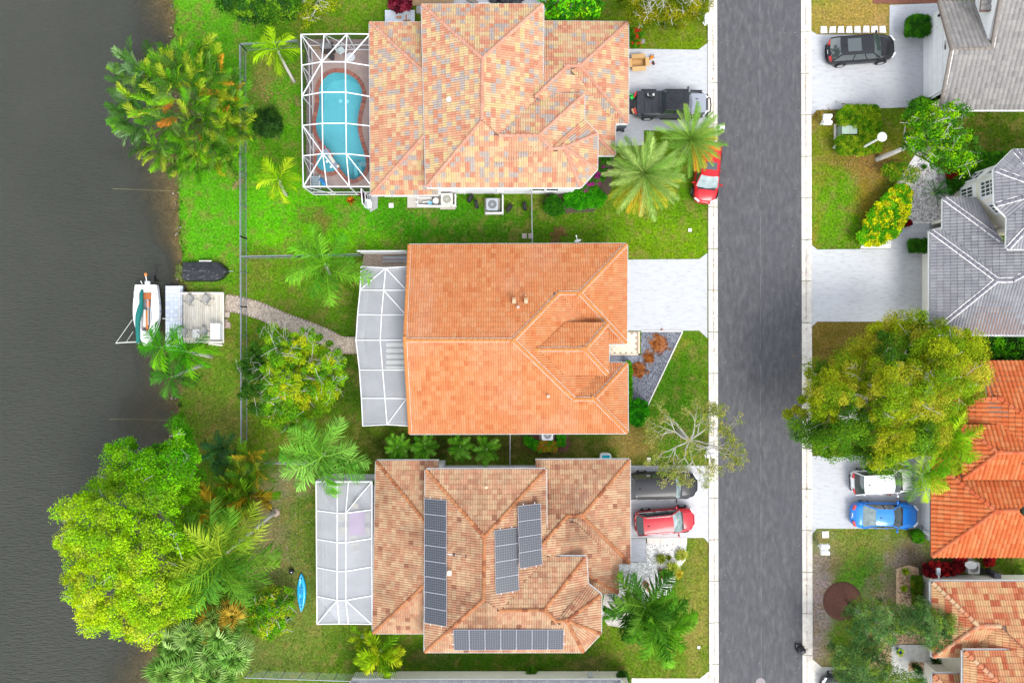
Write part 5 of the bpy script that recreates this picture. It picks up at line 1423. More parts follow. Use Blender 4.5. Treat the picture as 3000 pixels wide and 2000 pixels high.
b3 += [('r0', 'q1'), ('l5', 'p4'), ('r5', 'q4')]
cage("pool_cage", "white framed cage with milky screen over the patio with the purple tablecloth", n3, b3, p3, ['l%d' % i for i in range(6)] + ['p0', 'p5', 'q0', 'q5'], 'screen_pale', w=.055,
  wallpanels=[('l%d' % i, 'l%d' % (i + 1)) for i in range(5)] + [('l0', 'p0'), ('p0', 'q0'), ('q0', 'r0'), ('l5', 'p5'), ('p5', 'q5'), ('q5', 'r5')])
sheet("patio", [(945, 1420), (1110, 1420), (1110, 1815), (945, 1815)], .06, 'concrete', col=(.72, .72, .74))
tb = thing("dining_table", "rectangular patio table under a purple cloth", "table", W(1046, 1532, .06))
mb = MB(); mb.box(W(1046, 1532, .74), (1.0, 1.6, .04), 0, (.5, .5, .5)); mb.build("tabletop", M['plain'], tb)
for sx in (-1, 1):
 for sy in (-1, 1): mb = MB(); p = W(1046, 1532, .0); mb.bar((p.x + sx * .42, p.y + sy * .7, .72), (p.x + sx * .42, p.y + sy * .7, .06), .05, .05, (.4, .4, .4)); mb.build("leg", M['plain'], tb)
cl = MB(); p = W(1046, 1532, .78); cl.box(p, (1.12, 1.75, .02), 0, (.36, .10, .42))
for sx in (-1, 1): cl.box((p.x + sx * .555, p.y, .66), (.015, 1.75, .24), 0, (.33, .09, .38))
tag(cl.build("tablecloth", M['plain']), "purple cloth spread over the patio dining table", "tablecloth")
for px, py, rz, lb in ((1013, 1510, 0, "beige patio chair left of the purple table, upper one"), (1013, 1548, 0, "beige patio chair left of the purple table, lower one"), (1078, 1510, math.pi, "beige patio chair right of the purple table, upper one"), (1078, 1548, math.pi, "beige patio chair right of the purple table, lower one"), (1044, 1478, -1.57, "beige patio chair above the purple table's top end"), (1042, 1570, 1.57, "beige patio chair at the purple table's bottom end"), (1046, 1592, 1.9, "thin wire chair standing below the purple table")):
 chair_white(px, py, rz, lb, (.62, .55, .42), zb=.06, s=1.0)

# ------------------------------------------------------------------ dock, boats
dk_ = thing("boat_dock", "weathered wooden deck on the shore with plank floor and white rails", "dock", W(595, 930))
pm = MB(); pm.box((0, 0, 0), (.145, 3.80, .035)); pme = pm.mesh("deck_plank", M['wood'])
x0, x1 = W(537, 0, .45).x, W(656, 0, .45).x; yc = W(0, 930, .45).y; nb = 19; ro = root_off(dk_)
for i in range(nb):
 x = x0 + (i + .5) * (x1 - x0) / nb
 inst("deck_plank", pme, dk_, Matrix.Translation((x - ro.x, yc - ro.y, .45 + random.uniform(-.004, .004))), rndc((1.0, .98, .95), .16))
mb = MB()
for px in (540, 596, 652):
 for py in (860, 930, 1000): p = W(px, py); mb.cyl((p.x, p.y, -.9), .09, 1.3, 10, (.5, .45, .4))
mb.build("piles", M['plain'], dk_, kind="stuff")
for y_ in (859, 1002):
 for (xa, xb) in (((525, 552), (566, 600), (622, 654)) if y_ < 900 else ((575, 596), (618, 652))):
  mb = MB(); mb.bar(W(xa, y_, .62), W(xb, y_, .62), .10, .28, (.9, .88, .84)); mb.build("rail", M['plain'], dk_)
mb = MB(); mb.bar(W(526, 836, .5), W(660, 858, .5) * 0 + W(526, 1005, .5), .06, .08, (.8, .78, .74)); mb.bar(W(655, 858, .5), W(655, 1004, .5), .06, .1, (.75, .72, .66)); mb.build("edge_beam", M['plain'], dk_)
fd_ = thing("floating_dock", "pale grey plastic floating dock between the sailboat and the wooden deck", "dock", W(510, 930))
mb = MB(); mb.box((0, 0, 0), (.61, .60, .12)); sm = mb.mesh("dock_panel", M['plain'])
X0, X1, Y0, Y1 = W(485, 0, .2).x, W(535, 0, .2).x, W(0, 1022, .2).y, W(0, 837, .2).y; ro = root_off(fd_)
ny = 16; nx = 4
mb = MB(); mb.box((0, 0, 0), ((X1 - X0) / nx - .012, (Y1 - Y0) / ny - .014, .12)); sm = mb.mesh("dock_panel", M['plain'])
for i in range(nx):
 for j in range(ny):
  inst("dock_panel", sm, fd_, Matrix.Translation((X0 + (i + .5) * (X1 - X0) / nx - ro.x, Y0 + (j + .5) * (Y1 - Y0) / ny - ro.y, .16)), rndc((.60, .64, .72) if (i + j) % 2 else (.66, .70, .76), .05))
mb = MB(); mb.box(((X0 + X1) / 2, (Y0 + Y1) / 2, .02), (X1 - X0, Y1 - Y0, .16), 0, (.2, .22, .26)); mb.build("float", M['plain'], fd_)
ln = MB(); ln.tube([W(476, 933, .5), W(495, 933, .26), W(512, 932, .27), W(534, 933, .5)], .025, 6, (.8, .8, .78)); tag(ln.build("mooring_rope", M['plain']), "white mooring rope lying across the floating dock", "rope")
def deck_chair(px, py, rz, label):
 t = thing("patio_chair", label, "chair", W(px, py, .47), rz, "sling chairs on the wooden deck")
 mb = MB(); mb.box((0.02, 0, .36), (.50, .50, .02), 0, (.36, .35, .32)); mb.build("seat", M['plain'], t, local=True)
 mb = MB(); mb.box((-.32, 0, .60), (.02, .48, .52), 0, (.30, .36, .36), tilt=(0, -.38)); mb.build("backrest", M['plain'], t, local=True)
 for s in (-1, 1):
  mb = MB(); mb.tube([(.28, s * .30, .02), (.30, s * .30, .58), (-.30, s * .30, .58), (-.42, s * .28, .84)], .022, 6, (.14, .15, .16)); mb.tube([(-.30, s * .30, .58), (-.34, s * .30, .02)], .02, 6, (.14, .15, .16)); mb.build("side_frame", M['plain'], t, local=True)
 mb = MB(); mb.tube([(-.42, -.28, .84), (-.42, .28, .84)], .022, 6, (.14, .15, .16)); mb.build("top_bar", M['plain'], t, local=True)
deck_chair(563, 878, R(145), "grey sling chair at the deck's top left, left of its twin"); deck_chair(611, 878, R(145), "grey sling chair at the deck's top edge, right of its twin")
deck_chair(604, 970, R(140), "grey sling chair between the low table and the white deck box"); deck_chair(546, 972, R(160), "grey sling chair in the deck's lower left, half under the palm")
t = thing("low_table", "low pale square table between the two lower deck chairs", "table", W(574, 977, .47))
mb = MB(); mb.box(W(574, 977, .85), (.52, .62, .03), 0, (.66, .66, .62)); mb.build("tabletop", M['plain'], t)
for sx in (-1, 1):
 for sy in (-1, 1): mb = MB(); p = W(574, 977, .47); mb.bar((p.x + sx * .2, p.y + sy * .25, .85), (p.x + sx * .2, p.y + sy * .25, .47), .04, .04, (.6, .6, .58)); mb.build("leg", M['plain'], t)
t = thing("deck_box", "white storage chest in the lower right corner of the wooden deck", "storage box", W(641, 971, .47))
p = W(641, 971, .47); mb = MB(); mb.box((p.x, p.y, .75), (.66, 1.12, .55), 0, (.78, .80, .84)); mb.build("body", M['plain'], t)
mb = MB(); mb.box((p.x, p.y, 1.06), (.70, 1.18, .06), 0, (.84, .86, .9)); mb.build("lid", M['plain'], t)
for px, py, lb in ((666, 922, "small square stepping block beside the deck's right edge"),):
 mb = MB(); mb.box(W(px, py, .04), (.36, .4, .1), 0, (.5, .42, .36)); tag(mb.build("stone_block", M['plain']), lb, "block")
rk = MB()
for i in range(16):
 p = W(664 + random.uniform(-5, 8), 948 + random.uniform(-14, 14)); s = random.uniform(.08, .2); rk.lathe((p.x, p.y, 0), [(s, 0), (s * .8, s * .6), (s * .3, s * .8)], 6, rndc((.42, .32, .26), .3))
tag(rk.build("rock_pile", M['plain'], kind="stuff"), "small heap of brown rocks beside the deck", "rocks")
lg = MB(); lg.bar(W(612, 1007, .1), W(652, 1011, .1), .14, .1, (.8, .76, .68)); tag(lg.build("timber_plank", M['plain']), "loose pale plank lying on the grass below the deck", "plank")

def hull(L, Bm, D, sheer=.12, transom=.8, n=16, bow=2.0):
 """open hull, bow at +x; returns stations of (x, halfbeam, ztop)"""
 st = []
 for i in range(n + 1):
  t = i / n; x = -L / 2 + L * t
  hb = Bm / 2 * (transom + (1 - transom) * min(1, t / .35) ** .7) if t < .35 else Bm / 2 * (1 - max(0, (t - .45) / .55) ** bow)
  st.append((x, max(hb, .01), D + sheer * (t * 2 - .8) ** 2))
 return st
sb = thing("sailboat", "small white sailboat moored at the floating dock with green covered sail", "boat", W(441, 925, -.1), R(-90))
st = hull(4.55, 1.98, .62)
mb = MB(); ring = []
for x, hb, z in st: ring.append([(x, hb, z), (x, hb * .96, z * .45), (x, hb * .55, 0), (x, 0, -.12), (x, -hb * .55, 0), (x, -hb * .96, z * .45), (x, -hb, z)])
P = [p for r in ring for p in r]; nn = 7
mb.add(P, [(i * nn + k, (i + 1) * nn + k, (i + 1) * nn + k + 1, i * nn + k + 1) for i in range(len(ring) - 1) for k in range(nn - 1)] + [tuple(range(nn))], (.82, .82, .86)); mb.build("hull", M['glossy'], sb, local=True, smooth=False)
# side decks with open cockpit
mb = MB(); P = []; F = []
def cock(x):   # half width of the cockpit opening
 if -1.75 < x < 1.15: return .46 * (1 - max(0, (x - .1) / 1.05) ** 2 * .55)
 return 0
for x, hb, z in st:
 c = min(cock(x), hb * .8); P += [(x, hb * .99, z), (x, hb * .9, z + .05), (x, c if c else .0, z + .07), (x, -c if c else .0, z + .07), (x, -hb * .9, z + .05), (x, -hb * .99, z)]
for i in range(len(st) - 1):
 o0, o1 = i * 6, (i + 1) * 6
 for a in (0, 1, 3, 4): F.append((o0 + a, o0 + a + 1, o1 + a + 1, o1 + a))
 if cock(st[i][0]) == 0 or cock(st[i + 1][0]) == 0: F.append((o0 + 2, o0 + 3, o1 + 3, o1 + 2))
mb.add(P, F, (.86, .86, .86)); mb.build("side_deck", M['glossy'], sb, local=True)
mb = MB(); mb.box((-.3, 0, .22), (3.2, 1.1, .04), 0, (.36, .38, .40)); mb.build("cockpit_floor", M['plain'], sb, local=True)
mb = MB();
for s in (-1, 1): mb.bar((-1.75, s * .5, .5), (1.1, s * .34, .5), .03, .5, (.75, .76, .76))
mb.build("cockpit_side", M['plain'], sb, local=True)
mb = MB(); mb.box((-1.45, 0, .48), (.5, .85, .05), 0, (.50, .16, .05)); mb.box((.35, .02, .5), (1.5, .17, .06), 0, (.60, .20, .05)); mb.box((-.85, .10, .5), (.5, .22, .05), 0, (.70, .14, .04)); mb.build("bench", M['plain'], sb, local=True)
mb = MB(); mb.tube([(-1.2, .10, .55), (.7, .12, .55)], .03, 6, (.75, .75, .72)); mb.box((.2, -.16, .45), (1.3, .16, .2), 0, (.8, .8, .78)); mb.build("tiller", M['plain'], sb, local=True)
sl = MB(); pts = [(-1.9, -.18, .85), (-1.4, -.22, .87), (-1.0, -.20, .9), (-.5, -.26, .92), (0, -.38, .95), (.5, -.46, .95), (1.2, -.44, .95), (2.05, -.42, .92)]
sl.tube(pts, [.10, .13, .12, .21, .22, .17, .15, .13], 9, (.0, .155, .135)); sl.build("sail_cover", M['plain'], sb, local=True, smooth=True)
mb = MB(); mb.tube([(-2.2, -.2, .9), (2.1, -.45, .82)], .035, 6, (.8, .8, .8)); mb.build("boom", M['plain'], sb, local=True)
mb = MB(); mb.tube([(1.95, -.40, .7), (2.0, -1.6, .72), (2.05, -2.2, .7)], .04, 7, (.62, .64, .60)); mb.tube([(2.05, -2.2, .7), (.3, -1.0, .65)], .02, 5, (.62, .66, .6)); mb.tube([(2.0, -1.45, .7), (1.2, -.95, .65)], .015, 5, (.62, .66, .6)); mb.build("boom_crutch", M['plain'], sb, local=True)
mb = MB(); mb.box((-2.42, .12, .62), (.25, .34, .16), 0, (.75, .76, .8)); mb.tube([(-2.4, .1, .7), (-2.95, .18, 1.0)], .03, 6, (.8, .8, .8)); mb.box((-3.0, .19, 1.02), (.2, .14, .1), 0, (.85, .25, .05)); mb.tube([(-2.35, -.3, .6), (-2.55, -.3, .8)], .03, 6, (.8, .8, .8)); mb.build("stern_bracket", M['plain'], sb, local=True)
mb = MB(); mb.box((-2.75, .55, .6), (.5, .2, .3), 0, (.015, .015, .015)); mb.tube([(-2.75, .55, .5), (-2.6, .55, -.3)], .06, 6, (.02, .02, .02)); mb.box((-3.3, .72, .8), (.22, .36, .12), .4, (.02, .02, .02)); mb.tube([(-2.8, .6, .7), (-3.2, .7, .8)], .025, 6, (.02, .02, .02)); mb.build("outboard_motor", M['plain'], sb, local=True)
for x, y in ((-.9, .95), (-.3, .98), (1.2, .83)): mb = MB(); mb.box((x, y, .5), (.12, .1, .2), 0, (.25, .3, .4)); mb.build("fender", M['plain'], sb, local=True)
for x, y in ((-1.9, -.82), (-1.4, -.86), (-1.6, .8), (.8, .55)): mb = MB(); mb.box((x, y, .74), (.12, .05, .06), 0, (.15, .15, .16)); mb.build("cleat", M['plain'], sb, local=True)

cb = thing("covered_boat", "small boat under a black tarpaulin drawn up on the grass bank", "boat", W(610, 796), R(0))
st = hull(3.3, 1.5, .38, .05, .95, 14, 4.0)
mb = MB(); P = []; F = []; m_ = 11
for i, (x, hb, z) in enumerate(st):
 for k in range(m_):
  t = -1 + 2 * k / (m_ - 1); y = hb * math.copysign(min(1, abs(t) * 1.12) ** .9, t)
  zz = z + .16 * (1 - t * t) + random.uniform(-.03, .03) + .045 * math.sin(x * 6 + t * 3)
  if k in (0, m_ - 1): zz = .02; y *= 1.02
  P.append((x + random.uniform(-.04, .04), y + random.uniform(-.015, .015), zz))
 if i: F += [((i - 1) * m_ + k, i * m_ + k, i * m_ + k + 1, (i - 1) * m_ + k + 1) for k in range(m_ - 1)]
F += [tuple(range(m_))]
P += [(x + (0 if abs(p[0]) < 9 else 0), y, z) for p in [] for x, y, z in []]
mb.add(P, F); mb.build("tarpaulin", M['tarp'], cb, local=True)
mb = MB(); mb.bar((-1.6, 0, .54), (1.55, 0, .5), .04, .03, (.12, .13, .15)); mb.build("ridge_strap", M['plain'], cb, local=True)
mb = MB(); mb.bar((-.5, .76, .36), (.4, .77, .36), .08, .08, (.8, .78, .74)); mb.build("hull_edge", M['plain'], cb, local=True)
mb = MB(); mb.tube([(1.6, 0, .3), (1.9, .05, .05)], .02, 5, (.5, .6, .6)); mb.build("bow_line", M['plain'], cb, local=True)

ky = thing("kayak", "bright blue kayak lying on the lawn by the bushes", "kayak", W(885, 1732), R(90))
st = [(-1.42, .02), (-1.25, .10), (-1.0, .20), (-.6, .31), (-.1, .37), (.4, .35), (.8, .27), (1.15, .15), (1.42, .02)]
mb = MB(); P = []
for x, hb in st: P += [(x, hb, .10), (x, hb * .7, .26), (x, hb * .3, .22), (x, 0, .20), (x, -hb * .3, .22), (x, -hb * .7, .26), (x, -hb, .10), (x, -hb * .6, .0), (x, hb * .6, .0)]
n9 = 9; F = [(i * n9 + k, (i + 1) * n9 + k, (i + 1) * n9 + (k + 1) % n9, i * n9 + (k + 1) % n9) for i in range(len(st) - 1) for k in range(n9)] + [tuple(range(n9)), tuple(range((len(st) - 1) * n9, len(st) * n9))[::-1]]
mb.add(P, F, (.02, .42, .72)); mb.build("hull", M['glossy'], ky, local=True, smooth=True)
mb = MB(); mb.box((.15, 0, .25), (.5, .26, .03), 0, (.01, .26, .55)); mb.box((-.65, 0, .25), (.4, .2, .03), 0, (.01, .26, .55)); mb.build("seat_well", M['plain'], ky, local=True)
for x in (-1.05, 1.05, .55): mb = MB(); mb.cyl((x, 0, .235), .05, .03, 10, (.02, .06, .15)); mb.build("hatch", M['plain'], ky, local=True)
mb = MB(); p = W(856, 1671); mb.lathe(p, [(.12, 0), (.2, .1), (.2, .25), (.1, .34)], 12, (.015, .015, .02)); mb.box(p + Vector((.06, 0, .36)), (.08, .06, .03), 0, (.8, .8, .8)); tag(mb.build("helmet", M['plain']), "small black round helmet with white badge above the blue kayak", "helmet")
for pts, lb in (([(330, 553), (420, 556), (525, 561)], "long thin yellowish line lying in the water left of the palm clump"), ([(320, 1227), (410, 1228), (492, 1231)], "long thin yellowish line in the water above the large lime-green tree")):
 mb = MB(); mb.tube([W(x, y, -.10) for x, y in pts], .010, 5, (.30, .26, .12)); tag(mb.build("floating_rope", M['plain']), lb, "rope")

# ------------------------------------------------------------------ vehicles
def vehicle(name, label, pos, deg, L, Wd, Ht, kind, paint, glassf='carglass', glassr='carglass', belt=.92, hood=.98, rails=None, roof_col=None, sunroof=None, head='clearlens', plate=True, gh=None):
 root = thing(name, label, "car" if kind != 'pickup' else "pickup truck", (pos.x, pos.y, 0.0), R(deg))
 hw = Wd / 2; n = 34
 if kind == 'suv': x_rb, x_rr, x_wf, x_wb = -.47, -.385, .085, .245
 elif kind == 'sedan': x_rb, x_rr, x_wf, x_wb = -.43, -.28, .03, .22
 elif kind == 'coupe': x_rb, x_rr, x_wf, x_wb = -.35, -.20, .05, .20
 else: x_rb, x_rr, x_wf, x_wb = -.125, -.095, .19, .255
 if gh: x_rb, x_rr, x_wf, x_wb = gh
 xs = np.linspace(-1, 1, n); xs = np.sign(xs) * np.abs(xs) ** .8
 def wid(u):
  p = 3.2 if u > 0 else 5.0
  if kind == 'pickup': p = 7
  return hw * (1 - abs(u) ** (p * 2) * .30) * (1 - .07 * max(0, u) ** 2 - .03 * max(0, -u) ** 2)
 def topz(u):
  x = u / 2
  if x > x_wb: t = (x - x_wb) / (.5 - x_wb); return hood - (hood - hood * .76) * t ** 2.2
  if x < x_rb: t = (x_rb - x) / (.5 + x_rb + 1e-3); return belt + .03 - (.22 if kind in ('sedan', 'coupe') else .35) * t ** 2.5
  return belt + (hood - belt) * max(0, 1 - (x_wb - x) / .06)
 P = []; m_ = 13
 for u in xs:
  x = u * L / 2; w_ = wid(u); zt = topz(u)
  end = max(0, (abs(u) - .93) / .07); w2 = w_ * (1 - .38 * end ** 2); zt2 = zt - .16 * end ** 2; zb = .22 + .06 * end
  sec = [(w2 * .80, zb), (w2 * .98, zb + .10), (w2, .5), (w2 * .985, zt2 - .16), (w2 * .93, zt2 - .04), (w2 * .6, zt2 + .005)]
  ring = sec + [(0, zt2 + .02)] + [(-a, b) for a, b in sec[::-1]]
  P += [(x, a, b) for a, b in ring]
 F = [(i * m_ + k, (i + 1) * m_ + k, (i + 1) * m_ + k + 1, i * m_ + k + 1)[::-1] for i in range(n - 1) for k in range(m_ - 1)]
 F += [(i * m_, i * m_ + m_ - 1, (i + 1) * m_ + m_ - 1, (i + 1) * m_)[::-1] for i in range(n - 1)] + [tuple(range(m_)), tuple(range((n - 1) * m_, n * m_))[::-1]]
 mb = MB(); mb.add(P, F); body = mb.build("body", paint, root, local=True, smooth=True)
 body.data.polygons.foreach_set("use_smooth", [True] * len(body.data.polygons))
 # greenhouse
 X = [v * L for v in (x_rb, x_rr, x_wf, x_wb)]
 wb_, wt = hw * .90, hw * (.72 if kind != 'pickup' else .80); zr = Ht; zb = belt - .02
 if kind == 'coupe': wt = hw * .64
 def bow(y, w_): return .10 * (1 - (y / w_) ** 2)
 def grid(name_, f, nu, nv, m, parent=root, sm=True):
  mb = MB(); mb.add([f(i / nu, j / nv) for i in range(nu + 1) for j in range(nv + 1)], [(i * (nv + 1) + j, (i + 1) * (nv + 1) + j, (i + 1) * (nv + 1) + j + 1, i * (nv + 1) + j + 1) for i in range(nu) for j in range(nv)])
  return mb.build(name_, m, parent, local=True, smooth=sm)
 def ws(s, t):
  y0, y1 = (t * 2 - 1) * wb_ * .96, (t * 2 - 1) * wt * .94
  a = Vector((X[3] + bow(y0, wb_) * 1.4, y0, zb + .03 + (hood - belt))); b = Vector((X[2] + bow(y1, wt) * .8, y1, zr - .03)); return a.lerp(b, s) + Vector((0, 0, .03 * math.sin(s * 3.14)))
 def rw(s, t):
  y0, y1 = (t * 2 - 1) * wb_ * .92, (t * 2 - 1) * wt * .90
  a = Vector((X[0] - bow(y0, wb_) * .8, y0, zb + .04)); b = Vector((X[1] - bow(y1, wt) * .5, y1, zr - .04)); return a.lerp(b, s) + Vector((0, 0, .02 * math.sin(s * 3.14)))
 grid("windscreen", ws, 4, 8, M[glassf]); grid("rear_window", rw, 4, 8, M[glassr])
 def rf(s, t):
  y = (t * 2 - 1) * wt; x = X[1] - bow(y, wt) * .5 + (X[2] - X[1] + bow(y, wt) * 1.3) * s
  return Vector((x, y, zr - .05 * abs(t * 2 - 1) ** 3 - .035 * (2 * s - 1) ** 2 + .01))
 rp = grid("roof_panel", rf, 10, 10, roof_col or paint)
 for sd in (-1, 1):
  def sw(s, t, sd=sd):
   a = Vector((X[0] + .05 + (X[3] - X[0] - .05) * s, sd * wb_, zb)); b = Vector((X[1] + (X[2] - X[1]) * s, sd * wt, zr - .05)); return a.lerp(b, t)
  grid("side_glass", sw, 8, 2, M['carglass'])
  for fr, xx in ((1, (X[3], X[2])), (0, (X[0], X[1]))):
   mb = MB(); mb.bar((xx[0], sd * (wb_ - .01), zb + .02), (xx[1], sd * (wt - .01), zr - .045), .075, .05); mb.build("pillar", paint, root, local=True)
  for t_ in ((.42, .72) if kind in ('suv', 'pickup') else (.5,)):
   a, b = sw(t_, 0), sw(t_, 1); mb = MB(); mb.bar(a, b, .06, .04); mb.build("door_pillar", M['dark'], root, local=True)
  mb = MB(); mb.bar((X[0] + .1, sd * wb_, zb), (X[3], sd * wb_, zb + .01), .03, .03); mb.build("belt_trim", M['chrome'] if rails == 'chrome' else M['dark'], root, local=True)
  mb = MB(); mb.bar((X[1], sd * wt * .985, zr - .035), (X[2], sd * wt * .985, zr - .03), .035, .03); mb.build("roof_edge", paint, root, local=True)
  # mirror, lights, door lines, handles
  mx = X[3] - .22; mb = MB(); mb.lathe((mx, sd * (hw + .13), belt - .02), [(.03, 0), (.09, .03), (.10, .10), (.05, .16)], 9, (1, 1, 1), sx=.75, sy=1.2); mb.bar((mx, sd * hw * .92, belt + .01), (mx, sd * (hw + .08), belt + .04), .06, .05); mb.build("wing_mirror", paint, root, local=True)
  def lamp(nm, mt, xa, xb, z_, s_in, s_out, hgt=.14):
   mb = MB(); ua, ub = xa / (L / 2), xb / (L / 2)
   q = []
   for uu, f in ((ua, s_out), (ub, s_in)):
    e_ = max(0, (abs(uu) - .93) / .07); w2 = wid(uu) * (1 - .38 * e_ ** 2)
    q.append((uu * L / 2, sd * w2 * f))
   a, b = Vector((*q[0], z_)), Vector((*q[1], z_)); mb.bar(a, b, .12, hgt); mb.build(nm, M[mt], root, local=True)
  lamp("headlight", head, L / 2 * .86, L / 2 * .975, hood * .76, .80, .985)
  lamp("tail_light", 'redlens', -L / 2 * .93, -L / 2 * .985, belt - .12, .80, .985, .22)
  for xd in ((X[3] - .38, (X[3] + X[1]) / 2 - .1, X[1] + .1) if kind in ('suv', 'sedan') else (X[3] - .38, X[1] + .05)):
   mb = MB(); mb.bar((xd, sd * (hw * 1.0 + .0), .36), (xd, sd * (hw * .965), belt - .1), .012, .012); mb.build("door_seam", M['dark'], root, local=True)
  for xd in ((X[3] + X[1]) / 2 + .02, X[1] + .25):
   mb = MB(); mb.bar((xd, sd * (hw * .99 + .02), belt - .2), (xd + .18, sd * (hw * .99 + .02), belt - .2), .03, .03); mb.build("door_handle", paint, root, local=True)
  for xw in (-.295, .31):
   wr = .35 if kind in ('suv',) else .33
   if kind == 'pickup': wr = .41
   yw = hw - .10
   mb = MB(); C_ = Vector((xw * L, sd * (yw - .08), wr)); mb.tube([C_, C_ + Vector((0, sd * .22, 0))], wr, 22, (1, 1, 1)); ty = mb.build("tyre", M['rubber'], root, local=True)
   mb = MB(); mb.tube([C_ + Vector((0, sd * .2, 0)), C_ + Vector((0, sd * .228, 0))], wr * .62, 16)
   mb.build("rim", M['rim'], ty, local=True)
   ar = MB(); ps = [(C_.x + math.cos(a) * (wr + .045), sd * (hw + .004), C_.z + math.sin(a) * (wr + .045)) for a in np.linspace(0, math.pi, 9)]
   ar.tube(ps, .03, 5); ar.build("wheel_arch", M['dark'] if kind in ('suv', 'pickup') else paint, root, local=True)
 mb = MB(); mb.bar((X[3] + .14, -wb_ * .8, hood + .012), (X[3] + .14, wb_ * .8, hood + .012), .12, .02); mb.build("cowl", M['dark'], root, local=True)
 mb = MB(); mb.bar((X[3] + .12, -.5, hood + .035), (X[3] + .02, .1, hood + .06), .02, .015); mb.bar((X[3] + .13, .05, hood + .035), (X[3] + .02, .6, hood + .06), .02, .015); mb.build("wiper", M['dark'], root, local=True)
 mb = MB()
 for s in (-1, 1): mb.tube([(X[3] + .22, s * hw * .72, hood + .005), (L * .40, s * hw * .62, hood * .905), (L * .455, s * hw * .40, hood * .84)], .009, 4)
 mb.tube([(L * .455, -hw * .40, hood * .84), (L * .47, 0, hood * .83), (L * .455, hw * .40, hood * .84)], .009, 4); mb.build("bonnet_seam", M['dark'], root, local=True)
 mb = MB(); mb.box((L * .483, 0, .5), (.06, hw * 1.1, .22)); mb.build("grille", M['dark'], root, local=True)
 if plate: mb = MB(); mb.box((-L * .494, 0, .62), (.03, .30, .15), 0, (.75, .75, .72)); mb.build("number_plate", M['plain'], root, local=True)
 mb = MB(); mb.bar((-L * .49, -hw * .62, .42), (-L * .49, hw * .62, .42), .10, .16); mb.build("rear_bumper", M['dark'] if kind != 'coupe' else paint, root, local=True)
 mb = MB(); mb.lathe((X[1] + .32, 0, zr), [(.04, 0), (.03, .03), (.008, .06)], 8, sx=2.2); mb.build("antenna_fin", M['dark'], root, local=True)
 if rails:
  for s in (-1, 1): mb = MB(); mb.tube([(X[1] + .15, s * wt * .9, zr), (X[1] + .22, s * wt * .9, zr + .05), (X[2] - .12, s * wt * .9, zr + .05), (X[2] - .05, s * wt * .9, zr)], .022, 6); mb.build("roof_rail", M['chrome'] if rails == 'chrome' else M['dark'], root, local=True)
 if sunroof:
  a, b = sunroof; mb = MB(); mb.box(((X[1] + (X[2] - X[1]) * (a + b) / 2), 0, zr + .004), ((X[2] - X[1]) * (b - a), wt * 1.35, .012)); mb.build("sunroof", M['carglass'], root, local=True)
 return root, X, wt, zr
P_blk = mat("black_paint", (.016, .017, .020), .3, var=.04, spec=.35, coat=.15); P_red = car_paint("red_paint", (.50, .008, .015), .28); P_red2 = car_paint("cherry_paint", (.46, .012, .022), .28)
P_wht = car_paint("white_car_paint", (.78, .78, .79), .25); P_blu = car_paint("blue_paint", (.02, .22, .72), .22); P_gry = car_paint("silver_paint", (.30, .32, .37), .25); P_dk = car_paint("dark_grey_paint", (.055, .058, .065), .3)
vehicle("parked_car", "black crossover parked nose-in on the driveway at top right", W(2509, 157), 4.0, 5.0, 1.93, 1.66, 'suv', P_blk, sunroof=(.2, .62), belt=1.0, hood=1.02)
vehicle("parked_car", "large black sport utility car on the lower left driveway, above the red one", W(1936, 1415), 1.0, 5.15, 2.0, 1.8, 'suv', P_blk, 'clearglass', rails='dark', belt=1.08, hood=1.12, gh=(-.475, -.43, .13, .215))
vehicle("parked_car", "red hatchback with chrome roof rails on the lower left driveway beside the black car", W(1942, 1519), 5.0, 4.45, 1.84, 1.62, 'suv', P_red2, 'clearglass', rails='chrome', belt=.95, hood=.98)
vehicle("parked_car", "red car parked on the roadside grass, half under the palm", W(2065, 513), -96, 4.5, 1.82, 1.5, 'suv', P_red, 'clearglass', belt=.92, hood=.93, sunroof=(.55, .8))
vehicle("parked_car", "white sport utility car half hidden by the big tree's foliage", W(2570, 1404), 3.0, 4.55, 1.86, 1.64, 'suv', P_wht, belt=1.0, hood=1.0)
vehicle("parked_car", "bright blue coupe parked below the white car", W(2579, 1503), -1.0, 4.9, 1.90, 1.35, 'coupe', P_blu, glassr='clearglass', belt=.88, hood=.90)
vehicle("parked_car", "dark grey car cut off by the photo's bottom right edge", W(2488, 2000), 180, 4.8, 1.85, 1.5, 'sedan', P_dk)
# pickup: soft-top cab, silver bonnet, covered bed, cargo on its open tailgate
pk_, X, wt, zr = vehicle("pickup_truck", "dark grey pickup with soft top and silver bonnet on the upper left driveway", W(1957, 317), -.5, 5.55, 1.9, 1.86, 'pickup', P_dk, belt=1.15, hood=1.13, plate=False, roof_col=M['tarp'])
mb = MB(); mb.box((1.93, 0, 1.16), (1.15, 1.36, .06)); mb.box((2.36, 0, 1.1), (.35, 1.2, .08)); mb.build("bonnet", P_gry, pk_, local=True)
mb = MB(); mb.box((1.85, -.28, 1.2), (.2, .05, .02)); mb.box((1.85, .28, 1.2), (.2, .05, .02)); mb.build("bonnet_vent", M['dark'], pk_, local=True)
mb = MB(); mb.box((-1.55, 0, 1.24), (2.0, 1.6, .06), 0, (1.6, 1.6, 1.6)); mb.build("bed_cover", M['tarp'], pk_, local=True)
for x in (-2.0, -1.45, -.95): mb = MB(); mb.box((x, 0, 1.275), (.04, 1.58, .015)); mb.build("cover_seam", M['dark'], pk_, local=True)
for i in range(9):
 mb = MB(); mb.box((.05, -.56 + i * .14, 1.885 - .02 * abs(i - 4) * .3), (1.1, .035, .02), 0, (2, 2, 2)); mb.build("roof_rib", M['tarp'], pk_, local=True)
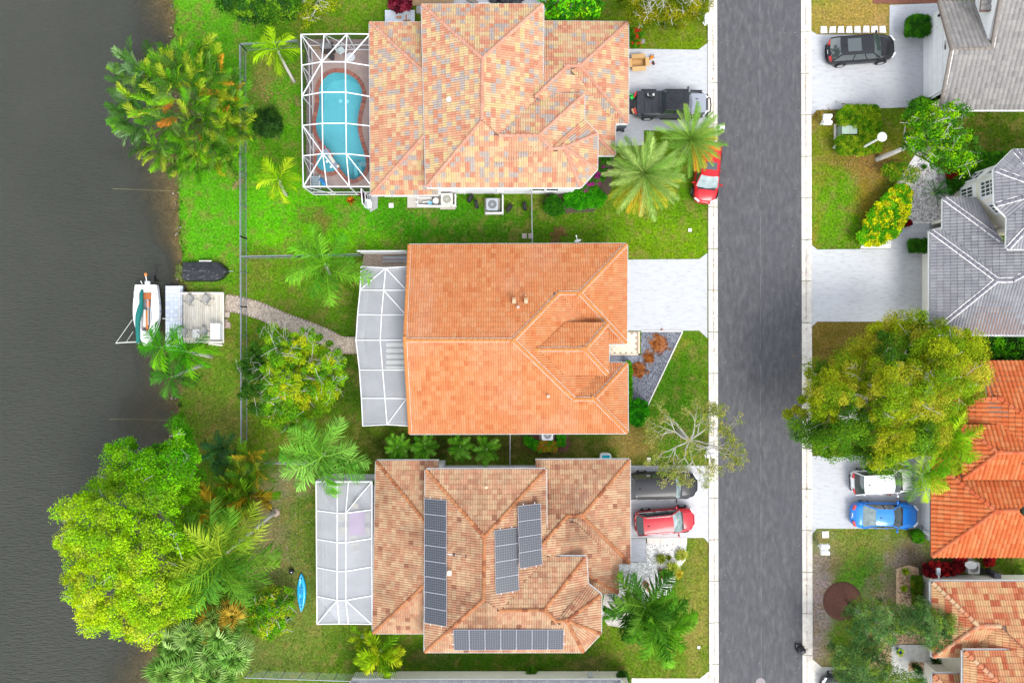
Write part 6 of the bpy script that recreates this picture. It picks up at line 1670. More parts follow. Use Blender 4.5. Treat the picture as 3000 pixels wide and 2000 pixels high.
mb = MB(); mb.tube([(2.7, -.62, .6), (2.95, -.5, .75), (3.0, 0, .78), (2.95, .5, .75), (2.7, .62, .6)], .045, 8); mb.box((2.75, 0, .55), (.14, 1.7, .2)); mb.build("bull_bar", M['dark'], pk_, local=True)
for s in (-1, 1):
 mb = MB(); mb.box((1.75, s * .86, 1.0), (1.0, .26, .10)); mb.box((-1.65, s * .9, .98), (1.1, .26, .10)); mb.build("wheel_flare", M['black'], pk_, local=True)
 mb = MB(); mb.tube([(-.7, s * .98, .42), (.9, s * .98, .42)], .05, 6); mb.build("side_step", M['black'], pk_, local=True)
mb = MB(); mb.box((-2.95, 0, .80), (.7, 1.5, .06)); mb.build("tailgate", M['black'], pk_, local=True)
def onp(x, y): a = R(-.5); c = W(1957, 317); return Vector((c.x + x * math.cos(a) - y * math.sin(a), c.y + x * math.sin(a) + y * math.cos(a), 0))
t = thing("duffel_bag", "black bag with grey ends lying on the pickup's bed cover", "bag", onp(-1.6, .42) + Vector((0, 0, 1.28)))
p = onp(-1.6, .42); mb = MB(); mb.tube([p + Vector((-.3, 0, 1.41)), p + Vector((-.2, 0, 1.43)), p + Vector((.2, 0, 1.43)), p + Vector((.3, 0, 1.41))], [.1, .17, .17, .1], 10, (.02, .02, .022)); mb.build("body", M['plain'], t, smooth=True)
mb = MB(); mb.box(p + Vector((.18, 0, 1.60)), (.14, .16, .03), 0, (.55, .55, .55)); mb.box(p + Vector((-.22, 0, 1.58)), (.1, .2, .03), .2, (.3, .3, .3)); mb.build("patch", M['plain'], t)
t = thing("power_tool", "green and black garden tool lying on the pickup's open tailgate", "tool", onp(-2.85, .45) + Vector((0, 0, .83)))
p = onp(-2.85, .45) + Vector((0, 0, .9)); mb = MB(); mb.box(p, (.3, .2, .14), .5, (.03, .50, .06)); mb.box(p + Vector((-.28, -.05, 0)), (.2, .18, .14), .2, (.02, .02, .02)); mb.tube([p + Vector((.1, .15, .05)), p + Vector((-.25, .22, .05))], .04, 6, (.04, .5, .08)); mb.box(p + Vector((-.42, -.02, .03)), (.1, .12, .1), 0, (.6, .02, .04)); mb.build("body", M['plain'], t)
p = onp(-2.72, -.55) + Vector((0, 0, .93)); mb = MB(); mb.box(p, (.30, .34, .2), .4, (.56, .34, .18)); tag(mb.build("small_carton", M['plain']), "small brown carton on the pickup's open tailgate", "carton")

# ------------------------------------------------------------------ small things round the houses
t = thing("cardboard_box", "large open cardboard box on the driveway beside the garage", "box", W(1868, 190, .03), R(4))
cbm = (.50, .30, .12); mb = MB()
mb.box((0, 0, .02), (1.02, .64, .02), 0, cbm)
for s in (-1, 1): mb.box((0, s * .32, .24), (1.02, .02, .46), 0, cbm); mb.box((s * .51, 0, .24), (.02, .64, .46), 0, cbm)
mb.build("carton_body", M['plain'], t, local=True)
for s in (-1, 1):
 mb = MB(); mb.box((0, s * .48, .44), (1.0, .32, .015), 0, (.54, .33, .14), tilt=(s * -.15, 0)); mb.build("flap", M['plain'], t, local=True)
 mb = MB(); mb.box((s * .66, 0, .44), (.30, .62, .015), 0, (.54, .33, .14), tilt=(0, s * .15)); mb.build("flap", M['plain'], t, local=True)
t = thing("leaf_blower", "orange and black leaf blower on the driveway beside the cardboard box", "leaf blower", W(1908, 172, .03), R(20))
mb = MB(); mb.tube([(-.15, -.05, .15), (0, 0, .2), (.12, .06, .2)], [.08, .13, .1], 9, (.85, .22, .01)); mb.build("body", M['plain'], t, local=True)
mb = MB(); mb.tube([(-.15, -.05, .15), (-.4, -.14, .08)], .05, 8, (.02, .02, .02)); mb.tube([(.12, .06, .2), (.18, .15, .25)], .05, 6, (.02, .02, .02)); mb.tube([(0, 0, .3), (.15, -.12, .28)], .03, 6, (.02, .02, .02)); mb.build("nozzle", M['plain'], t, local=True)
t = thing("battery_charger", "small black charger with two red ends on the driveway below the leaf blower", "charger", W(1914, 187, .03), R(0))
mb = MB(); mb.box((0, 0, .05), (.12, .22, .1), .2, (.02, .02, .02)); mb.box((-.02, .14, .05), (.14, .05, .06), -.6, (.02, .02, .02)); mb.build("body", M['plain'], t, local=True)
mb = MB(); mb.box((-.11, 0, .04), (.07, .06, .05), 0, (.7, .05, .08)); mb.box((.14, .01, .03), (.07, .05, .04), 0, (.7, .2, .2)); mb.build("contact", M['plain'], t, local=True)

def wheelie(px, py, rz, label, col=(.04, .045, .055)):
 t = thing("trash_bin", label, "trash bin", W(px, py, .0), rz)
 mb = MB(); mb.prism([(-.28, -.25), (.26, -.25), (.26, .25), (-.28, .25)], .05, .95, col); mb.build("body", M['plain'], t, local=True)
 mb = MB(); mb.box((.01, 0, 1.0), (.66, .58, .05), 0, tuple(c * 1.6 for c in col)); mb.tube([(-.34, -.25, .98), (-.34, .25, .98)], .025, 6, col); mb.build("lid", M['plain'], t, local=True)
 for s in (-1, 1): mb = MB(); mb.tube([(-.26, s * .22, .1), (-.26, s * .3, .1)], .1, 12, (.02, .02, .02)); mb.build("wheel", M['plain'], t, local=True)
wheelie(1815, 376, R(180), "black wheeled trash bin beside the garage corner below the pickup")

def ac_unit(px, py, rz, label, col, size=.8, h=.85, z=.05, cutcol=(.12, .12, .12)):
 t = thing("air_conditioner", label, "air conditioner", W(px, py, z), rz)
 s = size / 2; mb = MB()
 o = [(s * a, s * b) for a, b in ((.82, -1), (1, -.82), (1, .82), (.82, 1), (-.82, 1), (-1, .82), (-1, -.82), (-.82, -1))]
 mb.prism(o, 0, h - .06, tuple(c * .55 for c in col)); mb.build("casing", M['plain'], t, local=True)
 k = 26; mb = MB(); hole = [(s * .72 * math.cos(2 * math.pi * i / k), s * .72 * math.sin(2 * math.pi * i / k)) for i in range(k)]
 lp = [[Vector((*p, 0)) for p in o], [Vector((*p, 0)) for p in hole]]; fl = [p for l in lp for p in l]
 mb.add([(p.x, p.y, h) for p in fl], list(tessellate_polygon(lp)), col); mb.add([(p[0], p[1], h) for p in o] + [(p[0], p[1], h - .07) for p in o], [(i, (i + 1) % 8, 8 + (i + 1) % 8, 8 + i) for i in range(8)], col)
 mb.add([(p[0], p[1], h) for p in hole] + [(p[0], p[1], h - .12) for p in hole], [(i, (i + 1) % k, k + (i + 1) % k, k + i) for i in range(k)], cutcol); mb.build("top_cover", M['plain'], t, local=True)
 mb = MB(); mb.cyl((0, 0, h - .2), s * .7, .01, 24, (.03, .03, .035)); mb.build("fan_well", M['plain'], t, local=True)
 for i in range(3):
  a = i * 2.094 + .5; mb = MB(); mb.prism([(s * .12 * math.cos(a), s * .12 * math.sin(a)), (s * .66 * math.cos(a - .3), s * .66 * math.sin(a - .3)), (s * .68 * math.cos(a + .35), s * .68 * math.sin(a + .35)), (s * .15 * math.cos(a + 1), s * .15 * math.sin(a + 1))], h - .12, h - .105, (.42, .41, .39)); mb.build("fan_blade", M['plain'], t, local=True)
 mb = MB(); mb.cyl((0, 0, h - .1), s * .16, .06, 12, (.5, .5, .5)); mb.build("fan_hub", M['plain'], t, local=True)
 mb = MB()
 for r_ in (.25, .45, .65): mb.tube([(s * r_ * math.cos(a), s * r_ * math.sin(a), h + .005) for a in np.linspace(0, 2 * math.pi, 19)], .006, 4, (.2, .2, .2))
 mb.build("fan_guard", M['plain'], t, local=True)
 mb = MB(); mb.box((0, 0, -.02), (size + .3, size + .35, .08), 0, (.4, .36, .3)); mb.build("base_pad", M['plain'], t, local=True)
 return t
ac_unit(1312, 590, 0, "cream air conditioner at the right end of the pool equipment pad", (.72, .70, .58), .86)
ac_unit(1443, 605, 0, "grey air conditioner with its own pad behind a low white fence", (.36, .39, .42), .88)
ac_unit(1602, 1268, 0, "pale grey air conditioner half under the orange roof's eave", (.62, .63, .66), .84)
ac_unit(2826, 1650, 0, "tall grey air conditioner with white satellite dish between the two right houses", (.45, .44, .41), .86, h=1.05)
def dish(px, py, z, az, label, r=.3, postz=0):
 t = thing("satellite_dish", label, "satellite dish", W(px, py, z if postz == 0 else 0))
 p = W(px, py, z); d = Vector((math.sin(az), math.cos(az), .55)).normalized(); q = d.orthogonal().normalized(); r_ = d.cross(q); n = 18; P = [p]; F = []
 for j, (a, b) in enumerate(((.5, .03), (1, .10))):
  for i in range(n): t_ = 2 * math.pi * i / n; P.append(p + (q * math.cos(t_) + r_ * math.sin(t_) * .85) * r * a + d * (b * r))
 F = [(0, 1 + i, 1 + (i + 1) % n) for i in range(n)] + [(1 + i, 1 + n + i, 1 + n + (i + 1) % n, 1 + (i + 1) % n) for i in range(n)]
 mb = MB(); mb.add(P, F, (.72, .72, .70)); mb.build("reflector", M['plain'], t)
 mb = MB(); mb.bar(p - Vector((0, 0, .15)), p + d * .42 - Vector((0, 0, .12)), .03, .03, (.6, .6, .58)); mb.box(p + d * .42 - Vector((0, 0, .08)), (.08, .08, .08), 0, (.6, .6, .6)); mb.build("feed_arm", M['plain'], t)
 mb = MB(); mb.tube([p, (p.x, p.y, postz)], .025, 6, (.5, .5, .5)); mb.build("mast", M['plain'], t)
dish(1693, 706, 3.3, R(-20), "white satellite dish sticking out over the orange roof's top eave", .26, 2.9)
dish(2845, 1655, 1.6, R(-40), "white satellite dish above the air conditioner at right", .38)
t = thing("utility_bin", "grey lidded bin beside black hoses between the two right houses", "bin", W(2900, 1678)); p = W(2900, 1678)
mb = MB(); mb.box(p + Vector((0, 0, .4)), (.44, .46, .8), 0, (.07, .075, .09)); mb.build("body", M['plain'], t); mb = MB(); mb.box(p + Vector((0, 0, .83)), (.5, .52, .06), 0, (.14, .14, .17)); mb.build("lid", M['plain'], t)
t = thing("hose_pile", "tangle of black hose between the air conditioner and the grey bin", "hose", W(2862, 1668))
mb = MB()
for k in range(5):
 c = W(2868 + random.uniform(-12, 14), 1668 + random.uniform(-10, 10)); a0 = random.random() * 6
 mb.tube([(c.x + math.cos(a0 + a) * random.uniform(.2, .45), c.y + math.sin(a0 + a) * random.uniform(.15, .35), .08 + k * .05) for a in np.linspace(0, 4, 9)], .04, 6, (.012, .012, .014))
mb.build("hose", M['plain'], t)
t = thing("garden_hose", "dark green coiled garden hose against the cream wall at right", "hose", W(2784, 1693)); c = W(2784, 1693)
mb = MB(); mb.tube([(c.x + math.cos(a) * .35, c.y + math.sin(a) * .2, .25 + .03 * a) for a in np.linspace(0, 18, 50)], .03, 6, (.01, .10, .05)); mb.build("hose", M['plain'], t)
sl_ = thing("wall_light_pole", "short white post with a grey head at the cream house's corner", "lamp", W(2708, 1688))
mb = MB(); a = W(2708, 1690); mb.tube([a, a + Vector((-.1, .2, 2.0)), a + Vector((-.25, .9, 2.1))], .06, 8, (.8, .8, .8)); mb.build("post", M['plain'], sl_)
mb = MB(); mb.box(a + Vector((-.27, 1.15, 2.1)), (.26, .5, .12), 0, (.28, .32, .34)); mb.build("lamp_head", M['plain'], sl_)

# pool equipment pad
t = thing("pool_equipment", "white pool pump, filter and pipes on a slab by the house wall", "pool equipment", W(1255, 592))
mb = MB(); mb.box(W(1262, 590, .04), (3.5, .95, .08), 0, (.48, .44, .40)); mb.build("slab", M['plain'], t)
mb = MB()
for a, b in (((1225, 582), (1275, 582)), ((1225, 590), (1225, 606)), ((1230, 606), (1300, 606)), ((1240, 595), (1262, 592)), ((1225, 574), (1225, 584)), ((1218, 592), (1228, 600))): mb.tube([W(*a) + Vector((0, 0, .3)), W(*b) + Vector((0, 0, .3))], .045, 8, (.8, .8, .78))
mb.build("pipes", M['plain'], t)
mb = MB(); mb.lathe(W(1279, 592), [(.2, 0), (.24, .1), (.24, .6), (.17, .75), (.05, .8)], 16, (.78, .74, .66)); mb.build("filter_tank", M['glossy'], t)
mb = MB(); mb.lathe(W(1262, 597), [(.14, 0), (.17, .3), (.12, .38)], 14, (.2, .5, .68)); mb.tube([W(1254, 596, .25), W(1262, 597, .25)], .12, 10, (.3, .55, .7)); mb.build("pump", M['glossy'], t)
mb = MB(); mb.box(W(1273, 582, .5), (.32, .18, .3), 0, (.03, .03, .03)); mb.box(W(1275, 582, .67), (.1, .1, .02), 0, (.8, .8, .8)); mb.build("timer_box", M['plain'], t)
def low_fence(pts, label):
 c = W(*pts[0]); t = thing("low_fence", label, "fence", c)
 for a, b in zip(pts, pts[1:]):
  mb = MB(); mb.bar(W(*a) + Vector((0, 0, .55)), W(*b) + Vector((0, 0, .55)), .10, .10); mb.build("rail", M['white'], t)
  mb = MB(); mb.bar(W(*a) + Vector((0, 0, .28)), W(*b) + Vector((0, 0, .28)), .03, .45); mb.build("board_panel", M['white'], t)
 for p in pts: mb = MB(); mb.bar(W(*p), W(*p) + Vector((0, 0, .62)), .1, .1); mb.build("post", M['white'], t)
low_fence([(1228, 606), (1282, 608), (1336, 606), (1336, 576)], "low white fence round the pool equipment and cream air conditioner")
low_fence([(1426, 628), (1473, 628), (1473, 578)], "low white L-shaped fence round the grey air conditioner")
TYR = None
for k, (px, py, rz, lb) in enumerate(((1379, 584, R(58), "leftmost old tyre lying between the two air conditioners"), (1397, 601, R(100), "second old tyre, touching the leftmost one below"), (1492, 612, R(55), "tilted old tyre just right of the white L-shaped fence"), (1537, 606, R(95), "rightmost old tyre, beside the chain-link fence"))):
 c = W(px, py); t = thing("old_tyre", lb, "tyre", (c.x, c.y, 0), rz, "old tyres standing along the house wall")
 mb = MB(); mb.lathe((0, 0, 0), [(.19, -.1), (.30, -.12), (.335, -.06), (.335, .06), (.30, .12), (.19, .1)], 26)
 o = mb.build("carcass", M['rubber'], t, local=True, smooth=True); o.rotation_euler = (R(90), 0, 0); o.location = (0, 0, .30)
for px, py, lb in ((1536, 691, "square stone slab in the grass, left of the fence wire"), (1555, 691, "square stone slab in the grass under the fence wire")):
 mb = MB(); mb.box(W(px, py, .03), (.36, .38, .05), .05, (.42, .36, .30)); tag(mb.build("stepping_stone", M['plain']), lb, "stepping stone")
for i in range(8):
 px = 2414 + i * 24.6; mb = MB(); p = W(px, 88 - i * .2, .03); s = .52
 mb.prism([(p.x - s / 2, p.y - s / 2), (p.x + s / 2, p.y - s / 2 + random.uniform(-.03, .03)), (p.x + s / 2 - random.uniform(0, .08), p.y + s / 2), (p.x - s / 2 + random.uniform(0, .08), p.y + s / 2 - random.uniform(0, .05))], .0, .06, rndc((.80, .78, .75), .08))
 tag(mb.build("stepping_stone", M['plain']), ("first", "second", "third", "fourth", "fifth", "sixth", "seventh", "eighth")[i] + " white stepping stone from the road in the row above the black car", "stepping stone", "white stepping stones along the driveway")
for i in range(6):
 px = 1905 + i * 19.6; mb = MB(); mb.box(W(px, 1583.5, .035), (.485, .46, .05), 0, rndc((.70, .64, .58), .07))
 tag(mb.build("paving_slab", M['plain']), ("leftmost", "second", "third", "fourth", "fifth", "rightmost")[i] + " beige paving slab in the row below the red hatchback", "paving slab", "paving slabs between driveway and gravel")
for px, py, s, lb in ((2021, 674, .24, "small square white utility lid in the lawn near the road, upper left lawn"), (2047, 1895, .2, "small square white utility lid in the bottom lawn near the kerb"), (1146, 602, .36, "square grey inspection slab in the grass right of the screen door"), (2418, 1565, .5, "beige meter box lid with two holes beside the mailbox"), (1901, 1345, .28, "small pale stone square in the lawn above the black car"), (1883, 122, .3, "small grey metal lid by the red flowers")):
 mb = MB(); c_ = (.82, .82, .80) if 'white' in lb else (.62, .60, .56) if 'slab' in lb else (.74, .68, .58)
 if 'metal' in lb: c_ = (.25, .24, .25)
 p = W(px, py, .04); mb.box(p, (s, s, .07), .04, c_)
 if 'holes' in lb: mb.box(p + Vector((.1, .08, .036)), (.06, .06, .01), 0, (.08, .07, .06)); mb.box(p + Vector((.1, -.1, .036)), (.06, .06, .01), 0, (.08, .07, .06))
 tag(mb.build("utility_box", M['plain']), lb, "lid")
def mailbox(px, py, rz, label, wreath=False):
 t = thing("mailbox", label, "mailbox", W(px, py), rz)
 mb = MB(); mb.box((0, 0, .5), (.12, .12, 1.0)); mb.box((-.02, 0, .72), (.5, .10, .10)); mb.build("post", M['white'], t, local=True)
 for s in (-1, 1):
  mb = MB(); P = []; k = 7
  for x in (-.30, .30):
   P += [(x, s * .24 + .155 * math.cos(a), 1.0 + .12 + .15 * math.sin(a)) for a in np.linspace(0, math.pi, k)] + [(x, s * .24 - .155, 1.0), (x, s * .24 + .155, 1.0)]
  m2 = k + 2; mb.add(P, [(i, (i + 1) % m2, m2 + (i + 1) % m2, m2 + i) for i in range(m2)] + [tuple(range(m2))[::-1], tuple(range(m2, 2 * m2))], (1, 1, 1))
  mb.build("letter_box", M['white'], t, local=True)
 mb = MB(); mb.box((-.02, 0, .97), (.56, .6, .04)); mb.box((-.33, -.3, .92), (.1, .22, .04), .7); mb.build("support_board", M['white'], t, local=True)
mailbox(2065, 74, 0, "white double mailbox by the kerb in front of the top lawn"); mailbox(2404, 364, R(180), "white double mailbox on the grass left of the square hedge")
mailbox(2397, 1596, R(180), "white double mailbox in the sandy lawn below the blue coupe"); mailbox(2070, 1318, 0, "white double mailbox under the bare tree at the kerb")
t = thing("mailbox", "white sign-like mailbox decorated with a green wreath at the road's left edge", "mailbox", W(2092, 390))
b = W(2092, 390); mb = MB(); mb.box(b + Vector((0, 0, .6)), (.1, .1, 1.2)); mb.build("post", M['white'], t); mb = MB(); mb.box(b + Vector((.12, 0, 1.22)), (.5, .34, .26)); mb.build("letter_box", M['white'], t)
mb = MB(); mb.lathe(b + Vector((-.12, 0, 1.36)), [(.04, 0), (.14, .02), (.14, .06), (.04, .06)], 12, (.02, .10, .05)); mb.build("wreath", M['plain'], t)
# transformer, meter post, lamp
t = thing("transformer", "pale green electrical transformer cabinet enclosed by the U-shaped hedge", "transformer", W(2470, 388))
c = W(2472, 387); mb = MB(); mb.box(c + Vector((0, 0, .4)), (1.05, .72, .8), 0, (.27, .36, .27)); mb.build("cabinet", M['plain'], t)
mb = MB(); mb.box(c + Vector((.02, 0, .82)), (1.12, .78, .06), 0, (.32, .42, .33)); mb.box(c + Vector((.02, 0, .86)), (.02, .7, .02), 0, (.5, .45, .3)); mb.build("lid", M['plain'], t)
mb = MB(); mb.box(c + Vector((-.68, .0, .04)), (.16, 1.15, .12), 0, (.62, .56, .50)); mb.build("base_edge", M['plain'], t)
mb = MB(); p = W(2443, 432); mb.box(p + Vector((0, 0, .35)), (.14, .2, .7), -.5, (.6, .68, .62)); tag(mb.build("marker_post", M['plain']), "short pale marker post at the hedge's lower left corner", "post")
t = thing("street_lamp", "white street lamp with round head rising from the U-shaped hedge", "street lamp", W(2514, 440))
b = W(2514, 440); mb = MB(); mb.cyl(b, .085, 3.3, 14, (1, 1, .98), r2=.07); mb.build("pole", M['white'], t)
mb = MB(); mb.lathe(b + Vector((0, 0, 3.25)), [(.1, 0), (.33, .06), (.33, .10), (.2, .22), (.05, .28), (.05, .34)], 26); mb.build("lamp_head", M['white'], t, smooth=False)
# garbage bag
t = thing("garbage_bag", "knotted black garbage bag at the road's right edge near the bottom", "garbage bag", W(2343, 1899)); p = W(2343, 1899)
mb = MB(); prof = [(.12, 0), (.30, .05), (.36, .2), (.30, .38), (.12, .48), (.07, .54), (.13, .62)]; k = 18
P = [];
for r, z in prof:
 for i in range(k): a = 2 * math.pi * i / k; rr = r * (1 + .12 * math.sin(a * 5 + z * 9) + random.uniform(-.05, .05)); P.append((p.x + rr * math.cos(a), p.y + rr * math.sin(a) * .9, z + .02))
mb.add(P, [(i * k + j, i * k + (j + 1) % k, (i + 1) * k + (j + 1) % k, (i + 1) * k + j) for i in range(len(prof) - 1) for j in range(k)] + [tuple(range(k))[::-1], tuple(range((len(prof) - 1) * k, len(prof) * k))]); mb.build("bag", M['tarp'], t)
mb = MB(); q = W(2336, 1887); mb.prism([(q.x - .2, q.y + .12), (q.x - .15, q.y - .3), (q.x + .25, q.y - .15), (q.x + .15, q.y + .02)], .02, .22); mb.build("loose_flap", M['tarp'], t)
# bath / sink by house 3, white chair by the screen door, planters
t = thing("plastic_tub", "white tub with turquoise inside standing against the brown roof's top edge", "tub", W(1770, 1336))
b = W(1772, 1338); mb = MB(); o = [(b.x + .42 * math.copysign(abs(math.cos(a)) ** .5, math.cos(a)), b.y + .36 * math.copysign(abs(math.sin(a)) ** .5, math.sin(a))) for a in np.linspace(0, 2 * math.pi, 24, endpoint=False)]; mb.prism(o, 0, .5, (.8, .8, .8)); mb.build("rim", M['glossy'], t)
mb = MB(); mb.box((b.x + .02, b.y - .04, .51), (.56, .52, .03), 0, (.0, .42, .52)); mb.build("liner", M['glossy'], t)
chair_white(1083, 604, R(-95), "white plastic garden chair outside the cage's open screen door", (.80, .84, .84), zb=0, s=1.0)
def pot(px, py, r, h, col, label):
 t = thing("plant_pot", label, "plant pot", W(px, py)); mb = MB(); mb.lathe(W(px, py), [(r * .7, 0), (r, h), (r * .85, h), (r * .8, h - .06)], 18, col); mb.build("pot", M['plain'], t)
 mb = MB(); mb.cyl(W(px, py) + Vector((0, 0, h - .07)), r * .82, .02, 16, (.08, .05, .04)); mb.build("soil", M['plain'], t); return t
pot(1890, 1707, .24, .4, (.42, .12, .05), "large terracotta pot with dark soil in the white gravel bed"); pot(1932, 1666, .15, .25, (.45, .18, .10), "small terracotta pot above the large one in white gravel"); pot(1827, 1716, .17, .3, (.75, .62, .60), "white and pink round pot beside the brown-tiled garage"); pot(1955, 1670, .14, .2, (.72, .70, .66), "small white pot among the gravel bed grasses")
for px, py, c_, lb in ((2616, 1838, (.10, .03, .03), "small dark red pot plant in the cobbles"), (2629, 1838, (.14, .24, .22), "small grey-green round pot in the cobbles"), (1900, 1725, (.5, .16, .06), "broken terracotta saucer below the large pot")):
 mb = MB(); mb.lathe(W(px, py), [(.10, 0), (.15, .15), (.12, .18)], 12, c_); tag(mb.build("small_pot", M['plain']), lb, "pot")
t = thing("metal_bench", "pile of corrugated metal sheets with a rusty grate beside the top house", "metal sheets", W(1165, 45))
for i in range(5):
 mb = MB(); y_ = 34 + i * 7; mb.bar(W(1128, y_, .5), W(1215, y_, .5), .17, .06, rndc((.52, .57, .64), .1)); mb.build("metal_sheet", M['plain'], t)
mb = MB(); mb.bar(W(1190, 22, .65), W(1190, 66, .65), .28, .05, (.50, .53, .58)); mb.bar(W(1190, 44, .7), W(1190, 66, .7), .1, .04, (.35, .14, .06)); mb.bar(W(1180, 64, .68), W(1202, 62, .68), .18, .08, (.28, .14, .07)); mb.box(W(1168, 51, .6), (.4, .18, .06), 0, (.42, .22, .14)); mb.build("rusty_grate", M['plain'], t)
mb = MB(); mb.prism([tuple(W(1207, -40)[:2]), tuple(W(1332, -40)[:2]), tuple(W(1331, 14)[:2]), tuple(W(1207, 24)[:2])], .3, 2.0, (.62, .40, .24)); tag(mb.build("shed_roof", M['plain']), "flat tan shed roof cut by the photo's top edge", "shed roof")
t = thing("bag_pile", "heap of black plastic bags at the top edge above the tiled roof", "bags", W(1485, 5))
mb = MB()
for i in range(9):
 c = W(1445 + i * 10, 2 + random.uniform(-6, 8)); mb.lathe(c, [(.2, 0), (.32, .15), (.25, .4), (.08, .5)], 8, sx=1.2, rz=random.random())
mb.build("bags", M['tarp'], t, kind="stuff")
t = thing("lumber_stack", "grey timber beams and a pale slab at the top edge above the tiled roof", "lumber", W(1390, 8)); mb = MB(); mb.bar(W(1368, -6, .3), W(1400, 12, .3), .3, .12, (.22, .19, .16)); mb.build("timber_beam", M['plain'], t); mb = MB(); mb.bar(W(1395, 12, .32), W(1445, 12, .32), .25, .06, (.6, .6, .6)); mb.build("slab", M['plain'], t)
t = thing("metal_stack", "bundle of grey metal poles beside the orange roof's top left corner", "poles", W(1160, 762))
for i in range(6): mb = MB(); y_ = 752 + i * 2.8; mb.bar(W(1122, y_, .2), W(1200, y_, .2), .055, .05, rndc((.40, .43, .46) if i != 3 else (.3, .12, .1), .15)); mb.build("metal_pole", M['plain'], t)
t = thing("slatted_fence", "short white slatted fence left of the orange roof's top corner", "fence", W(1060, 742))
for i in range(22): mb = MB(); p = W(1062 + i * 6.4, 743); mb.box(p + Vector((0, 0, .9)), (.13, .02, 1.75), .25, (1, 1, 1)); mb.build("slat", M['white'], t)
mb = MB();
for z in (.3, 1.5): mb.bar(W(1060, 744) + Vector((0, 0, z)), W(1200, 744) + Vector((0, 0, z)), .04, .08)
mb.build("rail", M['white'], t)

# ------------------------------------------------------------------ thin metal fences
def picket(label, pts, h=1.25, step=.115, gate=None):
 P = [W(*p) for p in pts]; t = thing("metal_fence", label, "fence", P[0])
 pk = MB(); Lt = 0
 for a, b in zip(P, P[1:]):
  L = (b - a).length; d = (b - a) / L; n = max(1, int(L / 2.0))
  for i in range(n + 1):
   p = a + d * (L * i / n); m = MB(); m.box((p.x, p.y, h / 2), (.07, .07, h + .08)); m.build("post", M['fence'], t)
  for z, w_ in ((h, .06), (h * .86, .035), (.12, .035)):
   m = MB(); m.bar(a + Vector((0, 0, z)), b + Vector((0, 0, z)), w_, .04); m.build("rail", M['fence'], t)
  k = int(L / step)
  for i in range(k):
   p = a + d * (L * (i + .5) / k); pk.bar((p.x, p.y, .05), (p.x, p.y, h), .016)
 pk.build("pickets", M['fence'], t, kind="stuff")
picket("long grey metal fence running parallel to the shore behind the three gardens", [(722, 150), (722, 330), (723, 700), (724, 900), (725, 1150), (725, 1290)])
picket("grey metal fence along the top garden's upper side, behind the small palm", [(722, 150), (800, 146), (885, 140)])
picket("grey metal fence between the top and middle gardens", [(724, 757), (880, 754), (1060, 750)])
def chainlink(label, a, b, h=1.3, n=6):
 A, B = W(*a), W(*b); t = thing("chain_link_fence", label, "fence", A)
 m = MB(); m.bar(A + Vector((0, 0, h)), B + Vector((0, 0, h)), .05); m.build("rail", M['metal'], t)
 for i in range(n + 1): p = A.lerp(B, i / n); m = MB(); m.cyl(p, .035, h + .04, 8); m.build("post", M['metal'], t)
 m = MB(); L = (B - A).length; k = int(L / .16)
 for i in range(k):
  p, q = A.lerp(B, i / k), A.lerp(B, min(1, (i + 6) / k)); m.bar(p + Vector((0, 0, .05)), q + Vector((0, 0, h)), .008); m.bar(q + Vector((0, 0, .05)), p + Vector((0, 0, h)), .008)
 m.build("wire_mesh", M['metal'], t, kind="stuff")
chainlink("chain-link fence joining the top house to the orange-roofed house", (1556, 566), (1558, 735), 1.4, 3)
chainlink("chain-link fence joining the orange-roofed house to the brown-roofed house", (1495, 1258), (1494, 1352), 1.4, 2)
chainlink("chain-link fence at the bottom edge, stepping down from the palms", (735, 1962), (1040, 1972), 1.15, 6)
chainlink("short fence beside the fan palm at the lower left garden's top", (790, 1350), (930, 1352), 1.1, 3)

# paver path from the dock to the middle cage
pts = spline([W(662, 888), W(700, 893), W(760, 910), W(830, 940), W(900, 965), W(960, 990), (*W(1000, 1010)[:2], 0), W(1060, 1010)], 10)
pth = thing("brick_path", "winding reddish paver path from the wooden deck to the milky cage", "path", W(850, 950))
pth["kind"] = "structure"
mb = MB(); bed = MB(); w_ = .60; step = .11; s = 0; acc = 0; row = 0
cum = [0]
for a, b in zip(pts, pts[1:]): cum.append(cum[-1] + (Vector(b) - Vector(a)).length)
def at_len(s):
 i = max(0, min(len(cum) - 2, int(np.searchsorted(cum, s)) - 1)); a, b = Vector(pts[i]), Vector(pts[i + 1]); t_ = (s - cum[i]) / max(1e-6, cum[i + 1] - cum[i]); return a.lerp(b, t_), (b - a).normalized()
while s < cum[-1]:
 p, d = at_len(s); q = Vector((-d.y, d.x, 0)); nb = 8; off_ = (row % 2) * .105
 for i in range(nb):
  y_ = -w_ + (i + .5) * 2 * w_ / nb + off_ - .05
  c = rndc(random.choice([(.46, .37, .29), (.52, .42, .33), (.40, .33, .27), (.55, .47, .39)]), .12)
  mb.box(p + q * y_ + Vector((0, 0, .03)), (step - .012, 2 * w_ / nb - .012, .05), math.atan2(d.y, d.x), c)
 bed.box(p + Vector((0, 0, .01)), (step * 1.3, 2 * w_ + .1, .04), math.atan2(d.y, d.x), (.25, .18, .14)); s += step; row += 1
bed.build("path_bed", M['plain'], pth); mb.build("pavers", M['brick'], pth, kind="stuff")
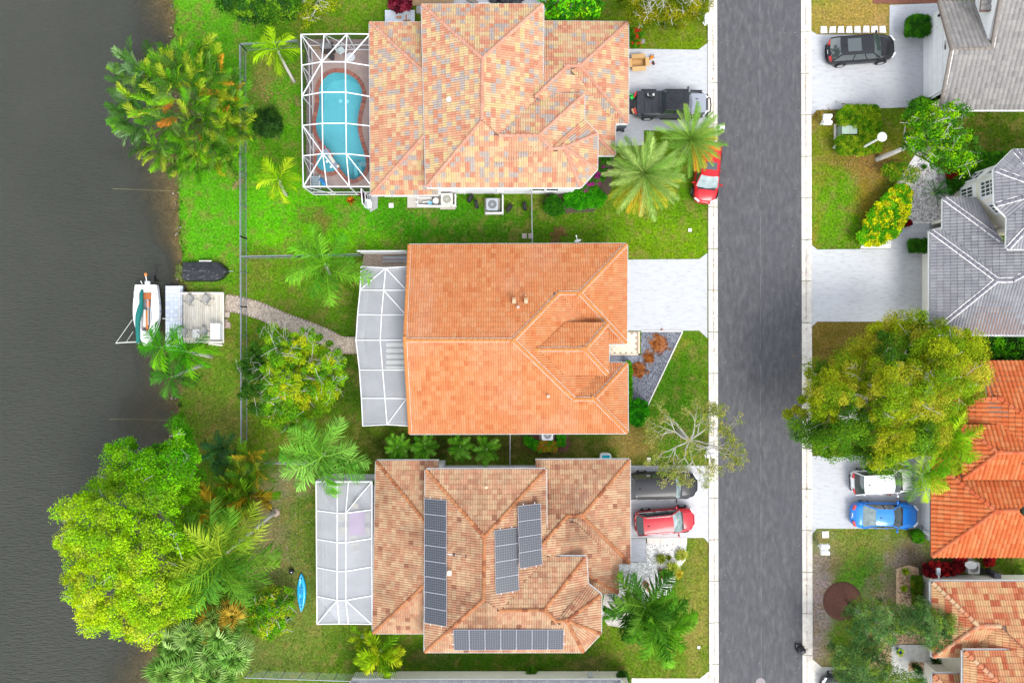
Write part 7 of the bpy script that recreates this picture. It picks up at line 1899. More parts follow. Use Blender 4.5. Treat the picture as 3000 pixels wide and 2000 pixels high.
# diamond-laid entry tiles in front of house 2
et = bpy.data.objects.new("entry_paving", None); COL.objects.link(et); et["kind"] = "structure"; et.location = W(1830, 1000)
x0, x1, y0, y1 = W(1760, 0).x, W(1874, 0).x, W(0, 1040).y, W(0, 971).y
mb = MB(); mb.box(((x0 + x1) / 2, (y0 + y1) / 2, .02), (x1 - x0, y1 - y0, .06), 0, (.36, .28, .2)); mb.build("paving_bed", M['plain'], et)
tp = .30; k = 0
dm = MB(); dm.box((0, 0, 0), (tp - .012, tp - .012, .03), R(45)); dme = dm.mesh("paving_tile", M['plain'])
ro = root_off(et)
for i in range(-12, 14):
 for j in range(-12, 14):
  x = (x0 + x1) / 2 + (i - j) * tp * .7071; y = (y0 + y1) / 2 + (i + j) * tp * .7071
  if x0 + .2 < x < x1 - .2 and y0 + .2 < y < y1 - .2: inst("paving_tile", dme, et, Matrix.Translation((x - ro.x, y - ro.y, .06)), rndc((.76, .66, .50), .07))
mb = MB()
for a, b in (((x1 - .06, y0), (x1 - .06, y1)), ((x0, y0 + .06), (x1, y0 + .06))): mb.bar((*a, .06), (*b, .06), .12, .05, (.66, .54, .40))
mb.build("border", M['plain'], et)
eb = MB()
for a, b in (((1999, 971), (1893, 1196)), ((1878, 970), (1999, 970))): eb.bar(W(*a) + Vector((0, 0, .05)), W(*b) + Vector((0, 0, .05)), .08, .1, (.72, .68, .62))
tag(eb.build("stone_edging", M['plain']), "pale stone edging round the triangular grey gravel bed", "edging")
# ------------------------------------------------------------------ vegetation
def leaf_cloud(centers, radii, n_each, size, colors, jit=.25, squash=.75, seed=0, top_bias=.35, aspect=.55, up=.55, weep=0.0):
 """many small leaves spread over and through clumps; colors: one base colour per clump"""
 rg = np.random.default_rng(seed)
 C = np.repeat(np.array(centers, float), n_each, axis=0); Rr = np.repeat(np.array(radii, float), n_each)
 K = np.repeat(np.array(colors, float), n_each, axis=0); n = len(C)
 d = rg.normal(size=(n, 3)); d /= np.linalg.norm(d, axis=1)[:, None]
 d[:, 2] = np.where(rg.random(n) < top_bias * 2, np.abs(d[:, 2]), d[:, 2])
 rad = Rr * (1 - .55 * rg.random(n) ** 2.2) * (1 + .18 * rg.normal(size=n))
 P = C + d * rad[:, None] * np.array((1, 1, squash))
 if weep: P[:, 2] -= weep * (np.hypot(d[:, 0], d[:, 1]) ** 2) * Rr
 nrm = d * .45 + np.array((0, 0, up)) + rg.normal(size=(n, 3)) * .42
 nrm /= np.linalg.norm(nrm, axis=1)[:, None]
 t = np.cross(nrm, rg.normal(size=(n, 3))); t /= np.linalg.norm(t, axis=1)[:, None] + 1e-9
 b = np.cross(nrm, t); s = size * rg.uniform(.6, 1.35, n)
 V = np.zeros((n, 4, 3))
 V[:, 0] = P - t * s[:, None]; V[:, 1] = P + b * (s * aspect)[:, None]; V[:, 2] = P + t * s[:, None]; V[:, 3] = P - b * (s * aspect)[:, None]
 V[:, 1] += nrm * (s * .12)[:, None]; V[:, 3] += nrm * (s * .12)[:, None]
 F = np.arange(n * 4).reshape(-1, 4)
 k = rg.uniform(1 - jit, 1 + jit, n)
 cc = K * k[:, None]; cc[:, 0] *= rg.uniform(.86, 1.14, n)
 return V.reshape(-1, 3), F, np.clip(cc, 0, 1)

def poisson(poly, r, tries=2500, seed=0, inset=0):
 rd = random.Random(seed); xs = [p[0] for p in poly]; ys = [p[1] for p in poly]; out = []
 for _ in range(tries):
  x, y = rd.uniform(min(xs), max(xs)), rd.uniform(min(ys), max(ys))
  if not pip(x, y, poly): continue
  if inset and edged(x, y, poly) < inset: continue
  if all((x - a) ** 2 + (y - b) ** 2 > r * r for a, b in out): out.append((x, y))
 return out

def lc(r, g, b, k=.80): return tuple(v * k for v in lin(r, g, b))

def tree(name, label, cat, poly, base, zlow, zhigh, clump, cols, leaf=.11, dens=55, seed=1, bark='bark', trunk=.18, limbs=9, group=None, gapf=0.0, top='dome', twigs=0, squash=.75, colf=None, aspect=.55, jit=.25, limb_r=.05, weep=0, rvar=.35, sp=.78, lump=0, ls=60.):
 """poly: crown outline in photo pixels as it shows; clumps fill it as a dome between zlow (rim) and zhigh (middle)"""
 rd = random.Random(seed)
 pr = clump * S * 1.05
 pts = poisson(poly, pr * sp, 3000, seed)
 dm = max(edged(x, y, poly) for x, y in pts) if pts else 1
 C, Rr, K = [], [], []
 for x, y in pts:
  if rd.random() < gapf: continue
  e = edged(x, y, poly) / max(dm, 1e-6)
  z = zlow + (zhigh - zlow) * (math.sqrt(max(0, 1 - (1 - min(1, e)) ** 2)) if top == 'dome' else min(1, e * 3) * 1.0) + rd.uniform(-.4, .4) * (zhigh - zlow) * (.25 if top == 'dome' else .08)
  r = clump * rd.uniform(1 - rvar, 1 + rvar)
  if lump:
   h_ = float(vnoise(np.array([x / ls]), np.array([y / ls]), seed)[0]); z += lump * (min(.62, h_) - .5) * 2.4
   if h_ < .22: r *= .7
  C.append(tuple(W(x, y, z))); Rr.append(r)
  c = colf(x, y, rd) if colf else rd.choice(cols)
  kk = rd.uniform(.78, 1.2); K.append(tuple(v * kk for v in c))
 b = W(*base)
 t = thing(name, label, cat, b, group=group)
 n_each = int(dens * (clump / .5) ** 2 * (.11 / leaf) ** 2)
 V, F, cc = leaf_cloud(C, Rr, max(6, n_each), leaf, K, seed=seed, squash=squash, aspect=aspect, jit=jit, weep=weep)
 V -= np.array(b)
 me = fastmesh("crown", V, F, cc, M['leaf'])
 o = bpy.data.objects.new("crown", me); COL.objects.link(o); o.parent = t; o["kind"] = "stuff"
 if trunk:
  cen = np.mean(np.array(C), axis=0)
  top_ = Vector((b.x + (cen[0] - b.x) * .35, b.y + (cen[1] - b.y) * .35, zlow * .75 + .3))
  mid = b.lerp(top_, .5) + Vector((rd.uniform(-.1, .1), rd.uniform(-.1, .1), 0))
  mb = MB(); mb.tube([b - Vector((0, 0, .15)), b + Vector((0, 0, .1)), mid, top_], [trunk * 1.6, trunk * 1.15, trunk * .95, trunk * .8], 10); mb.build("trunk", M[bark], t, smooth=True)
  far = sorted(range(len(C)), key=lambda i: rd.random())[:limbs]
  for i in far:
   e = Vector(C[i]) + Vector((0, 0, Rr[i] * rd.uniform(-.2, .5))); m = top_.lerp(e, .5) + Vector((rd.uniform(-.3, .3), rd.uniform(-.3, .3), rd.uniform(-.1, .35)))
   mb = MB(); mb.tube([top_, m, e], [trunk * .6, limb_r * 1.2, limb_r * .4], 6); mb.build("limb", M[bark], t, smooth=True)
 if twigs:
  tw = MB()
  for i in range(twigs):
   j = rd.randrange(len(C)); c = Vector(C[j]); a = rd.random() * 6.3; L = rd.uniform(.5, 1.3)
   d = Vector((math.cos(a), math.sin(a), rd.uniform(-.1, .4))); s_ = c + Vector((0, 0, Rr[j] * .6))
   p = [s_ - d * L * .5, s_ + Vector((rd.uniform(-.1, .1), rd.uniform(-.1, .1), .05)), s_ + d * L * .5]
   tw.tube(p, [.018, .014, .006], 4, (1, 1, 1))
   q = p[1]; d2 = Vector((math.cos(a + .7), math.sin(a + .7), .2)); tw.tube([q, q + d2 * L * .4], [.010, .005], 4)
  tw.build("twigs", M['palebark'], t, kind="stuff")
 return t

# ---- palm leaves
def frond_mesh(L, n=24, leaf=.55, droop=.5, rise=.35, vee=.5, wid=.045, curl=0.0, hang=.35, seed=0, sweep=.55, rach=.022, tipcol=None, stem=.12, ragged=.1, jit=.05):
 rd = random.Random(seed); mb = MB()
 def sp(t): return Vector((L * (t - .12 * droop * t * t), curl * L * t * t, L * (rise * t - droop * t * t * .9)))
 path = [sp(t) for t in np.linspace(0, 1, 8)]
 mb.tube(path, [rach * (1.25 - t * .9) for t in np.linspace(0, 1, 8)], 4, (1.25, 1.2, .95))
 for i in range(n):
  t = stem + (1 - stem) * (i + .5) / n
  p = sp(t); d = (sp(min(1, t + .02)) - sp(t - .02)).normalized()
  side = d.cross(Vector((0, 0, 1))).normalized(); up = side.cross(d)
  ll = leaf * (.45 + .55 * math.sin(math.pi * min(1, .12 + t * .92)) ** .7) * (1 if t < .85 else 1 - (t - .85) * 2.2)
  for sg in (-1, 1):
   l2 = ll * rd.uniform(1 - ragged, 1 + ragged)
   dir_ = (side * sg * math.cos(sweep) + d * (math.sin(sweep) + .35 * t + rd.uniform(-jit, jit) * 1.6) + up * vee * rd.uniform(.6, 1.3)).normalized()
   w_ = d * wid * .5 + up * wid * .25
   a, tip = p, p + dir_ * l2 - Vector((0, 0, hang * l2))
   m_ = p + dir_ * l2 * .55 - Vector((0, 0, hang * l2 * .15))
   k = rd.uniform(.62, 1.38); c = (k, k, k)
   if tipcol: c = tuple(k * (1 + (q - 1) * t) for q in tipcol)
   mb.add([a - w_ * .6, a + w_ * .6, m_ + w_, m_ - w_, tip], [(0, 1, 2, 3), (3, 2, 4)], c)
 return mb
def fan_mesh(rad, n=18, arc=4.6, fold=.25, droop=.25, seed=0, stem=.5):
 rd = random.Random(seed); mb = MB()
 mb.tube([(0, 0, 0), (stem, 0, stem * .35)], [.02, .014], 4, (1.1, 1.1, .9)); o = Vector((stem, 0, stem * .35))
 for i in range(n):
  a = -arc / 2 + arc * (i + .5) / n; w_ = arc / n * .46
  r = rad * rd.uniform(.85, 1.1) * (1 - .25 * abs(a / arc))
  f = lambda ang, rr, dz: o + Vector((math.cos(ang) * rr, math.sin(ang) * rr, dz))
  zf = rd.uniform(.0, fold) * .3; k = rd.uniform(.8, 1.2)
  p = [o, f(a - w_, r * .6, .02), f(a, r * .62, zf + .05), f(a + w_, r * .6, .02), f(a, r, -droop * r * rd.uniform(.5, 1.4))]
  mb.add(p, [(0, 1, 2), (0, 2, 3), (1, 4, 2), (2, 4, 3)], (k, k, k))
 return mb
FR = {}
FR['soft'] = [frond_mesh(1.0, 24, .36, .45, .40, .15, .030, c, .45, i, .55).mesh("frond", M['frond']) for i, c in enumerate((-.12, 0, .1, .2, -.2))]
FR['coco'] = [frond_mesh(1.0, 27, .33, .42, .42, .1, .025, c, .55, i + 10, .5, rach=.010, ragged=.3, jit=.22).mesh("frond", M['frond']) for i, c in enumerate((-.15, 0, .12, .22, -.25))]
FR['wide'] = [frond_mesh(1.0, 26, .33, .45, .45, .1, .042, c, .55, i + 70, .55, rach=.012, ragged=.3, jit=.2).mesh('frond', M['frond']) for i, c in enumerate((-.15, 0, .15, .25))]
FR['bush'] = [frond_mesh(1.0, 19, .34, .75, .80, .50, .036, c, .25, i + 20, .75, rach=.012, ragged=.2, jit=.12, tipcol=(1.15, 1.08, .9)).mesh("frond", M['frond']) for i, c in enumerate((-.25, -.1, 0, .15, .28, .35))]
FR['date'] = [frond_mesh(1.0, 46, .21, .34, .34, .55, .014, c, .10, i + 30, .95, rach=.012, stem=.08, ragged=.25, jit=.1).mesh("frond", M['frond']) for i, c in enumerate((-.06, 0, .06))]
FR['xmas'] = [frond_mesh(1.0, 22, .44, .70, .50, .40, .032, c, .55, i + 40, .85, rach=.02, ragged=.25, jit=.2, tipcol=(1.3, 1.1, .9)).mesh("frond", M['frond']) for i, c in enumerate((-.12, 0, .12, .2))]
FR['fan'] = [fan_mesh(.62, 20, 4.6, .3, .3, i, .55).mesh("fan_leaf", M['frond']) for i in range(4)]
FR['banana'] = [frond_mesh(1.0, 15, .32, .55, .55, .1, .075, c, .4, i + 60, .6, rach=.018, ragged=.3, jit=.2).mesh("frond", M['frond']) for i, c in enumerate((-.1, .1))]

def put_frond(t, kind, p, az, el, L, col, roll=0, rd=random):
 me = rd.choice(FR[kind]); ro = root_off(t)
 X = Matrix.Translation(Vector(p) - ro) @ Matrix.Rotation(az, 4, 'Z') @ Matrix.Rotation(-el, 4, 'Y') @ Matrix.Rotation(roll, 4, 'X') @ Matrix.Diagonal((L, L, L, 1))
 return inst("fan_leaf" if kind == 'fan' else "frond", me, t, X, col)

def palm(label, crown, zc, base, L, n, kind, cols, seed=0, trunk=.11, el=(-.15, .9), group=None, name="palm_tree", bark='palebark', bend=.3, angles=None, dead=0, curved=None):
 rd = random.Random(seed)
 b = W(*base); c = W(crown[0], crown[1], zc)
 t = thing(name, label, "palm", b, group=group)
 if trunk:
  pth_ = []
  for q in np.linspace(0, 1, 7):
   p = b.lerp(c, q ** (1 + bend * .5)); p.z = zc * q; p.z -= 0; pth_.append(p)
  pth_[0].z = -.15
  mb = MB(); mb.tube(pth_, [trunk * 1.5] + [trunk * (1.05 - .25 * q) for q in np.linspace(0, 1, 6)], 9); mb.build("trunk", M[bark], t, smooth=True)
 for i in range(n):
  a = angles[i] if angles else i * 2.399963 + rd.uniform(-.15, .15)
  u = (i + .5) / n
  e = el[0] + (el[1] - el[0]) * u ** 1.3 + rd.uniform(-.1, .1)
  c_ = rndc(rd.choice(cols), .14); l_ = L * (1 - .22 * u) * rd.uniform(.88, 1.08)
  if i < dead: c_ = lc(170, 120, 40); e -= .3
  put_frond(t, kind, c + Vector((0, 0, u * .15)), a, e, l_, c_, rd.uniform(-.3, .3), rd)
 mb = MB(); mb.tube([c - Vector((0, 0, .25)), c + Vector((0, 0, .12)), c + Vector((0, 0, .35))], [trunk * .9 + .03, .07, .015], 7, (.5, .7, .3)); mb.build("crown_shaft", M['frond'], t)
 return t
G1, G2, G3 = lc(98, 150, 30), lc(60, 118, 20), lc(140, 180, 30)
YG = [lc(150, 200, 20), lc(180, 215, 40), lc(120, 180, 20)]
DG = [lc(60, 120, 20), lc(90, 150, 30), lc(110, 165, 40)]
# the big clump at the water's edge
rd = random.Random(3)
CP = [(345, 190), (372, 158), (430, 150), (500, 150), (560, 140), (620, 125), (665, 190), (700, 240), (735, 340), (735, 420), (708, 470), (650, 520), (560, 515), (500, 500), (440, 465), (410, 430), (345, 375), (360, 300), (335, 262)]
ct = thing("palm_clump", "huge dense clump of yellow-green cane palms leaning over the water at upper left", "palm", W(590, 330))
pts = poisson(CP, 21, 5000, 5, inset=22)
cx0, cy0 = 545, 325
for i, (x, y) in enumerate(pts[:115]):
 d = math.hypot(x - cx0, y - cy0) / 190; zc = 6.2 - 2.6 * d * d + rd.uniform(-.5, .5)
 c = W(x, y, zc); bz = W(545 + (x - 545) * .35 + 40, 330 + (y - 330) * .35)
 if i < 45:
  mb = MB(); mb.tube([bz, bz.lerp(c, .5) + Vector((0, 0, zc * .2)), c], [.07, .055, .04], 6, (.7, .75, .4)); mb.build("cane", M['bark'], ct)
 out = math.atan2(-(y - cy0), x - cx0)
 for k in range(3 if d < .6 else 4):
  a = out + rd.gauss(0, 1.3); r_ = rd.random()
  col = rd.choice([lc(86, 160, 20), lc(125, 190, 25), lc(60, 115, 22), lc(160, 185, 45), lc(50, 95, 30), lc(105, 150, 60)])
  if x > 630 and r_ < .20: col = rd.choice([lc(190, 170, 40), lc(205, 150, 45), lc(150, 165, 30)])
  elif r_ > .985: col = lc(190, 120, 40)
  elif x < 440 and r_ < .6: col = rd.choice([lc(105, 145, 95), lc(70, 120, 45), lc(130, 170, 110)])
  put_frond(ct, 'bush', c, a, rd.uniform(-.1, .65), rd.uniform(1.15, 1.85), rndc(col, .15), rd.uniform(-.5, .5), rd)
# palms of the top garden
palm("small yellow-green palm near the fence's top corner, above its twin", (812, 148), 2.6, (862, 240), 1.9, 11, 'xmas', YG, 1, el=(-.05, .75), group="small yellow-green palms beside the pool cage")
palm("small yellow-green palm in the bright lawn left of the cage's lower end", (817, 527), 2.6, (842, 582) if False else (838, 572), 1.85, 11, 'xmas', YG, 2, el=(-.05, .75), group="small yellow-green palms beside the pool cage")
# middle garden
palm("airy green palm reaching over the milky cage's top left corner", (955, 775), 4.0, (965, 800), 3.1, 13, 'coco', [lc(100, 170, 30), lc(120, 185, 45), lc(75, 145, 30)], 3, el=(-.2, .8))
palm("airy green palm spreading over the brown-roofed house's cage corner", (945, 1335), 4.4, (950, 1330), 3.4, 15, 'coco', [lc(125, 190, 60), lc(140, 200, 80), lc(95, 165, 45)], 4, el=(-.2, .8))
# dock palms
palm("feathery palm nearest the sailboat's bow", (478, 1018), 4.4, (620, 1044), 1.95, 11, 'xmas', [lc(70, 160, 10), lc(110, 190, 20), lc(50, 125, 20)], 5, el=(-.25, .8))
palm("feathery palm overhanging the wooden deck's lower edge", (552, 1030), 4.2, (617, 1044), 2.0, 11, 'xmas', [lc(70, 160, 10), lc(110, 190, 20), lc(50, 125, 20)], 6, el=(-.25, .8))
palm("darker feathery palm lowest of the three beside the dock", (508, 1103), 3.9, (592, 1070), 1.9, 12, 'xmas', [lc(60, 135, 30), lc(80, 150, 50), lc(45, 110, 30)], 7, el=(-.25, .8))
# coconut palm
palm("coconut palm with curved pale trunk and long arching leaves over the lime tree", (655, 1625), 6.0, (806, 1498), 4.1, 22, 'coco', [lc(135, 185, 45), lc(100, 155, 40), lc(165, 190, 50), lc(80, 140, 40)], 8, trunk=.14, el=(-.35, .75), bend=.2)
mb = MB(); p = W(808, 1500); mb.lathe(p - Vector((0, 0, .05)), [(.34, 0), (.3, .12), (.16, .22)], 12, (.4, .3, .25)); tag(mb.build("root_ball", M['soil']), "dark root mound at the foot of the leaning coconut palm", "roots")
# broad-leaved palms and fan palms at lower left
def frond_clump(label, cen, zc, spread, n, kind, L, cols, seed, el=(-.1, .8), name="palm_clump", spot=None):
 rd = random.Random(seed); t = thing(name, label, "palm", W(*cen))
 heads = spot or [(cen[0] + rd.uniform(-spread, spread), cen[1] + rd.uniform(-spread, spread)) for _ in range(4)]
 for j, (hx, hy) in enumerate(heads):
  zz = zc * rd.uniform(.8, 1.1); c = W(hx, hy, zz); b = W(cen[0] + (hx - cen[0]) * .3, cen[1] + (hy - cen[1]) * .3)
  mb = MB(); mb.tube([b, c], [.09, .06], 7); mb.build("trunk", M['bark'], t)
  k = n // len(heads)
  for i in range(k):
   a = i * 2.4 + rd.uniform(-.3, .3) + j; u = (i + .5) / k
   put_frond(t, kind, c, a, el[0] + (el[1] - el[0]) * u + rd.uniform(-.1, .1), L * rd.uniform(.8, 1.1), rndc(rd.choice(cols), .18), rd.uniform(-.4, .4), rd)
 return t
frond_clump("dark blue-green palm between the fence end and the lime-green tree", (665, 1340), 3.0, 20, 36, 'bush', 1.5, [lc(40, 90, 50), lc(35, 80, 45), lc(55, 105, 45)], 11, spot=[(640, 1330), (668, 1358), (655, 1310)])
frond_clump("bushy palm with orange outer leaves below the fence end", (745, 1350), 3.0, 25, 44, 'bush', 1.6, [lc(80, 140, 25), lc(60, 115, 25), lc(185, 160, 40), lc(120, 150, 30), lc(90, 140, 25)], 12, spot=[(735, 1335), (760, 1375), (725, 1400), (690, 1420)])
frond_clump("broad-leaved palm with yellowing leaves above the coconut palm", (740, 1455), 3.2, 20, 26, 'banana', 2.2, [lc(110, 165, 25), lc(90, 150, 20), lc(195, 165, 35)], 13, spot=[(730, 1450), (650, 1480)])
frond_clump("pale green clump of fan palms at the lake edge, bottom left", (590, 1890), 2.8, 60, 96, 'fan', 1.55, [lc(160, 200, 95), lc(175, 210, 120), lc(125, 175, 75), lc(110, 160, 60)], 14, spot=[(520, 1880), (575, 1840), (625, 1900), (560, 1950), (660, 1850), (500, 1950), (640, 1965), (690, 1900)], el=(.1, 1.2))
frond_clump("small fan palms with straw-coloured leaves under the coconut palm", (670, 1800), 2.6, 30, 30, 'fan', 1.3, [lc(150, 180, 80), lc(200, 170, 60), lc(110, 150, 60)], 15, spot=[(640, 1800), (690, 1790), (610, 1830)], el=(.1, 1.2))
palm("thick yellow palm with drooping leaves at the bottom edge below the brown roof", (1113, 1912), 2.4, (1118, 1905), 2.0, 15, 'banana', [lc(150, 190, 20), lc(190, 205, 30), lc(110, 165, 20)], 16, el=(-.1, .8), trunk=.1)
palm("small yellowing palm at the cage's lower right, by the brown roof corner", (1060, 1862), 1.6, (1064, 1866), 1.2, 8, 'banana', [lc(160, 190, 20), lc(120, 170, 20)], 17, el=(-.05, .8), trunk=.07)
# four small palms between the houses
for i, (x, y, lb) in enumerate(((1165, 1308, "leftmost of the four small palms between the orange and brown roofs"), (1246, 1310, "second small palm from the left between the orange and brown roofs"), (1348, 1308, "third small palm from the left between the orange and brown roofs"), (1426, 1316, "rightmost, thinnest of the four small palms between the orange and brown roofs"))):
 palm(lb, (x, y), 1.6, (x, y + 2), 1.15 if i < 3 else 1.25, 20 if i < 3 else 13, 'coco', [lc(120, 190, 45), lc(140, 205, 70), lc(85, 160, 30)], 20 + i, trunk=.06, el=(-.05, .95), group="small palms between the two houses")
# date palms at the kerb
palm("large round date palm with yellow lower fronds between the houses and the red car", (1885, 511), 3.6, (1885, 540), 3.25, 46, 'date', [lc(160, 195, 100), lc(135, 180, 75), lc(180, 208, 115)], 30, trunk=.28, el=(-.25, .95), bark='bark')
palm("smaller date palm overhanging the pickup and the red car", (2023, 411), 3.6, (2010, 440), 2.75, 44, 'date', [lc(145, 190, 80), lc(165, 200, 90), lc(125, 175, 65)], 31, trunk=.25, el=(-.25, .95), bark='bark')
t_ = [o for o in COL.objects if o.get("category") == "palm"][-2:]
for t in t_:       # yellowed lowest skirt on the south side
 c = W(1885, 511, 3.4) if t.name.endswith(t_[0].name[-3:]) else W(2023, 411, 3.4)
 for k in range(13):
  put_frond(t, 'date', c, R(-150 + k * 12 + random.uniform(-4, 4)) if t is t_[0] else R(-75 + k * 9), -.42 + random.uniform(-.1, .1), (3.2 if t is t_[0] else 2.6) * random.uniform(.85, 1), rndc(random.choice([lc(225, 195, 50), lc(235, 175, 60), lc(190, 190, 50)]), .1))
# front palms of house 3
palm("green palm with leaning trunk beside the terracotta pot in front of the brown-roofed house", (1888, 1775), 3.8, (1868, 1712), 3.1, 14, 'wide', [lc(85, 145, 30), lc(65, 120, 30), lc(115, 165, 50)], 40, trunk=.15, el=(-.15, .8))
palm("bright green palm with a folded young leaf, lower one in front of the brown-roofed house", (1922, 1828), 3.4, (1915, 1820), 3.0, 15, 'wide', [lc(100, 165, 25), lc(130, 195, 50), lc(75, 135, 30)], 41, trunk=.12, el=(-.1, .9))
palm("dark low palm hugging the brown-roofed house's front corner", (1835, 1790), 2.4, (1838, 1790), 2.1, 12, 'wide', [lc(60, 120, 15), lc(80, 145, 20)], 42, trunk=.08, el=(-.1, .8))
# right side palms by the white car
palm("yellow-green palm over the white car's bonnet", (2690, 1392), 4.0, (2712, 1372) if False else (2700, 1380), 2.2, 14, 'coco', [lc(160, 210, 20), lc(190, 225, 50), lc(120, 180, 20)], 50, trunk=.1, el=(-.1, .85))
palm("green palm against the deep orange roof at the big tree's lower right", (2765, 1290), 4.4, (2740, 1280), 2.7, 17, 'coco', [lc(120, 190, 20), lc(100, 170, 20), lc(170, 205, 30)], 51, trunk=.12, el=(-.1, .85))
palm("dark green sago palm in the pale gravel beside the grey-tiled house", (2738, 565), .9, (2740, 568), 1.25, 22, 'date', [lc(50, 110, 40), lc(60, 125, 50), lc(90, 150, 60)], 52, trunk=.12, el=(0, .9), name="sago_palm")

# ---- broadleaf trees
def c_lime(x, y, rd):
 k = max(0, min(1, (y - 1280) / 600 + (420 - x) / 900))  # yellow light on the lower-left side is painted into the leaf colours
 a = rd.choice([lc(95, 180, 10), lc(75, 155, 12), lc(120, 195, 20)]); b = rd.choice([lc(185, 215, 20), lc(160, 205, 30), lc(200, 215, 50)])
 return tuple(p * (1 - k) + q * k for p, q in zip(a, b))
T1 = [(515, 1215), (535, 1250), (560, 1290), (575, 1310), (585, 1360), (580, 1430), (560, 1470), (600, 1560), (600, 1700), (590, 1790), (520, 1800), (480, 1830), (440, 1885), (400, 1870), (330, 1850), (270, 1850), (215, 1790), (195, 1730), (205, 1660), (190, 1600), (170, 1590), (205, 1530), (165, 1500), (230, 1440), (300, 1400), (330, 1360), (310, 1310), (370, 1285), (410, 1290), (450, 1320), (495, 1290)]
tree("broadleaf_tree", "very large lime-green tree spreading over the water at lower left", "tree", T1, (575, 1560), 3.0, 8.2, .50, [], leaf=.072, dens=125, seed=4, trunk=.32, limbs=26, colf=c_lime, limb_r=.05, twigs=26, jit=.4, gapf=.04, sp=.92, rvar=.5, lump=1.3, ls=42.)
def c_mid(x, y, rd):
 r = rd.random()
 if x < 770: return rd.choice([lc(50, 95, 25), lc(65, 115, 30)])
 if r < .42 and math.hypot(x - 900, y - 1090) < 105: return rd.choice([lc(170, 195, 25), lc(190, 200, 25), lc(140, 185, 25)])
 return rd.choice([lc(120, 180, 25), lc(150, 195, 30), lc(85, 145, 25)])
T2 = [(745, 970), (800, 955), (850, 975), (900, 955), (950, 990), (1000, 1030), (1015, 1090), (990, 1150), (960, 1200), (900, 1225), (860, 1260), (790, 1250), (745, 1200), (700, 1165), (720, 1120), (690, 1080), (735, 1030)]
t2 = tree("broadleaf_tree", "loose round tree with bright yellow leaves and bare pale twigs in the middle garden", "tree", T2, (868, 1085), 2.0, 5.2, .31, [], leaf=.07, dens=150, seed=6, trunk=.16, limbs=26, bark='palebark', gapf=.40, colf=c_mid, limb_r=.03, twigs=50, jit=.3, lump=.9, ls=36.)
def branches(t, base, zt, R_, n, depth, seed, m='palebark', r0=.1, flat=.35, spread=1.0, name="branches", leafcol=None, lsize=.05, nleaf=0):
 """bare recursive branching, joined twig work"""
 rd = random.Random(seed); mb = MB(); tips = []
 c0 = Vector(base)
 def grow(p, d, L, r, k):
  q = p + d * L * .5 + Vector((rd.uniform(-.08, .08), rd.uniform(-.08, .08), rd.uniform(-.03, .08))) * L
  e = q + (d + Vector((rd.uniform(-.3, .3), rd.uniform(-.3, .3), rd.uniform(-.1, .2)))).normalized() * L * .5
  mb.tube([p, q, e], [r, r * .82, r * .62], 5 if r > .02 else 3, (1, 1, 1)); tips.append(e)
  if k <= 0: return
  for _ in range(rd.choice([2, 3, 3])):
   a = rd.uniform(-.9, .9) * spread; c, s = math.cos(a), math.sin(a)
   d2 = Vector((d.x * c - d.y * s, d.x * s + d.y * c, rd.uniform(-.1, flat))).normalized()
   grow(e if rd.random() < .7 else q, d2, L * rd.uniform(.55, .8), r * .58, k - 1)
 for i in range(n):
  a = i * 6.283 / n + rd.uniform(-.3, .3); grow(c0, Vector((math.cos(a), math.sin(a), rd.uniform(.15, .5))).normalized(), R_ * rd.uniform(.32, .45), r0, depth)
 mb.build(name, M[m], t, kind="stuff")
 if nleaf:
  C = [tuple(p) for p in tips]; K = [rd.choice(leafcol) for _ in C]
  V, F, cc = leaf_cloud(C, [.20] * len(C), nleaf, lsize, K, seed=seed); V -= np.array(root_off(t))
  o = bpy.data.objects.new("leaves", fastmesh("leaves", V, F, cc, M['leaf'])); COL.objects.link(o); o.parent = t; o["kind"] = "stuff"
branches(t2, W(871, 1083, 3.8), 0, 3.7, 8, 3, 61, r0=.035)
t4 = thing("bare_tree", "nearly leafless pale tree standing at the kerb over the road edge", "tree", W(1985, 1262))
c4 = W(2020, 1290, 3.6)
mb = MB(); b = W(1985, 1262); mb.tube([b - Vector((0, 0, .1)), b.lerp(c4, .5), c4], [.24, .15, .11], 9); mb.build("trunk", M['greybark'], t4, smooth=True)
branches(t4, c4, 0, 3.3, 9, 4, 71, m='greybark', r0=.065, spread=.95, leafcol=[lc(150, 165, 60), lc(120, 140, 50), lc(175, 170, 90)], lsize=.05, nleaf=13)
branches(t4, W(2085, 1305, 4.2), 0, 2.2, 6, 3, 72, m='greybark', r0=.035, spread=1.0, leafcol=[lc(140, 155, 55), lc(110, 135, 45), lc(175, 170, 60)], lsize=.05, nleaf=13, name="branches")
def c_oak(x, y, rd):
 h = float(vnoise(np.array([x / 55.]), np.array([y / 55.]), 77)[0]); r = rd.random()
 if y > 1230 and x < 2560 or h < .35: return rd.choice([lc(80, 130, 20), lc(105, 150, 25), lc(65, 110, 22)])
 return rd.choice([lc(165, 180, 25), lc(140, 165, 20), lc(185, 185, 45), lc(120, 155, 20)])
T3 = [(2550, 945), (2610, 935), (2650, 930), (2700, 925), (2740, 950), (2800, 960), (2850, 985), (2880, 1030), (2905, 1090), (2880, 1140), (2850, 1200), (2800, 1230), (2770, 1290), (2720, 1330), (2660, 1340), (2610, 1380), (2550, 1375), (2530, 1340), (2480, 1330), (2430, 1340), (2370, 1300), (2330, 1280), (2300, 1215), (2340, 1170), (2370, 1150), (2365, 1100), (2380, 1060), (2440, 1060), (2490, 1030), (2530, 1000)]
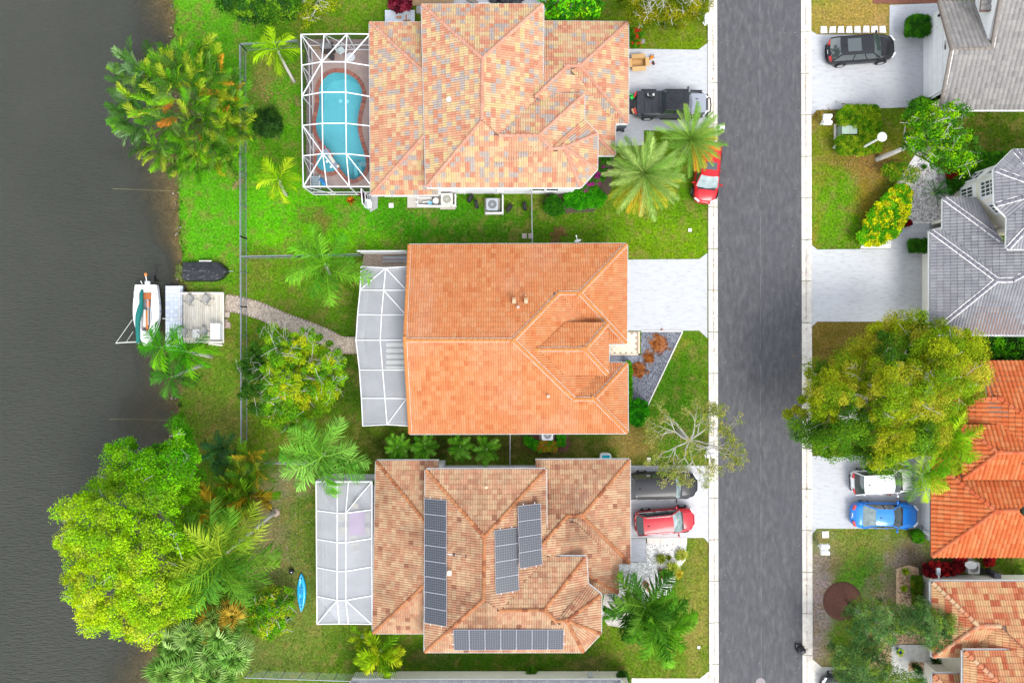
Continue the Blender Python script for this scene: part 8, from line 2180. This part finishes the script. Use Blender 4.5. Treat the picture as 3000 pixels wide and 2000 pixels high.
t3 = tree("broadleaf_tree", "huge olive and yellow tree between the grey and deep orange roofs at right", "tree", T3, (2590, 1150), 3.0, 8.6, .52, [], leaf=.055, dens=130, seed=9, trunk=.36, limbs=28, bark='palebark', colf=c_oak, limb_r=.05, twigs=40, jit=.4, gapf=.04, sp=.88, rvar=.5, lump=1.8, ls=62.)
tree("broadleaf_tree", "tree leaning to the right with pale trunk beside the lamp and hedge", "tree", [(2650, 330), (2680, 300), (2730, 305), (2790, 300), (2840, 320), (2800, 370), (2850, 400), (2870, 450), (2850, 490), (2800, 510), (2740, 490), (2700, 440), (2650, 450), (2655, 400)], (2571, 466), 3.4, 5.0, .36, [lc(100, 170, 10), lc(70, 135, 15), lc(140, 195, 10), lc(60, 115, 25)], leaf=.085, dens=70, seed=10, trunk=.17, limbs=16, bark='palebark', gapf=.30, twigs=24)
tree("shrub", "low green and yellow shrub under the leaning tree by the pale gravel", "shrub", [(2590, 480), (2640, 480), (2690, 500), (2680, 530), (2620, 525), (2585, 505)], (2630, 505), .4, 1.0, .25, [lc(110, 160, 20), lc(80, 140, 20), lc(150, 170, 30)], leaf=.06, dens=70, seed=12, trunk=.04, limbs=4, gapf=.2)
FC = [lc(85, 130, 65), lc(70, 110, 50), lc(115, 155, 80), lc(130, 160, 55)]
tree("feathery_tree", "dark feathery tree over the cobbles, left of the salmon roof's corner", "tree", [(2640, 1780), (2700, 1760), (2740, 1790), (2790, 1800), (2810, 1850), (2760, 1900), (2720, 1890), (2680, 1850), (2635, 1840)], (2690, 1830), 2.4, 4.4, .42, FC, leaf=.10, dens=210, seed=13, trunk=.1, limbs=12, aspect=.17, weep=.3, gapf=.12, jit=.4)
tree("feathery_tree", "dark feathery tree beside the brown mulch ring", "tree", [(2480, 1775), (2520, 1760), (2570, 1760), (2630, 1770), (2640, 1830), (2610, 1890), (2560, 1910), (2500, 1880), (2490, 1830)], (2490, 1772), 2.2, 4.2, .42, FC, leaf=.10, dens=210, seed=14, trunk=.13, limbs=12, aspect=.17, weep=.3, gapf=.12, bark='palebark', jit=.4)
tree("feathery_tree", "dark feathery tree cut by the bottom edge above the dark grey car", "tree", [(2430, 1890), (2490, 1880), (2560, 1910), (2620, 1950), (2700, 1990), (2690, 2060), (2480, 2060), (2460, 1980)], (2560, 2010), 2.4, 4.4, .45, FC, leaf=.10, dens=210, seed=15, trunk=.12, limbs=12, aspect=.17, weep=.3, gapf=.1, jit=.4)
tree("broadleaf_tree", "olive-yellow fine-leaved tree at the top edge beside the road", "tree", [(1800, -40), (2075, -40), (2080, 10), (2050, 50), (1990, 75), (1930, 70), (1880, 80), (1840, 50)], (1950, -20), 2.6, 4.8, .42, [lc(120, 135, 15), lc(95, 120, 15), lc(150, 150, 25)], leaf=.055, dens=110, seed=16, trunk=.13, limbs=14, bark='palebark', gapf=.15, twigs=90)
tree("shrub", "bright green whorled shrub at the top edge right of the tiled roof", "shrub", [(1595, -40), (1760, -40), (1760, 20), (1740, 60), (1690, 40), (1660, 62), (1630, 60), (1590, 30)], (1680, 0), 1.4, 3.0, .34, [lc(60, 150, 15), lc(90, 185, 15), lc(140, 215, 20), lc(40, 120, 20)], leaf=.13, dens=60, seed=17, trunk=.1, limbs=8, gapf=.12)
tree("shrub", "dark green spreading shrubs along the top edge above the fence corner", "shrub", [(640, -30), (870, -30), (880, 20), (840, 60), (790, 70), (730, 60), (680, 40), (640, 15)], (750, 0), 1.0, 2.4, .38, [lc(55, 105, 25), lc(75, 130, 25), lc(110, 155, 30), lc(45, 90, 35)], leaf=.08, dens=80, seed=18, trunk=.08, limbs=10, gapf=.12)
tree("shrub", "yellow-green straggling shrub with a cut log at the top edge", "shrub", [(880, -30), (990, -30), (985, 20), (950, 40), (900, 80), (875, 60)], (930, 10), .6, 1.8, .28, [lc(150, 175, 20), lc(120, 150, 25), lc(180, 190, 40)], leaf=.07, dens=60, seed=19, trunk=.05, limbs=6, gapf=.4, twigs=20)
mb = MB(); mb.tube([W(893, 10, .6), W(905, 62, .15)], .07, 7, (.55, .38, .18)); tag(mb.build("cut_log", M['plain']), "short orange-brown cut log among the shrubs at the top edge", "log")
tree("shrub", "round very dark green bush beside the big palm clump", "shrub", [(745, 345), (765, 325), (795, 320), (820, 345), (828, 375), (805, 400), (770, 400), (745, 380)], (786, 362), .5, 1.7, .27, [lc(35, 70, 25), lc(50, 90, 25), lc(60, 100, 40)], leaf=.05, dens=120, seed=20, trunk=.05, limbs=5)
tree("shrub", "pale-stemmed shrub with yellow tips beside the blue kayak", "shrub", [(740, 1750), (790, 1720), (850, 1725), (860, 1780), (840, 1840), (790, 1870), (750, 1860), (725, 1800)], (800, 1790), .6, 2.2, .32, [lc(85, 160, 15), lc(120, 185, 20), lc(60, 125, 20), lc(170, 190, 30)], leaf=.075, dens=70, seed=21, trunk=.07, limbs=9, bark='palebark', gapf=.2, twigs=14)
tree("shrub", "bright green weeds on the lake bank above the lime-green tree", "shrub", [(500, 1225), (530, 1210), (545, 1235), (560, 1290), (520, 1290)], (530, 1250), .3, 1.4, .24, [lc(110, 180, 20), lc(85, 150, 15)], leaf=.06, dens=60, seed=22, trunk=.03, limbs=3, gapf=.2)
tree("shrub", "low weeds at the water's edge beside the covered boat", "shrub", [(520, 775), (540, 765), (546, 810), (535, 830), (515, 815)], (532, 800), .05, .3, .16, [lc(140, 160, 90), lc(120, 150, 60)], leaf=.04, dens=40, seed=23, trunk=0, limbs=0, gapf=.35)

def hedge(label, poly, h, cols, seed, leaf=.045, clump=.20, dens=75, name="hedge", cat="hedge", gapf=0.0, low=.15):
 """clipped hedge: side clumps down to the ground, level top"""
 rd = random.Random(seed); pts = poisson(poly, clump * S * .80, 6000, seed)
 C, Rr, K = [], [], []
 for x, y in pts:
  if rd.random() < gapf: continue
  C.append(tuple(W(x, y, h - clump * .7))); Rr.append(clump * rd.uniform(.8, 1.15)); kk = rd.uniform(.8, 1.2); K.append(tuple(v * kk for v in rd.choice(cols)))
  if edged(x, y, poly) < clump * S * 1.1:
   for zz in np.arange(low, h - clump, clump * 1.5): C.append(tuple(W(x, y, float(zz)))); Rr.append(clump); K.append(rd.choice(cols))
 b = W(sum(p[0] for p in poly) / len(poly), sum(p[1] for p in poly) / len(poly)); t = thing(name, label, cat, b)
 V, F, cc = leaf_cloud(C, Rr, dens, leaf, K, seed=seed, squash=.8); V -= np.array(b)
 o = bpy.data.objects.new("foliage", fastmesh("foliage", V, F, cc, M['leaf'])); COL.objects.link(o); o.parent = t; o["kind"] = "stuff"
 st = MB()
 for x, y in pts[::4]: st.tube([W(x, y), W(x, y) + Vector((0, 0, h * .7))], .012, 4)
 st.build("stems", M['bark'], t, kind="stuff")
 return t
HG = [lc(95, 150, 15), lc(130, 165, 20), lc(70, 120, 15), lc(150, 175, 30)]
hedge("U-shaped clipped hedge wrapped round the green transformer", [(2462, 325), (2480, 312), (2570, 314), (2578, 360), (2580, 420), (2575, 440), (2540, 450), (2470, 450), (2452, 435), (2450, 408), (2462, 402), (2520, 402), (2520, 378), (2500, 366), (2455, 364), (2450, 345)], 1.0, HG, 30)
hedge("square clipped dark bush against the white garage wall at top right", [(2655, 62), (2680, 48), (2720, 52), (2722, 100), (2700, 106), (2655, 104)], 1.3, [lc(50, 110, 20), lc(70, 140, 20), lc(40, 90, 25)], 31)
hedge("rounded bush at the lower end of the white garage door", [(2668, 305), (2690, 290), (2722, 290), (2725, 320), (2700, 330), (2665, 325)], 1.2, [lc(70, 140, 15), lc(95, 165, 20), lc(50, 110, 20)], 32)
hedge("small rectangular clipped hedge at the pale driveway's corner", [(2665, 704), (2718, 704), (2718, 735), (2665, 735)], .9, [lc(50, 105, 20), lc(65, 125, 25)], 33)
def c_crot(): return [lc(225, 225, 20), lc(90, 175, 15), lc(70, 150, 15), lc(200, 205, 30), lc(110, 185, 20)]
hedge("long croton bush speckled bright yellow along the pale gravel bed", [(2640, 540), (2665, 560), (2662, 620), (2640, 660), (2620, 690), (2580, 712), (2530, 715), (2516, 700), (2540, 640), (2570, 600), (2610, 560)], 1.2, c_crot(), 34, leaf=.075, clump=.24, dens=60, name="croton_bush", cat="bush")
hedge("hedge filling the strip beside the grey-tiled tower house", [(2800, 500), (2870, 455), (2950, 450), (2925, 475), (2870, 505), (2815, 545), (2795, 540)], 1.2, [lc(60, 125, 20), lc(85, 150, 20), lc(45, 100, 25)], 35, leaf=.055)
hedge("dark bush at the pale gravel's upper right by the tower windows", [(2775, 520), (2805, 500), (2810, 550), (2785, 565)], 1.0, [lc(50, 110, 25), lc(70, 130, 25)], 36)
hedge("round bright green bush in front of the orange-roofed house", [(1848, 1185), (1870, 1172), (1893, 1180), (1898, 1215), (1885, 1240), (1860, 1245), (1845, 1230)], 1.0, [lc(40, 130, 10), lc(60, 160, 15), lc(30, 105, 15)], 37)
hedge("narrow green hedge along the orange-roofed house's front wall", [(1836, 1060), (1848, 1060), (1848, 1190), (1838, 1190)], .9, [lc(60, 130, 10), lc(90, 160, 15)], 38, clump=.14)
hedge("narrow hedge strip by the cream house between cobbles and wall", [(2672, 1690), (2698, 1690), (2698, 1765), (2676, 1765)], .9, [lc(90, 130, 20), lc(120, 130, 30), lc(70, 110, 20)], 39, clump=.18)
hedge("green shrubs left of the pale grey air conditioner under the orange eave", [(1540, 1280), (1552, 1282), (1578, 1300), (1568, 1318), (1550, 1305), (1538, 1295)], .8, [lc(60, 150, 20), lc(90, 175, 20)], 40, clump=.17, name="shrub", cat="shrub")
hedge("orange-tinged shrub below the pale grey air conditioner", [(1578, 1296), (1600, 1292), (1635, 1300), (1625, 1318), (1575, 1320)], .8, [lc(190, 170, 40), lc(200, 140, 50), lc(110, 160, 30)], 41, clump=.17, name="shrub", cat="shrub")
hedge("green shrub right of the pale grey air conditioner", [(1634, 1264), (1652, 1264), (1652, 1302), (1636, 1302)], .8, [lc(50, 145, 15), lc(80, 170, 20)], 42, clump=.17, name="shrub", cat="shrub")
hedge("dark round bush by the wall, left of the leafy ground cover", [(1598, 590), (1620, 575), (1645, 590), (1648, 620), (1625, 630), (1600, 615)], 1.1, [lc(45, 105, 20), lc(60, 130, 20)], 43, name="bush", cat="bush")
hedge("bright leafy ground cover between the tiled house and the date palm", [(1655, 575), (1690, 555), (1740, 550), (1775, 575), (1760, 600), (1700, 612), (1655, 600)], .7, [lc(50, 150, 15), lc(75, 175, 15)], 44, name="ground_cover", cat="shrub", clump=.22)
hedge("bush with magenta flowers beside the tiled house's angled bay", [(1700, 548), (1745, 500), (1758, 455), (1790, 455), (1775, 510), (1750, 545), (1715, 560)], 1.0, [lc(50, 120, 20), lc(70, 145, 20), lc(60, 130, 25), lc(190, 40, 150)], 45, name="flower_bush", cat="bush", clump=.20)
hedge("dark hedge at the bottom edge beside the driveway's corner", [(1812, 1970), (1835, 1968), (1842, 2050), (1812, 2050)], 1.0, [lc(40, 90, 25), lc(60, 110, 30)], 46)
hedge("small plant growing against the long cream wall at the bottom", [(1545, 1958), (1560, 1952), (1570, 1965), (1558, 1975), (1546, 1972)], .5, [lc(90, 150, 30), lc(60, 110, 30)], 47, clump=.14, gapf=.3, name="shrub", cat="shrub")
hedge("tangled shrubs between the grey-tiled house and the deep orange roof", [(2800, 955), (2850, 960), (2880, 975), (2990, 990), (3030, 1000), (3030, 1050), (2900, 1052), (2870, 1040), (2830, 1000)], 1.3, [lc(70, 150, 15), lc(100, 180, 15), lc(45, 100, 25), lc(35, 70, 25)], 48, leaf=.08, clump=.3, dens=50, name="shrubs", cat="shrub", gapf=.25)
hedge("small bush at the white wall corner below the blue coupe", [(2672, 1560), (2690, 1552), (2704, 1565), (2700, 1585), (2680, 1585)], .6, [lc(60, 130, 20), lc(90, 165, 20)], 49, clump=.16, name="shrub", cat="shrub")
RED = [lc(120, 25, 30), lc(150, 30, 35), lc(90, 20, 30), lc(200, 40, 40)]
hedge("dark red ti plants beside the cream wall, left of the satellite dish", [(2708, 1655), (2735, 1650), (2800, 1655), (2798, 1680), (2750, 1685), (2710, 1680)], .9, RED, 50, leaf=.09, clump=.22, dens=40, name="red_plants", cat="plant", gapf=.15)
hedge("dark red ti plants under the deep orange roof's lower eave", [(2798, 1632), (2825, 1632), (2822, 1668), (2805, 1670)], .9, RED, 51, leaf=.09, clump=.2, dens=40, name="red_plants", cat="plant")
hedge("small red plants right of the air conditioner by the orange roof", [(2885, 1632), (2910, 1632), (2910, 1652), (2890, 1652)], .8, RED, 52, leaf=.08, clump=.18, dens=40, name="red_plants", cat="plant")
hedge("dark maroon plant with long leaves beside the tan shed roof", [(1146, 0), (1165, -10), (1200, 0), (1198, 22), (1165, 30), (1146, 20)], 1.2, [lc(110, 25, 45), lc(80, 20, 35), lc(150, 50, 70)], 53, leaf=.12, clump=.25, dens=40, name="red_plants", cat="plant")
hedge("red plant tufts at the foot of the croton bush", [(2640, 655), (2665, 645), (2670, 655), (2645, 664)], .5, [lc(140, 25, 30), lc(100, 20, 25)], 54, clump=.12, name="red_plants", cat="plant", dens=40)
hedge("red-leaved shrub among the green hedge by the tower house", [(2770, 500), (2795, 490), (2805, 510), (2780, 525)], 1.3, [lc(140, 40, 25), lc(110, 30, 20)], 55, clump=.18, name="red_plants", cat="plant", dens=40)
hedge("red flowering bush at the tiled garage's top right corner", [(1838, 80), (1870, 78), (1882, 100), (1870, 135), (1840, 140)], .8, [lc(70, 130, 20), lc(90, 150, 20), lc(60, 120, 20), lc(225, 50, 40)], 56, clump=.17, name="flower_bush", cat="bush", gapf=.25)
def rosette(px, py, L, n, cols, label, z=.15, kind='date', seed=0):
 t = thing("rosette_plant", label, "plant", W(px, py)); rd = random.Random(seed)
 for i in range(n):
  a = i * 2.4; u = i / n; me = rd.choice(BLADE); c = W(px, py, z * .5)
  X = Matrix.Translation(c - root_off(t)) @ Matrix.Rotation(a, 4, 'Z') @ Matrix.Rotation(-(.2 + .9 * u), 4, 'Y') @ Matrix.Diagonal((L, L, L, 1)); inst("leaf", me, t, X, rndc(rd.choice(cols), .15))
 return t
def blade(w, seed):
 mb = MB(); P = [];
 for t, k in ((0, .4), (.3, 1), (.65, .8), (1, .02)): z = .3 * t - .35 * t * t; P += [(t, -w * k, z + .05 * k), (t, 0, z), (t, w * k, z + .05 * k)]
 mb.add(P, [(i * 3 + j, (i + 1) * 3 + j, (i + 1) * 3 + j + 1, i * 3 + j + 1) for i in range(3) for j in range(2)]); return mb.mesh("leaf", M['frond'])
BLADE = [blade(.09, 0), blade(.12, 1)]; THIN = blade(.02, 2)
rosette(1029, 588, .42, 22, [lc(190, 50, 20), lc(225, 140, 30), lc(130, 30, 30)], "red and orange bromeliad in the grass below the pool cage", seed=1)
rosette(1064, 572, .45, 20, [lc(110, 15, 30), lc(150, 25, 40)], "dark red bromeliad beside the open screen door", seed=2)
for i, (x, y, L, lb, cs) in enumerate(((1934, 1634, .55, "leftmost grassy tuft in the white gravel bed", [lc(170, 180, 70), lc(120, 140, 30)]), (1958, 1631, .3, "small round dark plant between two grassy tufts in white gravel", [lc(90, 110, 20), lc(120, 130, 40)]), (1986, 1629, .36, "bright green bowl plant in a terracotta pot at the gravel's right edge", [lc(70, 170, 20), lc(110, 190, 40)]), (1996, 1622, .6, "pale yellow grass tuft at the gravel's right edge", [lc(205, 205, 90), lc(180, 190, 70)]), (1968, 1660, .7, "tall yellow-green grass tuft above the palm crown", [lc(190, 200, 80), lc(160, 180, 50)]), (1985, 1678, .5, "golden grass tuft beside the lawn edge", [lc(225, 200, 50), lc(205, 190, 60)]), (1945, 1675, .45, "broad green plant left of the golden tuft", [lc(70, 150, 15), lc(95, 175, 20)]),
 (2650, 1672, .4, "yellow-green bromeliad at the top of the cobble strip", [lc(190, 205, 40), lc(140, 170, 30)]), (2646, 1722, .36, "bright yellow-green plant in the middle of the cobble strip", [lc(190, 215, 30), lc(160, 190, 30)]), (2638, 1848, .3, "striped yellow-green plant in the cobbles under the feathery trees", [lc(170, 200, 60), lc(60, 120, 40)]),
 (2678, 1948, .42, "small dark shrub in the narrow brown cobble bed", [lc(60, 80, 25), lc(80, 100, 30)]), (2738, 1938, .6, "large dark green plant at the end of the brown cobble bed", [lc(50, 90, 25), lc(90, 130, 50)]), (2770, 1950, .3, "small green plant on the shaded entry slab", [lc(40, 100, 40), lc(60, 120, 50)]), (2705, 490, .3, "small green weed in the pale gravel", [lc(80, 140, 30)]), (1940, 1685, .3, "rusty dead plant next to the terracotta pot", [lc(150, 80, 30), lc(100, 60, 30)]))):
 rosette(x, y, L, 34, cs, lb, seed=60 + i)
mb = MB(); mb.lathe(W(1986, 1629), [(.18, 0), (.24, .18), (.2, .2)], 14, (.42, .14, .07)); tag(mb.build("plant_pot", M['plain']), "terracotta bowl holding the bright green plant in white gravel", "plant pot")
b = thing("topiary_ball", "round dark clipped ball by the cream house's lower entrance", "topiary", W(2690, 1958))
V, F, cc = leaf_cloud([tuple(W(2690, 1962, .8))], [.30], 900, .035, [lc(40, 80, 40)], seed=5, squash=1); V -= np.array(root_off(b)); o = bpy.data.objects.new("foliage", fastmesh("foliage", V, F, cc, M['leaf'])); COL.objects.link(o); o.parent = b; o["kind"] = "stuff"
mb = MB(); mb.cyl(W(2690, 1960), .03, .7, 8, (.2, .15, .1)); mb.build("stem", M['plain'], b)
t = thing("banana_stack", "blue planter heaped with green and yellow leaves on the entry path", "planter", W(2636, 1908))
mb = MB(); mb.lathe(W(2628, 1899), [(.08, 0), (.16, .3), (.22, .55)], 12, (.01, .02, .25)); mb.build("pot", M['glossy'], t)
mb = MB()
for i in range(16): a = i * 2.4; p = W(2638 + 8 * math.cos(a), 1910 + 9 * math.sin(a), .75 + .1 * (i % 3)); mb.box(p, (.2, .1, .05), a, rndc(random.choice([(.4, .6, .03), (.15, .35, .02), (.6, .7, .1)]), .2), tilt=(.3, .3))
mb.build("leaves", M['leaf'], t)
# dead palm leaf on the lawn, fallen leaves
t = thing("dead_frond", "brown curled dead palm leaf on the lawn above the orange roof", "dead leaf", W(1645, 688))
for k in range(7): put_frond(t, 'coco', W(1642, 690, .1), R(20 + k * 38), .05, .55 + .08 * k, lc(150, 110, 75))
for px, py, az, L, lb in ((680, 560, R(65), 1.2, "long dry palm leaf lying on the grass left of the fence"), (862, 275, R(-60), 1.0, "dry brown palm leaf at the cage's left wall")):
 t = thing("dead_frond", lb, "dead leaf", W(px, py)); put_frond(t, 'coco', W(px, py, .06), az, .0, L, lc(185, 160, 110))
def litter(n=900):
 mb = MB(); zones = [(2480, 1090, 150, 120, (.30, .13, .03)), (2000, 1290, 90, 70, (.3, .2, .08)), (840, 1120, 130, 140, (.35, .28, .04)), (640, 1300, 80, 60, (.3, .15, .05)), (780, 280, 60, 90, (.33, .16, .07)), (850, 1600, 80, 200, (.28, .2, .12)), (2540, 470, 90, 60, (.3, .17, .06)), (2590, 1440, 30, 12, (.35, .10, .05)), (2440, 340, 50, 30, (.3, .16, .05))]
 for _ in range(n):
  z = random.choice(zones); p = W(random.gauss(z[0], z[2] * .5), random.gauss(z[1], z[3] * .5)); w_ = random.uniform(.03, .07)
  mb.box((p.x, p.y, .055), (w_, w_ * 1.8, .006), random.random() * 6, rndc(z[4], .4), tilt=(random.uniform(-.3, .3), random.uniform(-.3, .3)))
 mb.build("fallen_leaves", M['plain'], None, kind="stuff")
litter()

def shore_weeds():
 C, Rr, K = [], [], []
 for _ in range(260):
  y = random.uniform(-26, 26); py = 1000 - y * S
  if 830 < py < 1010 and random.random() < .8: continue
  x = float(shore_x(y)) + random.gauss(.05, .14); C.append((x, y, random.uniform(-.12, .06))); Rr.append(random.uniform(.06, .17)); K.append(random.choice([lc(110, 150, 40), lc(80, 120, 30), lc(140, 140, 70), lc(60, 80, 30)]))
 V, F, cc = leaf_cloud(C, Rr, 22, .035, K, seed=91); o = bpy.data.objects.new("shore_weeds", fastmesh("shore_weeds", V, F, cc, M['leaf'])); COL.objects.link(o); o["kind"] = "stuff"; tag(o, "small weeds and wet grass along the lake's edge", "weeds")
 mb = MB()
 for _ in range(160):
  y = random.uniform(-26, 26); x = float(shore_x(y)) - abs(random.gauss(.1, .3)); s = random.uniform(.04, .13); mb.lathe((x, y, -.2), [(s, 0), (s * .8, s * .8), (s * .3, s)], 5, rndc((.22, .19, .14), .4))
 mb.build("shore_stones", M['plain'], None, kind="stuff")
shore_weeds()

for (x, y, r, lb) in ((1930, 1007, 27, "frayed orange chips heaped on the largest mulch mound"), (1900, 1048, 15, "frayed orange chips heaped on the smallest mulch mound"), (1870, 1083, 22, "frayed orange chips heaped on the mulch mound by the hedge")):
 C = [tuple(W(x + random.gauss(0, r * .5), y + random.gauss(0, r * .5), .07)) for _ in range(60)]
 V, F, cc = leaf_cloud(C, [.14] * 60, 26, .035, [random.choice([lc(190, 110, 45), lc(160, 85, 35), lc(205, 130, 60), lc(120, 70, 40)]) for _ in C], seed=int(x), squash=.35); o = bpy.data.objects.new("mulch_chips", fastmesh("mulch_chips", V, F, cc, M['leaf'])); COL.objects.link(o); o["kind"] = "stuff"; tag(o, lb, "mulch")
